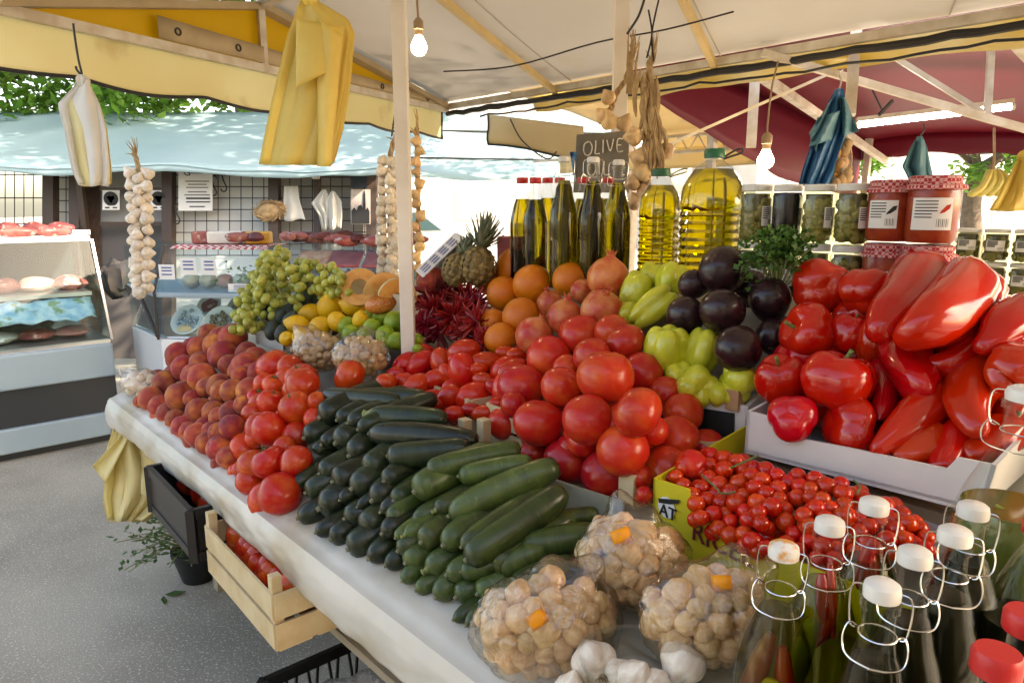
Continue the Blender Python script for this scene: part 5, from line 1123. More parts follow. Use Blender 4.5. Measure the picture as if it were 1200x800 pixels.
PP('pepper partly hidden at the back right of the heap', [(960, 420, -.02), (900, 470, -.02), (880, 520, -.02), (860, 560, -.02)], 120, .12, 15)
PP('pepper in the shade under the hooked one', [(720, 420, -.03), (700, 480, -.03), (700, 540, -.03), (690, 580, -.03)], 110, .12, 16)
for i, (a, b_, h) in enumerate([(430, 330, .12), (300, 330, .14), (560, 250, .16), (640, 330, .14), (740, 410, .12), (830, 430, .12), (600, 470, .09), (440, 480, .09), (320, 470, .10), (520, 180, .19), (900, 330, .15), (660, 520, .08), (780, 520, .08), (250, 330, .15), (430, 200, .18)]):
    pepper('red pepper buried in the carton, glimpsed between the outer ones', *S(a, b_), 62, 58, h, 'bell_red', (RND.uniform(-1, 1), RND.uniform(-1, 1), RND.uniform(-1, 1)), stem=False, group='red peppers buried in the white carton')
# ------------------------------------------------------------------ pale green peppers, eggplants, parsley
gg = 'pale green peppers beside the eggplants'
for a in [(746,343,36,46,.19,(.3,-.9,.1),'pale green pepper at the back left, upright'),(764,323,30,26,.215,(.5,-.7,-.3),'small pale green pepper peeking out at the top'),(786,328,34,36,.21,(.3,-.9,-.2),'pale green pepper leaning against the oil jug'),(765,360,36,56,.185,(.75,-.65,.1),'long pale green pepper lying diagonally'),(736,368,30,26,.17,(-.6,.5,.2),'pale green pepper tip above the tomatoes'),
          (782,411,51,52,.16,(.0,-.95,.25),'bright yellow-green bell pepper in front of the eggplants'),(823,412,40,50,.15,(.3,-.9,.0),'twisted light green pepper under the eggplants'),(817,452,46,38,.12,(.1,.1,1),'four-lobed green pepper low beside the tomatoes'),(864,447,52,32,.12,(.9,.2,.0),'light green pepper lying above the brown crate post'),(795,440,36,30,.12,(0,.8,.4),'green pepper half hidden behind the four-lobed one'),(845,462,30,26,.105,(0,.8,.4),'green pepper end just above the black band of the crate')]:
    pepper(a[6], *a[:5], 'bell_green', a[5], stem=False, group=gg)
m_ecal = pm('eggplant_cap', (.05, .06, .02), (.03, .035, .02), 30, .6); b = MB(); b.lathe([(.42, -.18), (.36, .0), (.2, .10), (.12, .22), (.13, .42), (0, .43)], 14, rfn=lambda a, z: 1+(.25*math.cos(5*a) if z < 0 else 0)); ME['ecap'] = [b.mesh('cap', m_ecal)]
for a in [(849,316,58,.265,(.8,-.3,-.5),'large glossy eggplant on top of the heap'),(814,333,36,.24,(.9,-.1,-.2),'small black eggplant wedged at the left'),(804,371,46,.20,(.3,.6,-.6),'dull brownish eggplant beside the green peppers'),(847,365,54,.225,(.5,.3,-.8),'round dark purple eggplant in the middle'),(866,409,56,.19,(.7,.1,-.6),'eggplant with a golden scarred patch, lowest in front'),(902,352,50,.215,(.1,.9,-.3),'black eggplant standing under the parsley'),(905,395,40,.16,(.2,.9,-.3),'dark eggplant in shade beside the red peppers'),(880,340,44,.19,(.2,.7,-.6),'dark eggplant between the middle one and the parsley')]:
    P = on(a[0], a[1], a[3]); r = a[2]*depth(P)/F/2; o = thing('eggplant', a[5], 'eggplant', P, 'eggplants heaped beside the peppers', local=True); o.rotation_mode = 'QUATERNION'; o.rotation_quaternion = axq(scr(*a[4]))
    link('skin', ME['eggplant'][0], o, (0, 0, 0), None, r); link('cap', ME['ecap'][0], o, (0, 0, r*1.0), None, r)
m_pars = pm('parsley_leaf', (.035, .11, .018), (.08, .19, .03), 12, .5, transl=.3)
P = on(912, 318, .27); t = thing('parsley_bunch', 'fresh green parsley bunch standing behind the black eggplant', 'parsley', P); bl = MB(); bs = MB()
for i in range(150):
    a = RND.uniform(0, 6.28); ph = abs(RND.gauss(0, .75)); L_ = RND.uniform(.05, .105); e = P+V((math.sin(ph)*math.cos(a)*1.0, math.sin(ph)*math.sin(a)*.7, math.cos(ph)*.75))*L_
    if i % 3 == 0: bs.tube([P-Z1*.05, P+(e-P)*.5, e], .0014, 4)
    for k in range(9):
        d = V((RND.gauss(0, 1), RND.gauss(-.3, 1), RND.gauss(.2, .8))).normalized(); q = d.cross(V((RND.gauss(0, .6), RND.gauss(0, .6), 1))).normalized(); s_ = RND.uniform(.009, .018); c = e+V((RND.gauss(0, .010), RND.gauss(0, .010), RND.gauss(0, .009)))
        bl.add([c, c+d*s_*.4+q*s_*.5, c+d*s_*.6+q*s_*.2, c+d*s_, c+d*s_*.6-q*s_*.2, c+d*s_*.4-q*s_*.5], [(0, 1, 2, 3, 4, 5)])
ob('leaves', bl, m_pars, t, smooth=False); ob('stalks', bs, m_stem, t)
# ------------------------------------------------------------------ bottles
def bottle_prof(h, r, neck=.0145, nh=.30):
    """outer profile of a swing-top bottle of height h and body radius r"""
    b0 = h*.56
    return [(0, .004), (r*.55, .0), (r*.92, .002), (r, .012), (r, b0*.5), (r, b0*.88), (r*.96, b0), (r*.84, h*.64), (r*.66, h*.71), (neck*1.55, h*.775), (neck*1.22, h*.81), (neck*1.02, h*.87), (neck, h*.935), (neck*1.22, h*.94), (neck*1.22, h*.962), (neck*.95, h*.965)]
def scaled(pr, k, ztop):
    out = []
    for (r, z) in pr:
        if z > ztop: break
        out.append((max(r-k, 0), z+(.004 if z < .02 else 0)))
    # end flat at the fill level
    for i in range(len(pr)-1):
        if pr[i][1] <= ztop < pr[i+1][1]:
            f = (ztop-pr[i][1])/(pr[i+1][1]-pr[i][1]); out.append((pr[i][0]*(1-f)+pr[i+1][0]*f-k, ztop)); out.append((0, ztop)); break
    return out
def swing_bottle(label, P, h, r, oil, fill, group, capmat=m_whitep, yaw=0, neck=.0145, fillings=(), wire=True, capc=None):
    t = thing('swing_top_bottle', label, 'bottle', P, group, local=True); t.rotation_euler = (0, 0, yaw); pr = bottle_prof(h, r, neck)
    b = MB(); b.lathe(pr, 28); ob('glass', b, m_glass, t)
    b = MB(); b.lathe(scaled(pr, .0025, h*fill), 28); ob('oil', b, oil, t)
    cr = neck*1.08; z0 = h*.965
    b = MB(); b.lathe([(neck*.9, z0), (cr, z0+.001), (cr*1.04, z0+.008), (cr*.96, z0+.014), (cr*.75, z0+.0165), (0, z0+.017)], 20); ob('stopper', b, capmat, t)
    if wire:
        b = MB(); wr = .00085; y = neck*1.35
        # bail over the stopper, lever ring round the neck
        for s in (-1, 1):
            b.tube(smooth_path([(s*cr*.9, 0, z0+.009), (s*neck*1.62, 0, z0+.007), (s*neck*1.78, -.001, z0-.008), (s*neck*1.62, -.004, z0-.030), (s*neck*1.30, -.003, z0-.034)], 4), wr, 5)
            b.tube(smooth_path([(s*neck*1.2, 0, z0-.034), (s*neck*1.6, -.008, z0-.028), (s*neck*1.85, -.012, z0-.040), (s*neck*1.7, -.016, z0-.052), (s*neck*1.1, -.024, z0-.055), (0, -.028, z0-.056)], 4), wr, 5)
        zz = z0-.036; b.tube([(neck*1.12*math.cos(q), neck*1.12*math.sin(q), zz) for q in [2*PI*i/18 for i in range(18)]], wr, 5, closed=True)
        ob('wire_clip', b, m_wire, t)
    for i, (m, pts, rad, nm) in enumerate(fillings):
        b = MB(); sp_ = smooth_path(pts, 5); n = len(sp_); b.tube(sp_, [rad*math.sin(PI*min(.97, max(.06, (k+.6)/(n+.2))))**.5 for k in range(n)], 9); ob(nm, b, m, t)
    return t
def cap_bottle(label, P, h, r, oil, fill, capm, group, name='oil_bottle', glassm=None):
    t = thing(name, label, 'bottle', P, group, local=True)
    pr = [(0, .003), (r*.9, 0), (r, .01), (r, h*.56), (r*.95, h*.62), (r*.72, h*.74), (r*.42, h*.86), (.0125, h*.90), (.0125, h*.95)]
    b = MB(); b.lathe(pr, 24); ob('glass', b, glassm or m_glass, t); b = MB(); b.lathe(scaled(pr, .002, h*fill), 24); ob('oil', b, oil, t)
    b = MB(); b.lathe([(.0155, h*.945), (.0165, h*.95), (.0165, h*.99), (.0145, h), (0, h)], 22, rfn=lambda a, z: 1+.03*math.cos(22*a)); ob('cap', b, capm, t); return t
def shelfP(x, t_): r = ray(x, 300); P = CAM+r*t_; return V((P.x, P.y, SH))
gob = 'olive oil bottles on the back shelf'
for (x, t_, top, l) in ((660, 1.93, 189, 'swing-top bottle of dark olive oil, left of three in front'), (693, 1.90, 190, 'swing-top bottle of dark olive oil, middle of three, tallest'), (722, 2.0, 193, 'swing-top bottle of dark olive oil, right of three, in front of the slate board')):
    P = shelfP(x, t_); h = atz(x, top, 1.55); zt = U(x, top, depth(P)).z; swing_bottle(l, P, (zt-SH)/.985, .041, m_oil, .83, gob, m_whitep, RND.uniform(-.5, .5), .0155)
for i, (x, t_, l) in enumerate(((612, 2.05, 'leftmost red-capped bottle of golden oil'), (627, 2.0, 'red-capped oil bottle beside the leftmost one, in front'), (641, 2.2, 'red-capped bottle of bright golden oil behind the left swing-top bottle'), (655, 2.3, 'red-capped oil bottle hidden behind the left swing-top bottle'), (682, 2.1, 'red-capped oil bottle behind the middle swing-top bottle'), (711, 2.12, 'red-capped oil bottle between middle and right swing-top bottles'))):
    P = shelfP(x, t_); zt = U(x, 209, depth(P)).z; cap_bottle(l, P, zt-SH, .037, m_oil_light if i in (0, 2) else m_oil, .80, m_redcap, gob)
def jug(label, x, t_, wpx, top, oil, ytop, handle):
    P = shelfP(x, t_); d = depth(P); r = wpx*d/F/2; h = U(x, top, d).z-SH; t = thing('oil_jug', label, 'jug', P, 'plastic oil jugs on the shelf', local=True); pr = [(0, .006), (r*.8, 0), (r*.96, .012)]
    zb = h*.60; n = 9
    for i in range(n+1):
        z = .02+(zb-.02)*i/n; pr += [(r, z), (r*.935, z+(zb-.02)/n*.5)]
    pr = pr[:-1]+[(r*.99, zb+.01), (r*.93, zb+.05), (r*.78, h*.80), (r*.52, h*.885), (.021, h*.925), (.021, h*.945)]
    b = MB(); b.lathe(pr, 36); ob('plastic', b, m_pet, t); b = MB(); b.lathe(scaled(pr, .0025, h*.86), 36); ob('oil', b, oil, t)
    b = MB(); b.lathe([(.024, h*.935), (.026, h*.94), (.026, h*.99), (.023, h), (0, h)], 24, rfn=lambda a, z: 1+.03*math.cos(24*a)); ob('cap', b, m_greencap, t)
    if handle: b = MB(); b.tube(smooth_path([(.024, 0, h*.94), (.05, 0, h*.985), (.07, 0, h*1.0), (.072, 0, h*.975), (.045, 0, h*.95), (.024, 0, h*.93)], 4), .003, 6); ob('handle', b, m_metal_dark if handle == 1 else m_wire, t)
jug('ribbed plastic jug of golden oil with green cap, smaller one', 771, 2.02, 50, 199, m_oil_light, 200, 2)
jug('large ribbed plastic jug of golden oil with green cap', 831, 1.88, 74, 177, m_oil_light, 177, 1)
tag(bev(ob('oil_carton', MB().box(shelfP(600, 2.15)+V((-.0, 0, .05)), (.09, .06, .16)), pm('pink_card', (.5, .14, .16), rough=.6), smooth=False), .004), 'small pink box between the pineapple and the oil bottles', 'box')
# ------------------------------------------------------------------ jars
m_olive = pm('green_olive', (.20, .18, .05), (.28, .25, .08), 30, .35, rand=.2); m_brine = film('brine_glass', (.88, .90, .74), .05, .7, .05); m_dark_jar = pm('black_jam', (.012, .010, .014), rough=.2); m_ajvar = pm('red_pepper_spread', (.30, .022, .010), (.40, .06, .015), 40, .35, .3, 80); m_lid = pm('white_jar_lid', (.66, .66, .62), rough=.35)
m_ging = bpy.data.materials.new('gingham_lid_cloth'); m_ging.use_nodes = True; checkmat(m_ging, (.38, .02, .03), (.60, .34, .32), 150)
ME['olive'] = [mk('olive', lambda th, ph: V((math.sin(th)*math.cos(ph), math.sin(th)*math.sin(ph), 1.1*math.cos(th))), m_olive, 9, 6)]
m_core = pm('dark_brine', (.075, .068, .02), rough=.3)
def jar(label, P, r, h, kind, group, facing, lab=True, labk=0, n=70):
    t = thing('preserve_jar', label, 'jar', P, group, local=True); t.rotation_euler = (0, 0, facing)
    pr = [(0, .003), (r*.88, 0), (r, .010), (r, h*.80), (r*.93, h*.87), (r*.86, h*.90)]
    b = MB(); b.lathe(pr, 26); ob('glass', b, m_brine if kind == 'olive' else m_glass, t)
    if kind == 'olive':
        b = MB(); R = random.Random(hash(label) % 999); rs = .0135 if r > .035 else .011
        for i in range(n):
            a = R.uniform(-1.9, 1.9)-PI/2; rr = (r-rs-.002)*(1 if i % 4 else R.random()); z = .014+(h*.84-.03)*R.random(); c = V((rr*math.cos(a), rr*math.sin(a), z)); b.ball(lambda th, ph: c+sph(th, ph)*rs, 8, 6)
        ob('olives', b, m_olive, t)
        b = MB(); b.lathe([(0, .008), (r*.80, .008), (r*.80, h*.84), (0, h*.84)], 18); ob('brine', b, m_core, t)
    else:
        b = MB(); b.lathe(scaled(pr, .002, h*.86), 24); ob('filling', b, m_dark_jar if kind == 'dark' else m_ajvar, t)
    if kind == 'red':
        b = MB(); b.lathe([(r*1.10, h*.80), (r*1.06, h*.86), (r*.93, h*.89), (r*.97, h*.93), (r*.96, h*.985), (r*.85, h), (0, h*1.002)], 30, rfn=lambda a, z: 1+(.045*math.cos(9*a)+.03*math.cos(5*a) if z < h*.87 else 0)); ob('cloth_lid', b, m_ging, t)
    else:
        b = MB(); b.lathe([(r*.90, h*.885), (r*.93, h*.89), (r*.93, h*.985), (r*.88, h), (0, h)], 26); ob('lid', b, m_lid, t)
    if lab:
        a0, a1, z0, z1 = labk; b = MB(); b.grid(lambda u_, v_: V(((r+.0012)*math.cos(a0+(a1-a0)*u_), (r+.0012)*math.sin(a0+(a1-a0)*u_), z0*h+(z1-z0)*h*v_)), 10, 2); lo = ob('label', b, m_label, t)
        b = MB(); R = random.Random(5)
        for k in range(6):
            zz = z0*h+(z1-z0)*h*(.88-.10*k); e = a0+(a1-a0)*(.08+.0*k); f = a0+(a1-a0)*(.62 if k < 4 else .5); b.grid(lambda u_, v_: V(((r+.0016)*math.cos(e+(f-e)*u_), (r+.0016)*math.sin(e+(f-e)*u_), zz+.0022*v_)), 6, 1)
        for k in range(7):
            e = a0+(a1-a0)*(.62+.045*k); b.grid(lambda u_, v_: V(((r+.0016)*math.cos(e+.012*(1+k % 2)*u_), (r+.0016)*math.sin(e+.012*(1+k % 2)*u_), z0*h+(z1-z0)*h*(.10+.25*v_))), 1, 1)
        ob('print', b, m_ink, lo, smooth=False)
        if kind == 'red':
            b = MB(); e = a0+(a1-a0)*.8; zz = z0*h+(z1-z0)*h*.68; c = V(((r+.0014)*math.cos(e), (r+.0014)*math.sin(e), zz)); tx = V((-math.sin(e), math.cos(e), 0)); b.add([c+tx*.010+Z1*.008, c+tx*.002+Z1*.006, c-tx*.008-Z1*.006, c-tx*.010-Z1*.011, c-tx*.001-Z1*.008, c+tx*.008-Z1*.001], [(0, 1, 2, 3, 4, 5)]); solid(ob('picture', b, m_redpep if x > 1060 else m_ink, lo, smooth=False), .0006)
    return t
JR = [(885, 37, 217, 'olive', 'jar of green olives at the left end of the jar row'), (921, 34, 217, 'dark', 'jar with nearly black contents between olive jars'), (958, 37, 217, 'olive', 'jar of green olives behind the parsley'), (998, 40, 216, 'olive', 'jar of green olives with round label beside the gingham jars'), (1041, 49, 212, 'red', 'jar of red pepper spread with gingham lid, left of two'), (1091, 57, 207, 'red', 'jar of red pepper spread with gingham lid, right of two, with a printed white label')]
fz = 0
for i, (x, wpx, top, kind, l) in enumerate(JR):
    c = ats(x, 260, 1.05); d = depth(c); r = wpx*d/F/2; yaw = math.atan2(-c.x, c.y)*-1; yaw = -math.atan2(c.x, c.y)
    h1 = .135 if kind != 'red' else .143; z1 = U(x, top, d).z; 
    hh = z1-SH-h1
    lk = {'olive': (-PI/2+.35, -PI/2+1.15, .28, .62), 'dark': (-PI/2+1.1, -PI/2+1.8, .3, .6), 'red': (-PI/2-.95, -PI/2+.35, .24, .68)}[kind]
    if x == 1091: lk = (-PI/2-.75, -PI/2+.75, .22, .68)
    jar(l, V((c.x, c.y, SH+h1+.001)), r, hh, kind, 'jars on the back shelf, upper layer', yaw, True, lk)
    jar(l.replace('jar', 'lower jar', 1)+', underneath' if i != 5 else 'lower jar of red spread under the right gingham jar', V((c.x, c.y, SH)), r, h1, kind, 'jars on the back shelf, lower layer', yaw, True, (-PI/2-.7, -PI/2+.7, .25, .6), n=50)
# far jar rack at the right
t = thing('jar_rack', 'plain stand carrying rows of small olive jars at the right edge', 'stand', U(1180, 350, 2.35)); pa = U(1085, 300, 2.55); pb = U(1300, 300, 2.15)
zb = 1.085; b = MB(); b.bar(V((pa.x, pa.y, zb-.015)), V((pb.x, pb.y, zb-.015)), .2, .03); ob('board', b, m_wood_grey, t, smooth=False)
for p in (pa*.9+pb*.1, pa*.1+pb*.9): b = MB(); b.bar(V((p.x, p.y, 0)), V((p.x, p.y, zb-.032)), .05, .05, upv=(1, 0, 0)); ob('leg', b, m_wood_grey, t, smooth=False)
for k in range(3):
    for i in range(6):
        f = (i+.5)/6.0; c = pa*(1-f)+pb*f; rj = .041; x = 0
        jar('small olive jar in the '+('top', 'middle', 'bottom')[2-k]+' row of the far rack, %s from left' % ORDN[i+1], V((c.x, c.y, zb+k*.112)), rj, .111, 'olive', 'small jars on the far rack', -math.atan2(c.x, c.y), True, (-PI/2-.75, -PI/2+.6, .35, .66), n=34)

# ------------------------------------------------------------------ tall infused oil bottles in the foreground
m_chili = pm('pickled_chili', (.36, .012, .012), (.42, .03, .015), 20, .25, coat=.3); m_purple = pm('purple_onion', (.22, .03, .07), (.32, .08, .12), 20, .3, coat=.3); m_lemonp = pm('lemon_slice', (.66, .55, .15), rough=.35); m_greenp = pm('green_chili', (.20, .26, .03), rough=.3, coat=.3)
m_dark_oil2 = pm('greenish_oil', (.10, .12, .02), rough=.05, coat=.5)
def ft(x, y, capw): return .031*F/capw
FB = [(1035, 683, 40, 'swing-top oil bottle nearest the viewer with white stopper', 0), (1073, 646, 37, 'swing-top bottle behind the nearest one, clear neck', 0), (1120, 622, 36, 'swing-top bottle of dark oil third from the front on the right', 0), (1141, 595, 33, 'swing-top bottle of dark oil farthest back on the right', 0), (1025, 589, 32, 'swing-top bottle with red chillies, upper middle', 1), (973, 611, 33, 'swing-top bottle with red chillies and green leaf, left of centre', 2), (919, 640, 34, 'swing-top bottle with purple onion and lemon, orange-stained stopper', 3)]
m_stain = pm('stained_stopper', (.74, .72, .66), (.75, .30, .02), 60, .4, lo=.45, hi=.6)
for i, (x, y, cw, l, k) in enumerate(FB):
    d = ft(x, y, cw); T_ = U(x, y-2, d); s_ = sof(T_); base = .8+SL*max(s_, 0)+.004; h = (T_.z-base)/1.015; n_ = .0145
    fl = ()
    hb = h
    if k == 0: fl = ()
    if k == 1: fl = ((m_chili, [(-.006, 0, h*.62), (-.004, -.004, h*.74), (.003, -.003, h*.86)], .008, 'chili'), (m_chili, [(.008, .004, h*.60), (.004, .003, h*.72), (-.002, .003, h*.80)], .008, 'chili'), (m_greenp, [(.012, -.016, h*.45), (.006, -.012, h*.6), (.0, -.008, h*.68)], .010, 'green_chili'))
    if k == 2: fl = ((m_chili, [(.012, -.012, h*.56), (.0, -.01, h*.68), (-.004, -.004, h*.80)], .009, 'chili'), (m_chili, [(-.012, -.012, h*.50), (.006, -.014, h*.62), (.004, 0, h*.84)], .007, 'chili'), (m_greenp, [(-.022, -.016, h*.34), (-.018, -.016, h*.5), (-.008, -.010, h*.62)], .012, 'green_leaf'))
    if k == 3: fl = ((m_purple, [(-.028, -.018, h*.22), (-.020, -.022, h*.45), (-.004, -.012, h*.68)], .013, 'onion'), (m_chili, [(.020, -.022, h*.2), (.018, -.022, h*.42), (.008, -.010, h*.64)], .012, 'chili'), (m_lemonp, [(.002, -.034, h*.42), (.003, -.033, h*.48), (.003, -.026, h*.54)], .013, 'lemon_slice'), (m_greenp, [(0, -.033, h*.1), (0, -.034, h*.25), (0, -.03, h*.36)], .012, 'green_chili'))
    oil = m_oil_dark if k == 0 else film('herb_oil_%d' % k, (.62, .60, .20), .02, .3, .05)
    swing_bottle(l, V((T_.x, T_.y, base)), h, .040 if k == 0 else .043, oil, .775 if k == 0 else .76, 'infused oil bottles in the foreground', m_stain if k == 3 else m_whitep, -math.atan2(T_.x, T_.y)+RND.uniform(-.25, .25), n_, fl)
# big bottle cut by the right edge
T_ = U(1207, 458, .80); s_ = sof(T_); base = .8+SL*s_; h = (T_.z-base); swing_bottle('tall swing-top bottle of greenish oil cut off by the right edge of the picture', V((T_.x, T_.y, base)), h, .062, m_dark_oil2, .60, 'infused oil bottles in the foreground', m_whitep, -.9, .021, ((m_greenp, [(-.018, -.022, h*.35), (-.016, -.022, h*.48), (-.008, -.012, h*.60)], .014, 'green_leaf'),))
T_ = U(1222, 610, .72); s_ = sof(T_); base = .8+SL*max(s_, 0); cap_bottle('dark oil bottle behind the red caps at the right edge', V((T_.x, T_.y, base)), T_.z-base, .045, m_oil_dark, .6, m_redcap, 'infused oil bottles in the foreground')
for (x, y, tt, l) in ((1170, 762, .54, 'red screw cap of an oil bottle nearest the lower right corner'), (1206, 716, .58, 'red screw cap of an oil bottle at the right edge')):
    T_ = U(x, y, tt); s_ = sof(T_); base = .8+SL*max(s_, 0); t = cap_bottle(l.replace('red screw cap of an oil bottle', 'dark oil bottle with red screw cap'), V((T_.x, T_.y, base)), T_.z-base, .040, m_oil_dark, .8, m_redcap, 'infused oil bottles in the foreground')
    for c in t.children:
        if c.name.startswith('cap'): c.scale = (1.05, 1.05, 1)

# ------------------------------------------------------------------ clear bags of garlic
ME['garlic_small'] = [mk('garlic_bulb', (lambda k: lambda th, ph: (lambda p: V((p.x, p.y, p.z*.86+(.22*max(0, p.z-.6)))))(sph(th, ph)*(1+.13*(abs(math.cos(3.5*ph+k))**.6-.6)*math.sin(th)+.16*nz(sph(th, ph)+V((k*6, 0, 0)), 1.4))))(k), m_garlic, 26, 13) for k in (0, 1)]
def bag(label, cx, cy, wpx, hpx, h, nb, dpx, neckdir, tagpx, seed, key='garlic_small', cat='bag of garlic', blabel='garlic bulb', lump=.5, dscale=.8):
    R = random.Random(seed); P = on(cx, cy, h); d = depth(P); rx = wpx*d/F/2; ry = hpx*d/F/2; rz = min(rx, ry)*dscale
    t = thing('clear_bag', label, cat, P-UP*ry*.8); 
    nd = (RT*neckdir[0]-UP*neckdir[1]).normalized()
    def fn(th, ph):
        q = sph(th, ph); dirv = RT*q.x*rx+UP*q.y*ry-FW*q.z*rz; k = 1.02+.10*nz(q*1.0+V((seed, 0, 0)), 1.8)+.07*abs(nz(q+V((0, seed, 0)), 4.5))+.035*abs(nz(q, 11))
        f = max(0, (RT*q.x+UP*q.y).dot(nd)); k += .42*f**9*(1+.35*math.sin(11*ph+seed)) 
        pleat = .020*math.sin(ph*11+3*th+seed)*f
        return P+dirv*(k+pleat)
    b = MB(); b.ball(fn, 80, 50); ob('film', b, m_film, t)
    # bulbs inside
    its = []; tries = 0
    while len(its) < nb and tries < 9000:
        tries += 1; a = R.uniform(0, 6.28); q = math.sqrt(R.random()); x = q*math.cos(a); y = q*math.sin(a); rr = dpx*d/F/2*R.uniform(.6, 1.15); z = math.sqrt(max(0, 1-x*x-y*y))
        c = P+RT*x*(rx-rr*.75)+UP*y*(ry-rr*.75)-FW*(z*rz*.95-rr*1.0)
        if all((c-e).length > (rr+f)*.64 for e, f in its): its.append((c, rr))
    brl = rowlabels([(q[0].dot(RT)*1000, -q[0].dot(UP)*1000, q[1]*1600) for q in its], blabel)
    for i, (c, rr) in enumerate(its):
        tag(link('garlic_bulb' if 'garlic' in blabel else 'shelled_nut', ME[key][i % 2], None, c, axq(V((R.gauss(0, 1), R.gauss(-.4, 1), R.gauss(.3, 1)))), rr*.96), brl[i], 'garlic' if 'garlic' in blabel else 'nut', 'inside the '+label[:40])
    if tagpx:
        c0_ = fn_front(fn, P, tagpx); n_ = (CAM-c0_).normalized(); x_ = n_.cross(Z1).normalized()*-1; a = tagpx[2]; x2 = (x_*math.cos(a)+x_.cross(n_)*-math.sin(a)); y2 = n_.cross(x2); w_ = 9.5*d/F
        b = MB(); b.grid(lambda u_, v_: c0_+x2*(u_-.5)*2*w_*1.15+y2*(v_-.5)*2*w_*.9+n_*(.004-.004*((u_-.5)**2+(v_-.5)**2)*4), 4, 4); solid(ob('price_sticker', b, m_orange_tag, t), .0006)
    return t
def fn_front(fn, P, tp):
    best = None
    for i in range(40):
        for j in range(60):
            q = fn(PI/2*i/40, 2*PI*j/60); v = q-CAM; d = v.dot(FW); x = 600+F*v.dot(RT)/d; y = 400-F*v.dot(UP)/d; e = (x-tp[0])**2+(y-tp[1])**2
            if best is None or e < best[0]: best = (e, q)
    return best[1]
bag('clear bag of garlic with orange sticker at the front left, nearest the table edge', 640, 735, 168, 128, .06, 70, 42, (.4, -1), (630, 726, .6), 3, blabel='garlic bulb in the front left bag')
bag('clear bag of garlic with orange sticker at the back, leaning on the yellow carton', 743, 657, 128, 108, .075, 60, 39, (-.1, -1), (728, 629, .4), 7, blabel='garlic bulb in the back bag')
bag('clear bag of garlic with orange sticker on the right, beside the chilli bottles', 830, 722, 160, 120, .08, 70, 42, (.5, -1), (846, 683, .15), 12, blabel='garlic bulb in the right bag')
# tub of loose garlic at the bottom edge
P = on(742, 800, .03); t = thing('clear_tub', 'clear plastic tub with loose garlic bulbs at the bottom edge', 'tub', P-Z1*.03)
r_ = 62*depth(P)/F; b = MB(); b.lathe([(r_*.82, -.03), (r_*.98, .035), (r_*1.03, .037), (r_*1.03, .040), (r_*.97, .038), (r_*.80, -.027)], 40, at=P); ob('wall', b, m_pet, t)
m_root = pm('garlic_root', (.30, .20, .11), (.2, .13, .07), 80, .9)
b = MB()
for i in range(26):
    a = RND.uniform(0, 6.28); q = RND.random()*.2; b.tube([(q*math.cos(a), q*math.sin(a), -.68), (q*1.5*math.cos(a), q*1.5*math.sin(a), -.85)], .018, 4)
ME['root'] = [b.mesh('roots', m_root)]
for (x, y, d_, ax, l) in ((697, 778, 58, (-.25, -.35, -.9), 'white garlic bulb with its root end facing out at the bottom left of the tub'), (801, 774, 58, (-.55, .85, .2), 'upright striped garlic bulb on the right of the tub'), (744, 795, 46, (.3, -.8, .5), 'garlic bulb in the middle of the tub'), (722, 787, 34, (.8, -.5, .1), 'small garlic bulb behind the root-end one'), (770, 800, 34, (-.5, -.3, .8), 'small garlic bulb in front of the upright one'), (668, 808, 40, (.2, -.9, .2), 'garlic bulb cut off at the bottom edge, left of the tub')):
    Q = on(x, y, .06); o = thing('garlic_bulb', l, 'garlic', Q, 'loose garlic bulbs in the tub', local=True); o.rotation_mode = 'QUATERNION'; o.rotation_quaternion = axq(scr(*ax)); rr = d_*depth(Q)/F/2
    link('cloves', ME['garlic_white'][1 if x == 801 else 0], o, (0, 0, 0), None, rr*.95); link('roots', ME['root'][0], o, (0, 0, 0), None, rr*.95)
# ------------------------------------------------------------------ grapes, avocados, citrus, melon at the back left
m_gstem = pm('grape_stalk', (.16, .13, .05), (.22, .2, .08), 30, .8)
def bunch(label, cpts, n, dpx, h, seed):
    R = random.Random(seed); P0 = on(cpts[0][0], cpts[0][1], h); t = thing('grape_bunch', label, 'grapes', P0, 'bunches of green grapes', local=True)
    sp_ = [(on(x, y, h), w_) for x, y, w_ in cpts]; its = []; tries = 0
    while len(its) < n and tries < n*60:
        tries += 1; f = R.random()*(len(sp_)-1); i = min(int(f), len(sp_)-2); q = f-i; c = sp_[i][0].lerp(sp_[i+1][0], q); w_ = (sp_[i][1]*(1-q)+sp_[i+1][1]*q); d = depth(c); rad = w_*d/F/2
        v = V((R.gauss(0, 1), R.gauss(0, 1), R.gauss(0, 1))).normalized(); v.y = -abs(v.y)*.8
        p = c+v*rad*R.uniform(.75, 1.0); r = dpx*d/F/2*R.uniform(.85, 1.12)
        if all((p-a).length > (r+b_)*.70 for a, b_ in its): its.append((p, r))
    for p, r in its: link('grape', ME['grape'][0], t, p-P0, rq(), r)
    b = MB(); b.tube(smooth_path([c-P0-FW*.0 for c, w_ in sp_], 4), .0035, 5); b.tube([V((0, 0, 0)), scr(-.02, -.05)], .003, 5); ob('stalk', b, m_gstem, t); return t
bunch('big bunch of green grapes at the top of the grape heap', [(330, 300, 20), (322, 322, 58), (330, 345, 60)], 100, 10.5, .25, 1)
bunch('bunch of green grapes drooping down beside the peaches', [(318, 330, 30), (300, 358, 46), (285, 385, 26)], 70, 10.5, .20, 2)
bunch('bunch of green grapes lying to the right toward the melon', [(345, 322, 40), (375, 328, 50), (402, 335, 24)], 75, 10, .24, 3)
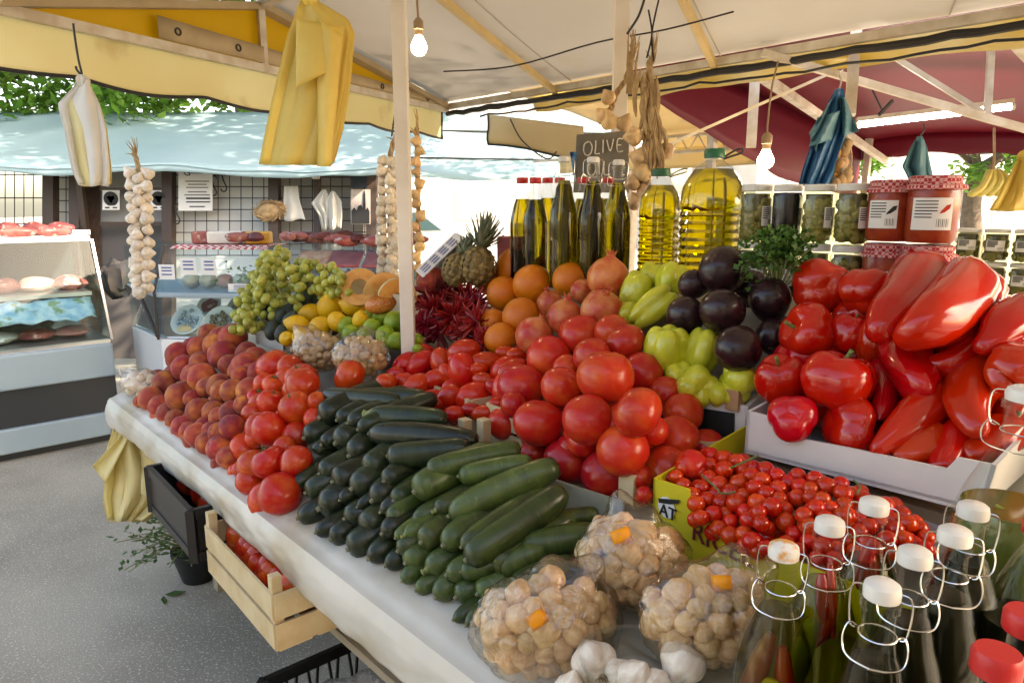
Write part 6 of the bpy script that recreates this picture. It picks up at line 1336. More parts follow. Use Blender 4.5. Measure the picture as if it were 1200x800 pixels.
AV = [(361, 342, 28, (.05, -1, .1), 'pointed avocado standing highest among the grapes'), (337, 366, 19, (.6, -.8, .1), 'avocado leaning right in the middle of the avocado tray'), (319, 387, 18, (.15, -1, .1), 'avocado standing at the left front of the tray'), (330, 391, 17, (.1, -1, .2), 'slim avocado at the front of the tray'), (341, 376, 20, (.45, -.9, .1), 'avocado beside the lemons'), (318, 364, 21, (.5, -.6, .4), 'avocado lying at the back left of the tray'), (327, 372, 19, (.5, -.8, .2), 'avocado behind the two front ones'), (356, 358, 15, (0, -1, .2), 'small dark avocado under the highest one')]
for (x, y, d, ax, l) in AV:
    P = on(x, y, .17 if y > 350 else .21); tag(link('avocado', ME['avocado'][0], None, P, axq(scr(*ax)), d*depth(P)/F/2), l, 'avocado', 'avocados in a tray')
S4 = lambda cx, cy: (250+cx/3.477, 220+cy/3.477)
LE = [(475, 490, 108, 'biggest lemon on top of the lemon heap'), (572, 480, 98, 'lemon with its tip up at the right of the heap'), (400, 515, 92, 'lemon at the upper left of the heap'), (345, 565, 98, 'lemon in the left of the heap'), (435, 565, 88, 'lemon in the front middle of the heap'), (360, 607, 78, 'lemon low at the front left'), (300, 615, 66, 'lemon at the outer left corner of the tray'), (600, 540, 72, 'lemon half hidden behind the limes'), (505, 545, 84, 'lemon behind the front ones in the middle'), (465, 445, 86, 'lemon at the very back under the melon')]
src = relax([(lambda P, d: (P, d*depth(P)/F/2))(on(*S4(x, y), .16), d/3.477) for x, y, d, l in LE], .9, .05)
for (P, r), (x, y, d, l) in zip(src, LE): tag(link('lemon', ME['lemon'][0], None, P, axq(scr(RND.uniform(-1, 1), RND.uniform(-.8, .4), .3)), r*.95), l, 'lemon', 'lemons in a heap')
LI = [(690, 525, 84, 'lime at the top of the lime heap'), (742, 548, 98, 'pale lime leaning on the pole'), (545, 565, 88, 'lime beside the lemons'), (648, 568, 78, 'yellowish lime in the middle'), (702, 602, 84, 'dark lime at the front right'), (748, 625, 78, 'lime low against the pole'), (560, 592, 72, 'lime low above the garlic bag'), (636, 522, 56, 'small lime at the back'), (830, 618, 52, 'lime peeking out right of the pole'), (620, 600, 66, 'lime behind the nut bag'), (832, 655, 40, 'lower lime peeking out right of the pole'), (690, 640, 60, 'dark lime low behind the nut bag')]
src = relax([(lambda P, d: (P, d*depth(P)/F/2))(on(*S4(x, y), .14), d/3.477) for x, y, d, l in LI], .9, .05)
for (P, r), (x, y, d, l) in zip(src, LI): tag(link('lime', ME['lime'][0], None, P, rq(), r*.97), l, 'lime', 'limes in a heap')
# trays
m_tray_w = pm('white_tray', (.62, .62, .58), rough=.5)
def tray(label, pts, h, hh, mat):
    c = [on(x, y, h) for x, y in pts]; t = thing('fruit_tray', label, 'tray', sum(c, V())/4)
    b = MB(); b.add(c, [(0, 1, 2, 3)]); solid(ob('floor', b, mat, t, smooth=False), .004)
    for i in range(4): b = MB(); b.prism([c[i], c[(i+1) % 4], c[(i+1) % 4]+Z1*hh, c[i]+Z1*hh], ((sum(c, V())/4-(c[i]+c[(i+1) % 4])/2)*V((1, 1, 0))).normalized()*.004 if False else (V(((sum(c, V())/4-(c[i]+c[(i+1) % 4])/2).x, (sum(c, V())/4-(c[i]+c[(i+1) % 4])/2).y, 0)).normalized()*.004)); ob('side', b, mat, t, smooth=False)
tray('low white tray under the avocados', [(300, 402), (332, 412), (362, 372), (322, 362)], .09, .05, m_tray_w)
tray('low cardboard tray under the lemons', [(330, 408), (368, 424), (420, 400), (380, 375)], .09, .05, m_card_brown)
tray('low dark tray under the limes', [(385, 425), (480, 436), (495, 400), (400, 385)], .07, .06, m_blackp)
# cantaloupe
m_melon = pm('melon_flesh', (.72, .30, .06), (.74, .40, .12), 18, .35, .2, 40, c3=(.62, .24, .05), s3=30); m_rind = pm('melon_rind', (.52, .46, .26), (.40, .36, .18), 25, .7, .5, 90); m_seed = pm('melon_seed_pulp', (.70, .42, .14), (.55, .26, .07), 70, .4, .6, 120)
P = on(421, 336, .22); r = 24*depth(P)/F; t = thing('melon_half', 'halved cantaloupe with orange flesh facing the viewer', 'melon', P, local=True); t.rotation_mode = 'QUATERNION'; t.rotation_quaternion = axq(scr(.0, -.35, 1.0), 0)
b = MB(); b.lathe([(0, -r*.95), (r*.5, -r*.82), (r*.85, -r*.5), (r, 0)], 28); ob('rind', b, m_rind, t); b = MB(); b.lathe([(r, 0), (r*.97, .002), (r*.42, .001), (r*.36, -r*.12), (0, -r*.22)], 28); ob('flesh', b, m_melon, t)
b = MB()
for i in range(40): a = RND.uniform(0, 6.28); q = r*.33*math.sqrt(RND.random()); c = V((q*math.cos(a), q*math.sin(a), -r*.10)); b.ball(lambda th, ph: c+V((sph(th, ph).x*.004, sph(th, ph).y*.006, sph(th, ph).z*.004)), 6, 4)
ob('seeds', b, m_seed, t)
def wedge(label, x, y, rpx, tilt, span=1.0):
    P = on(x, y, .22); r = rpx*depth(P)/F; t = thing('melon_wedge', label, 'melon', P, 'cut melon pieces', local=True); t.rotation_mode = 'QUATERNION'; t.rotation_quaternion = axq(scr(*tilt), .4); b = MB(); n = 16
    def cr(i, k, rr): a = PI*i/n; return V((rr*math.cos(a), rr*math.sin(a)*math.cos(k), rr*math.sin(a)*math.sin(k)))
    b.grid(lambda u_, v_: cr(u_*n, (v_-.5)*span, r), n, 5); ob('rind', b, m_rind, t)
    b = MB()
    for s in (-.5, .5): b.grid(lambda u_, v_: cr(u_*n, s*span, r*(.32+.68*v_)), n, 3)
    b.grid(lambda u_, v_: cr(u_*n, (v_-.5)*span, r*.32), n, 4); ob('flesh', b, m_melon, t)
wedge('cut cantaloupe wedge standing beside the pole, left of it', 452, 345, 26, (.3, -.4, .8)); wedge('cut cantaloupe wedge half hidden by the pole', 466, 350, 24, (.5, -.2, .8))
m_mango = pm('mango_skin', (.50, .07, .03), (.62, .30, .04), 9, .35, coat=.2); b = MB(); b.ball(lambda th, ph: V((sph(th, ph).x*.72, sph(th, ph).y*.62, sph(th, ph).z*1.0+.1*sph(th, ph).x)), 18, 12); ME['mango'] = [b.mesh('mango', m_mango)]
P = on(446, 356, .19); tag(link('mango', ME['mango'][0], None, P, axq(scr(1, -.1, .2)), 19*depth(P)/F), 'red and yellow mango lying under the melon wedges', 'mango')
P = on(500, 330, .23); tag(link('peach', ME['peach'][1], None, P, rq(), 12*depth(P)/F), 'single orange peach behind the pole beside the chillies', 'peach')
P = on(508, 326, .22); tag(link('peach', ME['peach'][2], None, P, rq(), 14*depth(P)/F), 'single peach on top just right of the pole', 'peach')
# small bags of garlic cloves
m_nut = pm('shelled_nut', (.60, .42, .22), (.46, .28, .12), 22, .6, .4, 60, rand=.15)
ME['nut'] = [mk('nut', lambda th, ph: sph(th, ph)*(1+.18*nz(sph(th, ph), 2.4)), m_nut, 12, 8), mk('nut', lambda th, ph: sph(th, ph)*(1+.2*nz(sph(th, ph)+V((4, 0, 0)), 2.4)), m_nut, 12, 8)]
bag('small shiny bag of shelled nuts behind the tomatoes, left one', 372, 412, 58, 48, .15, 34, 15, (-.5, -1), None, 21, 'nut', 'bag of nuts', 'nut in the left small bag')
bag('small shiny bag of shelled nuts behind the top zucchini, right one', 422, 418, 66, 50, .16, 40, 15, (.3, -1), None, 23, 'nut', 'bag of nuts', 'nut in the right small bag')
bag('clear bag of garlic in the sun at the far left corner of the table', 167, 450, 48, 34, .06, 14, 17, (-.5, -.6), None, 25, 'garlic_white', 'bag of garlic', 'bulb of garlic in the corner bag')
# ------------------------------------------------------------------ dried chillies in a tub
m_dchil = pm('dried_chili', (.20, .006, .016), (.30, .012, .022), 30, .3, coat=.3, rand=.2)
P = on(520, 398, .08); t = thing('chili_tub', 'clear tub holding bunches of dried dark red chillies', 'tub', P); r_ = 36*depth(P)/F
b = MB(); b.lathe([(r_*.85, -.045), (r_, .03), (r_*1.04, .032), (r_*.97, .03), (r_*.82, -.04)], 4, at=P); b2 = b; ob('wall', b, m_pet, t, smooth=False)
RC = [(510, 365, 30), (545, 352, 30), (500, 345, 24), (530, 338, 26), (560, 378, 30), (532, 372, 32), (498, 380, 24), (572, 398, 24), (520, 350, 28), (555, 358, 26), (515, 388, 26), (545, 392, 28), (540, 365, 28), (508, 352, 24)]
crl = rowlabels(RC, 'spiky rosette of dried chillies', .5)
for i, (x, y, d) in enumerate(RC):
    c = on(x, y, .15 if y < 385 else .12); L0_ = d*depth(c)/F; b = MB(); R = random.Random(i)
    for k in range(60):
        v = V((R.gauss(0, 1), R.gauss(-.35, .8), R.gauss(.15, 1))).normalized(); sd_ = v.cross(Z1).normalized()*R.uniform(-.25, .25); l_ = L0_*R.uniform(.6, 1.1)*.95
        b.tube([c+v*l_*.15, c+v*l_*.55+sd_*l_*.25, c+v*l_*.85+sd_*l_*.15-Z1*.004, c+v*l_], [.0025, .0048, .0035, .0008], 6)
    tag(ob('chili_bunch', b, m_dchil), crl[i] if i not in (3, 7) else ('topmost rosette of dried chillies in front of the pineapple' if i == 3 else 'lowest rosette of dried chillies hanging over toward the oranges'), 'chillies', 'dried chilli rosettes')
# ------------------------------------------------------------------ pineapples and price card
m_pine = pm('pineapple_rind', (.26, .18, .06), (.16, .12, .05), 30, .6, .3, 60, rand=.2); m_pleaf = pm('pineapple_leaf', (.10, .13, .07), (.18, .20, .12), 12, .5, transl=.15)
def pineapple(label, x, y, wpx, hpx, h, lean, lf):
    P = on(x, y, h); d = depth(P); r = wpx*d/F/2; L_ = hpx*d/F/2; t = thing('pineapple', label, 'pineapple', P, 'pineapples behind the chillies', local=True); t.rotation_mode = 'QUATERNION'; t.rotation_quaternion = axq(scr(*lean), .3)
    b = MB(); b.ball(lambda th, ph: V((sph(th, ph).x*r*.93, sph(th, ph).y*r*.93, sph(th, ph).z*L_)), 20, 12); ob('body', b, m_pine, t)
    rows = 9; e = 0; bm_ = MB()
    for i in range(rows):
        th = PI*(i+.8)/(rows+.6); n = max(4, int(12*math.sin(th)))
        for j in range(n):
            ph = 2*PI*(j+.5*(i % 2))/n; p = V((math.sin(th)*math.cos(ph)*r, math.sin(th)*math.sin(ph)*r, math.cos(th)*L_)); nn = V((p.x/r/r, p.y/r/r, p.z/L_/L_)).normalized(); x_ = nn.cross(Z1).normalized(); y_ = nn.cross(x_); s_ = r*.27
            b = MB(); b.add([p+x_*s_, p+y_*s_*1.1, p-x_*s_, p-y_*s_*1.1, p+nn*s_*.5], [(0, 1, 4), (1, 2, 4), (2, 3, 4), (3, 0, 4)]); ob('eye', b, m_pine, t, smooth=False)
    for i in range(34):
        f = i/34; a = i*2.4; L2 = L_*lf*(1.2-.5*(1-f)); tip = V((math.cos(a)*(1-f)*.9, math.sin(a)*(1-f)*.9, .5+.6*f)).normalized(); o_ = V((0, 0, L_*.92)); pts = [o_+tip*L2*k/4+Z1*L2*.12*(k/4)**2*(1-f) for k in range(5)]; sd_ = tip.cross(Z1).normalized() if tip.cross(Z1).length > .01 else V((1, 0, 0)); w_ = [.010, .012, .010, .006, .0005]
        b = MB(); vs_ = []
        for k in range(5): vs_ += [pts[k]-sd_*w_[k], pts[k]+tip.cross(sd_)*.003, pts[k]+sd_*w_[k]]
        b.add(vs_, [q for k in range(4) for q in ((3*k, 3*k+1, 3*k+4, 3*k+3), (3*k+1, 3*k+2, 3*k+5, 3*k+4))]); ob('leaf', b, m_pleaf, t)
pineapple('pineapple with grey-green crown behind the dried chillies, right of two', 560, 312, 40, 44, .24, (.2, -1, .1), 1.75)
pineapple('pineapple behind the tilted price card, left of two', 536, 316, 34, 38, .24, (.35, -.9, -.2), 1.3)
c = [U(487, 317, 2.1), U(495, 325, 2.07), U(543, 279, 2.2), U(532, 273, 2.24)]; t = thing('price_card', 'white handwritten price card tilted beside the pole in front of the pineapple', 'price card', c[0]); b = MB(); b.prism(c, (.004, .006, 0)); ob('card', b, pm('card_blueish', (.66, .67, .72), rough=.6), t, smooth=False)
b = MB()
for k in range(3):
    f0, f1 = .2+.25*k, .30+.25*k; A_ = lambda f, g: (c[0]*(1-f)+c[1]*f)*(1-g)+(c[3]*(1-f)+c[2]*f)*g-FW*.002
    for j in range(4): b.add([A_(f0, .08+.22*j), A_(f1, .08+.22*j), A_(f1, .24+.22*j), A_(f0, .24+.22*j)], [(0, 1, 2, 3)])
ob('writing', b, m_blue_ink, t, smooth=False)
b = MB(); b.prism([p+V((.006, .012, -.002)) for p in c[2:]]+[U(510, 330, 2.2), U(502, 332, 2.15)], (.004, .006, 0)); ob('dark_stand', b, m_metal_dark, t, smooth=False)
# ------------------------------------------------------------------ slate board
P = U(708, 205, 2.38); t = thing('slate_board', 'grey slate board with chalk lettering hung on the pole behind the oil bottles', 'sign', P)
cs = [(676, 158), (737, 153), (737, 225), (672, 225)]; b = MB(); b.prism([U(x, y, 2.38) for x, y in cs], FW*.012); ob('board', b, m_slate, t, smooth=False)
def chalk(strokes):
    b = MB()
    for st in strokes: b.tube(smooth_path([U(x, y, 2.374) for x, y in st], 4), .0022, 5)
    ob('chalk_word', b, m_chalk, t)
chalk([[(690, 166), (685, 169), (684, 177), (687, 182), (692, 180), (694, 172), (691, 166)], [(698, 165), (698, 173), (697.5, 180), (703, 180)], [(707, 164), (706.5, 179)], [(711, 164), (715, 177), (719, 163)], [(730, 163), (724, 163.5), (723.5, 177), (730, 177)], [(724, 170), (728, 170)]])
chalk([[(694, 190), (689, 194), (689, 202), (693, 206), (697, 202), (698, 194), (694, 190)], [(702, 190), (702, 205)], [(708, 189), (708, 204), (715, 204)]])
b = MB(); b.grid(lambda a, c_: U(668+8*a+4*c_-6*a*c_, 178+28*c_, 2.36+.02*math.sin(a*4+c_*5)), 6, 8); tag(solid(ob('blue_rag', b, m_blue_bag), .002), 'strip of blue plastic at the left edge of the slate board', 'plastic strip')
# ------------------------------------------------------------------ braids
def braid(name, label, rows, tt, rpx, key, group, stalk=None, seed=0, top=None, cat='garlic braid'):
    """rows: list of (x, y); bulbs on either side of a twisted stalk"""
    R = random.Random(seed); P = U(rows[0][0], rows[0][1], tt); t = thing(name, label, cat, P, group)
    b = MB(); ctr = [U(x, y, tt+.015) for x, y in stalk]; sp_ = smooth_path(ctr, 6)
    for k in range(3): b.tube([p+RT*.007*math.cos(i*.9+k*2.1)+FW*.007*math.sin(i*.9+k*2.1) for i, p in enumerate(sp_)], .005, 6)
    for i in range(10):
        p = sp_[R.randrange(0, max(2, len(sp_)//4))]; e = p+V((R.gauss(0, .02), R.gauss(0, .015), R.uniform(.0, .09))); b.tube([p, (p+e)/2+V((.006, 0, 0)), e], [.004, .003, .0008], 4)
    ob('stalks', b, m_straw, t)
    for (x, y) in rows:
        c = U(x+R.uniform(-1, 1), y+R.uniform(-1, 1), tt+R.uniform(-.02, .012)); link('bulb', ME[key][R.randrange(2)], t, c-P, axq(scr(R.uniform(-.6, .6), R.uniform(-1, .2), R.uniform(-.3, .3))), rpx*R.uniform(.82, 1.1)*tt/F)
    return t
rows = []
for i in range(11): rows += [(152+i*.8, 204+i*13.2, ), (173-.0*i, 205+i*13.2), (162, 210+i*13.2)]
braid('garlic_braid', 'double string of white garlic bulbs hanging before the left of the kiosk', rows, 3.1, 7.2, 'garlic_white', 'garlic braids', [(157, 180), (162, 200), (163, 270), (163, 345)], 1)
rows = []
for i in range(12): rows += [(447+R_, 190+i*11.5) for R_ in (0, 11)]+[(464, 194+i*11.5)]
braid('garlic_braid', 'thick braid of garlic bulbs hanging just left of the front pole', rows, 2.75, 6.6, 'garlic_white', 'garlic braids', [(466, 158), (458, 180), (457, 250), (458, 320)], 2)
rows = [(489+3*math.sin(i*2.1), 165+i*12.5) for i in range(13)]
braid('garlic_braid', 'narrow braid of garlic half hidden behind the right side of the front pole', rows, 2.8, 6.6, 'garlic', 'garlic braids', [(488, 150), (489, 180), (490, 250), (490, 325)], 3)
# wires holding the braid
for (pts, l) in (([(459, 160), (463, 130), (466, 104), (462, 100)], 'black wire loop holding the thick garlic braid'),): b = MB(); b.tube(smooth_path([U(x, y, 2.75) for x, y in pts], 5), .0035, 5); b.tube(smooth_path([U(x+6, y, 2.75) for x, y in pts], 5), .0035, 5); tag(ob('hanging_wire', b, m_piping), l, 'wire')
# dry big garlic with stalks by the second pole
braid('dry_garlic_bunch', 'bunch of large dry garlic heads with long brown stalks by the back pole', [(743, 160), (751, 185), (752, 205), (743, 215), (780, 178), (745, 238), (758, 225)], 2.15, 11.5, 'garlic', None, [(762, 70), (758, 110), (757, 150), (755, 215)], 4)
t = bpy.data.objects['dry_garlic_bunch']; b = MB(); R = random.Random(4)
for k in range(34):
    x0 = R.uniform(750, 772); y0 = R.uniform(75, 170); x1 = x0+R.uniform(-9, 9); y1 = y0+R.uniform(30, 70); b.tube(smooth_path([U(x0, y0, 2.13+R.uniform(-.02, .02)), U((x0+x1)/2+R.uniform(-5, 5), (y0+y1)/2, 2.13), U(x1, y1, 2.13+R.uniform(-.02, .02))], 3), [.001, .006, .009, .008, .007, .006, .002], 5)
ob('dry_leaves', b, m_straw, t)
braid('dry_garlic_bunch', 'small bunch of dry garlic heads with upright leaves left of the back pole', [(712, 115), (708, 138), (731, 146), (716, 143)], 2.3, 9.5, 'garlic', None, [(741, 60), (735, 90), (722, 110), (715, 130)], 5)
t = bpy.data.objects['dry_garlic_bunch.001']; b = MB()
for k in range(12): x0 = R.uniform(733, 744); b.tube([U(x0, 110, 2.28), U(x0+R.uniform(-3, 4), 75, 2.28), U(x0+R.uniform(0, 9), R.uniform(32, 60), 2.28)], [.007, .005, .001], 5)
ob('dry_leaves', b, m_straw, t)
b = MB(); b.tube(smooth_path([U(755, 0, 2.2), U(748, 20, 2.2), U(735, 40, 2.2)], 5), .004, 5); b.tube(smooth_path([U(758, 68, 2.15), U(764, 40, 2.15), U(760, 12, 2.15)], 5), .003, 5); b.tube(smooth_path([U(766, 72, 2.15), U(764, 40, 2.15), U(772, 0, 2.15)], 5), .003, 5); tag(ob('hanging_wire', b, m_piping), 'black wires hanging from the roof beside the back pole', 'wire')
# ------------------------------------------------------------------ hanging plastic bags
t = hang('yellow_bag_stack', 'folded stack of bright yellow plastic bags hanging at the top centre left', 'bag', [(-6, 356, 366), (3, 352, 374), (22, 346, 406), (40, 340, 413), (100, 326, 407), (150, 316, 398), (192, 309, 386)], 1.55, m_yellow_bag, folds=5, amp=.018, layers=6, gap=.007, nu=22, nv=26, knot=(362, -1, 9))
b = MB(); b.grid(lambda a, c: U(345+ (58-20*c)*a+2, 22+80*c*(1-.35*a)+10*a, 1.53-.012*math.sin(a*3)-.01*c), 14, 12); solid(ob('front_fold', b, m_yellow_bag, t), .0015)
b = MB(); b.grid(lambda a, c: U(372+30*a-14*c*a, 20+22*a+(175-22*a)*c-0, 1.527-.02*math.sin(a*PI)+.02*c), 10, 20); solid(ob('pleat', b, m_yellow_bag, t), .0015)
t = hang('pale_bag', 'whitish yellow plastic bags hanging from a wire hook at the upper left', 'bag', [(92, 91, 103), (103, 86, 107), (122, 68, 116), (150, 76, 124), (200, 86, 129), (217, 94, 128)], 2.1, m_white_bag, folds=4, amp=.04, layers=3, gap=.012, mats=[m_white_bag, m_white_bag, m_pale_bag], knot=(97, 95, 7))
b = MB(); b.tube(smooth_path([U(86, 28, 2.1), U(88, 45, 2.1), U(92, 70, 2.1), U(96, 88, 2.1), U(90, 82, 2.1), U(89, 78, 2.1)], 5), .0035, 5); ob('wire_hook', b, m_piping, t)
t = hang('corner_bags', 'pale yellow plastic bags tied to the far left corner of the table', 'bag', [(492, 143, 154), (500, 134, 160), (525, 126, 185), (560, 124, 205), (585, 122, 200), (610, 128, 170)], 2.48, m_pale_bag, folds=6, amp=.06, layers=3, gap=.02, nu=24, knot=(148, 497, 8))
b = MB(); b.grid(lambda a, c: U(142-34*c+10*a*(1-c)+16*a*c, 510+36*c+20*a*c, 2.46+.02*math.sin(a*5)), 8, 8); solid(ob('side_handle', b, m_pale_bag, t), .0015)
b = MB(); b.grid(lambda a, c: U(165+44*a, 508+28*a+ (70-30*a)*c+10*math.sin(a*3), 2.42+.05*math.sin(c*PI)*(1-a)), 12, 12); solid(ob('puffed_bag', b, m_pale_bag, t), .0015)
t = hang('blue_bag_bundle', 'blue plastic bags hanging on a hook under the red tent', 'bag', [(106, 979, 988), (122, 970, 992), (148, 962, 994), (175, 950, 986), (200, 942, 978), (217, 938, 971)], 1.95, m_blue_bag, folds=6, amp=.045, layers=3, gap=.010, nu=24, nv=24, knot=(983, 110, 6))
b = MB(); b.grid(lambda a, c: U(978-8*a-(30-2*a)*c+14*a*c, 112+10*a+44*c+12*a*c, 1.925+.02*math.sin(a*7+c*3)), 12, 14); solid(ob('left_flap', b, m_teal_bag, t), .0015)
b = MB(); b.grid(lambda a, c: U(984+6*a+12*c*a+4*c, 114+46*c-6*a*c, 1.93+.02*math.sin(a*6+c*4)), 10, 12); solid(ob('right_flap', b, m_teal_bag, t), .0015)
b = MB(); b.grid(lambda a, c: U(958+26*a-10*c, 138+34*c-8*a, 1.91+.018*math.sin(a*6+c*2)), 10, 12); solid(ob('front_flap', b, m_teal_bag, t), .0015)
b = MB(); b.tube(smooth_path([U(983, 106, 1.95), U(986, 95, 1.95), U(983, 86, 1.95), U(988, 82, 1.95)], 4), .0025, 5); ob('hook', b, m_wire, t)
t = thing('onion_net', 'net of small beige onions hanging behind the blue bags', 'net of onions', U(985, 215, 1.97)); R = random.Random(9)
for i in range(26):
    y = 162+i*2.2; x = 984+R.uniform(-10, 11)*(1-.002*i); c = U(x, y, 1.99+R.uniform(-.02, .02)); link('onion', ME['nut'][i % 2], t, c-V(t.location), rq(), 6.6*1.97/F)
b = MB(); b.ball(lambda th, ph: U(985+14*sph(th, ph).x, 187-34*sph(th, ph).z, 1.99+.034*sph(th, ph).y), 16, 12); ob('net', b, film('net_mesh', (.95, .8, .5), .05, .3, .4), t)
t = hang('teal_bag', 'teal plastic bag hanging above the gingham jars', 'bag', [(160, 1075, 1081), (172, 1068, 1086), (195, 1058, 1090), (210, 1066, 1093)], 2.1, m_teal_bag, folds=4, amp=.04, layers=2, gap=.012, knot=(1078, 164, 4))
b = MB(); b.tube(smooth_path([U(1078, 160, 2.1), U(1083, 152, 2.1), U(1082, 145, 2.1)], 4), .0025, 5); ob('hook', b, m_metal_dark, t)
hang('yellow_bag_stack', 'orange-yellow plastic bags at the right edge above the far jar rack', 'bag', [(180, 1196, 1206), (200, 1186, 1222), (225, 1174, 1236), (246, 1162, 1240)], 1.9, m_yellow_bag, folds=6, amp=.03, layers=3, gap=.010, knot=(1201, 183, 7))
m_banana = pm('banana_peel', (.62, .50, .12), (.52, .46, .12), 20, .5, rand=.1); P = U(1153, 203, 3.3); t = thing('banana_bunch', 'bunch of yellow bananas hanging behind the jars at the right', 'bananas', P)
for k in range(4):
    b = MB(); x = 1140+k*9; pts = [U(1160+k*2.5, 200, 3.3+.01*k), U(x+16-k*1.0, 210, 3.28), U(x+8, 222, 3.28), U(x-6+k*1.5, 229, 3.29)]; sp_ = smooth_path(pts, 5); b.tube(sp_, [.006]+[.017]*(len(sp_)-3)+[.012, .004], 8); ob('banana', b, m_banana, t)
b = MB(); b.tube([U(1164, 201, 3.3), U(1165, 185, 3.3), U(1165, 150, 3.4)], .006, 6); ob('hanging_stem', b, m_straw, t)
# clip with a black bar under the red roof
b = MB(); b.bar(U(1030, 135, 3.2), U(1046, 118, 3.2), .012); b.tube([U(1033, 128, 3.2), U(1022, 105, 3.2), U(1016, 92, 3.2)], .004, 5); tag(ob('hook_clip', b, m_piping, smooth=False), 'small black hook dangling under the red tent roof', 'hook')

# ------------------------------------------------------------------ under the table
A_ = U(325, 765, 1.46); Bc = atz(247, 672, A_.z); Cc = atz(432, 735, A_.z); dl = (Bc-A_); pr_ = V((dl.y, -dl.x, 0)).normalized(); pr_ = pr_ if pr_.x > 0 else -pr_
dn = dl.normalized()
t = crate('wooden slatted crate of tomatoes sticking out under the table', A_, Bc, pr_*.34, .135, m_wood_pale, 2, .035, group=None)
for i, (x, y, d) in enumerate([(298, 645, 30), (320, 672, 34), (345, 690, 30), (300, 680, 28), (330, 655, 26), (360, 685, 30), (345, 665, 28), (375, 705, 28), (316, 700, 30), (290, 665, 26), (340, 715, 34), (370, 725, 30), (395, 720, 30), (305, 630, 24)]):
    P = atz(x, y, A_.z+.10); rr = d*depth(P)/F/2*1.05; ka = min(max((P-A_).dot(dn), rr+.03), dl.length-rr-.03); kb = min(max((P-A_).dot(pr_), rr+.02), .33-rr); P = V((A_.x, A_.y, P.z))+dn*ka+pr_*kb; tag(link('tomato', ME['tomato'][i % 3], None, P, rq(), rr), 'tomato in the wooden crate under the table' if i != 8 else 'pale unripe tomato in the wooden crate under the table', 'tomato', 'tomatoes in the crate under the table')
P = A_+dn*.10+pr_*.09+Z1*.125; tag(link('tomato', mk('tomato', lambda th, ph: sph(th, ph)*(1+.03*math.cos(5*ph)*math.sin(th)), pm('unripe_tomato', (.50, .42, .16), (.55, .25, .1), 9, .35)), None, P, rq(), 17*depth(P)/F), 'greenish unripe tomato at the front of the crate under the table', 'tomato')
for i in range(24):
    P = A_+dl*(.12+.15*(i % 6))+pr_*(.07+.065*(i//6))+Z1*(.085+.02*RND.random()); tag(link('tomato', ME['tomato'][i % 3], None, P, rq(), .045), 'tomato deep in the wooden crate under the table', 'tomato', 'tomatoes in the crate under the table')
def bcrate(label, P0, dl_, pr, h, lattice=True):
    t = thing('plastic_crate', label, 'crate', P0+dl_/2+pr/2, 'black plastic crates under the table'); cs = [P0, P0+dl_, P0+dl_+pr, P0+pr]
    for i in range(4):
        a, c = cs[i], cs[(i+1) % 4]; b = MB(); b.bar(a+Z1*(h-.012), c+Z1*(h-.012), .014, .028); b.bar(a+Z1*.012, c+Z1*.012, .012, .024); b.bar(a+Z1*.0, a+Z1*h, .022, .022, upv=(1, 0, 0))
        if lattice:
            n = max(3, int((c-a).length/.05))
            for k in range(n): p = a.lerp(c, (k+.5)/n); q = a.lerp(c, (k+1.0)/n); b.bar(p+Z1*.02, q+Z1*(h-.02), .006); b.bar(q+Z1*.02, p+Z1*(h-.02), .006)
        else: b.bar(a+Z1*h/2, c+Z1*h/2, .005, h*.95)
        ob('side', b, m_blackp, t, smooth=False)
    b = MB(); b.add([c+Z1*.006 for c in cs], [(0, 1, 2, 3)]); solid(ob('floor', b, m_blackp, t, smooth=False), .006); return t
Q0 = atz(243, 672, .50); bcrate('black plastic crate of tomatoes behind the wooden crate under the table', A_+dl+dn*.05+Z1*.02-pr_*.02, dn*.40, pr_*.36, .14, False)
for i in range(10):
    P = A_+dl+dn*(.1+.033*i)+pr_*(.08+.12*(i % 3))+Z1*.10; tag(link('tomato', ME['tomato'][i % 3], None, P, rq(), .042), 'tomato in shade in the black crate under the table', 'tomato', 'tomatoes in the black crate')
# stack under it down to the floor
G0 = atz(285, 745, .30); bcrate('black lattice crate on the ground below the wooden crate', V((*(A_+dn*.16+pr_*.02)[:2], .12)), -dn*.50, pr_*.38, .30, True)
bc_ = A_+dn*-.10+pr_*.16
b = MB(); c = V((bc_.x, bc_.y, .38)); b.ball(lambda th, ph: c+V((sph(th, ph).x*.20, sph(th, ph).y*.16, sph(th, ph).z*.08))*(1+.22*nz(sph(th, ph), 4)), 30, 20); tag(ob('crumpled_film', b, film('crumpled_film', (.9, .9, .92), .25, .9, .2, 1.0, 30, milk=.25)), 'crumpled clear plastic in the black crate at the bottom', 'plastic film')
b = MB(); W_ = A_-dn*.42+pr_*.12; 
t = crate('wooden crate with purple paper under the table at the bottom edge', V((W_.x, W_.y, .47)), V((W_.x, W_.y, .47))-dn*.36, pr_*.30, .12, m_wood_pale, 2, .035, group=None)
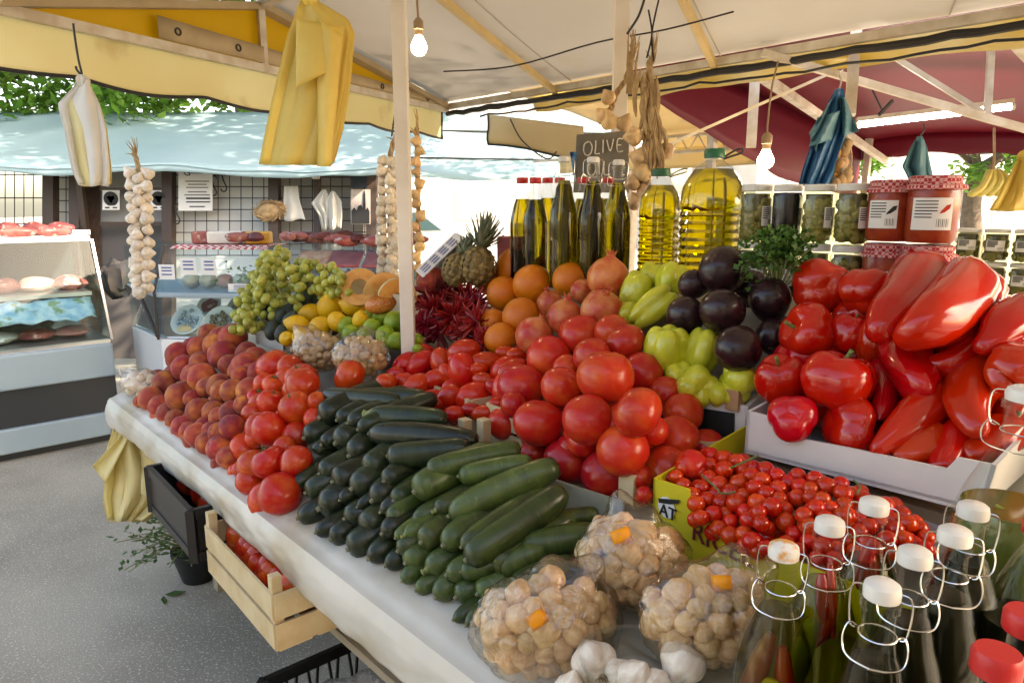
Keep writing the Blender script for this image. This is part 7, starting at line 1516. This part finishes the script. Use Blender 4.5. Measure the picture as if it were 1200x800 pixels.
b = MB(); W2 = V((W_.x, W_.y, .57))-dn*.18+pr_*.15; b.grid(lambda a, c: W2+dn*(a-.5)*.34+pr_*(c-.5)*.27+Z1*(.03*nz((a*4, c*4, 0))+.02), 10, 10); tag(solid(ob('purple_paper', b, pm('purple_paper', (.16, .01, .13), (.22, .02, .18), 8, .6)), .002), 'sheet of purple packing paper in the crate under the table', 'paper')
# potted herb beside the stack
P = V((*(A_+dl+dn*.30-pr_*.10)[:2], 0)); P = atz(234, 676, 0); t = thing('herb_pot', 'dark pot with a straggly green herb on the ground by the crates', 'potted plant', P); b = MB(); b.lathe([(.065, 0), (.095, .11), (.10, .115), (.10, .135), (.09, .135), (.088, .115), (0, .11)], 24, at=P); ob('pot', b, m_blackp, t); b = MB(); R = random.Random(3); bs = MB()
for i in range(70):
    a = R.uniform(0, 6.28); L_ = R.uniform(.08, .30); e = P+Z1*.12+V((math.cos(a)*L_*.8-.06, math.sin(a)*L_*.8-.03, R.uniform(-.02, .22))); bs.tube([P+Z1*.12, (P+Z1*.12+e)/2+Z1*.05, e], .002, 4)
    for k in range(9):
        c = (P+Z1*.12).lerp(e, R.uniform(.45, 1.05))+Z1*.02; d = V((R.gauss(0, 1), R.gauss(0, 1), R.gauss(0, .5))).normalized(); q = d.cross(V((.2, .1, 1))).normalized(); s_ = R.uniform(.015, .035); b.add([c, c+d*s_*.5+q*s_*.3, c+d*s_, c+d*s_*.5-q*s_*.3], [(0, 1, 2, 3)])
ob('leaves', b, leafmat('herb_leaf', (.07, .15, .04), (.16, .26, .10)), t, smooth=False); ob('stems', bs, m_stem, t)
b = MB(); c = atz(193, 696, .006); b.add([c, c+V((.03, .02, .004)), c+V((.08, .01, .008)), c+V((.04, -.02, .004))], [(0, 1, 2, 3)]); b.add([c+V((.0, -.01, 0)), c+V((.01, -.05, .008)), c+V((.04, -.08, .004)), c+V((.03, -.04, 0))], [(0, 1, 2, 3)]); o = tag(solid(ob('fallen_leaf', b, m_pars, smooth=False), .001), 'small fallen green leaf on the pavement', 'leaf')
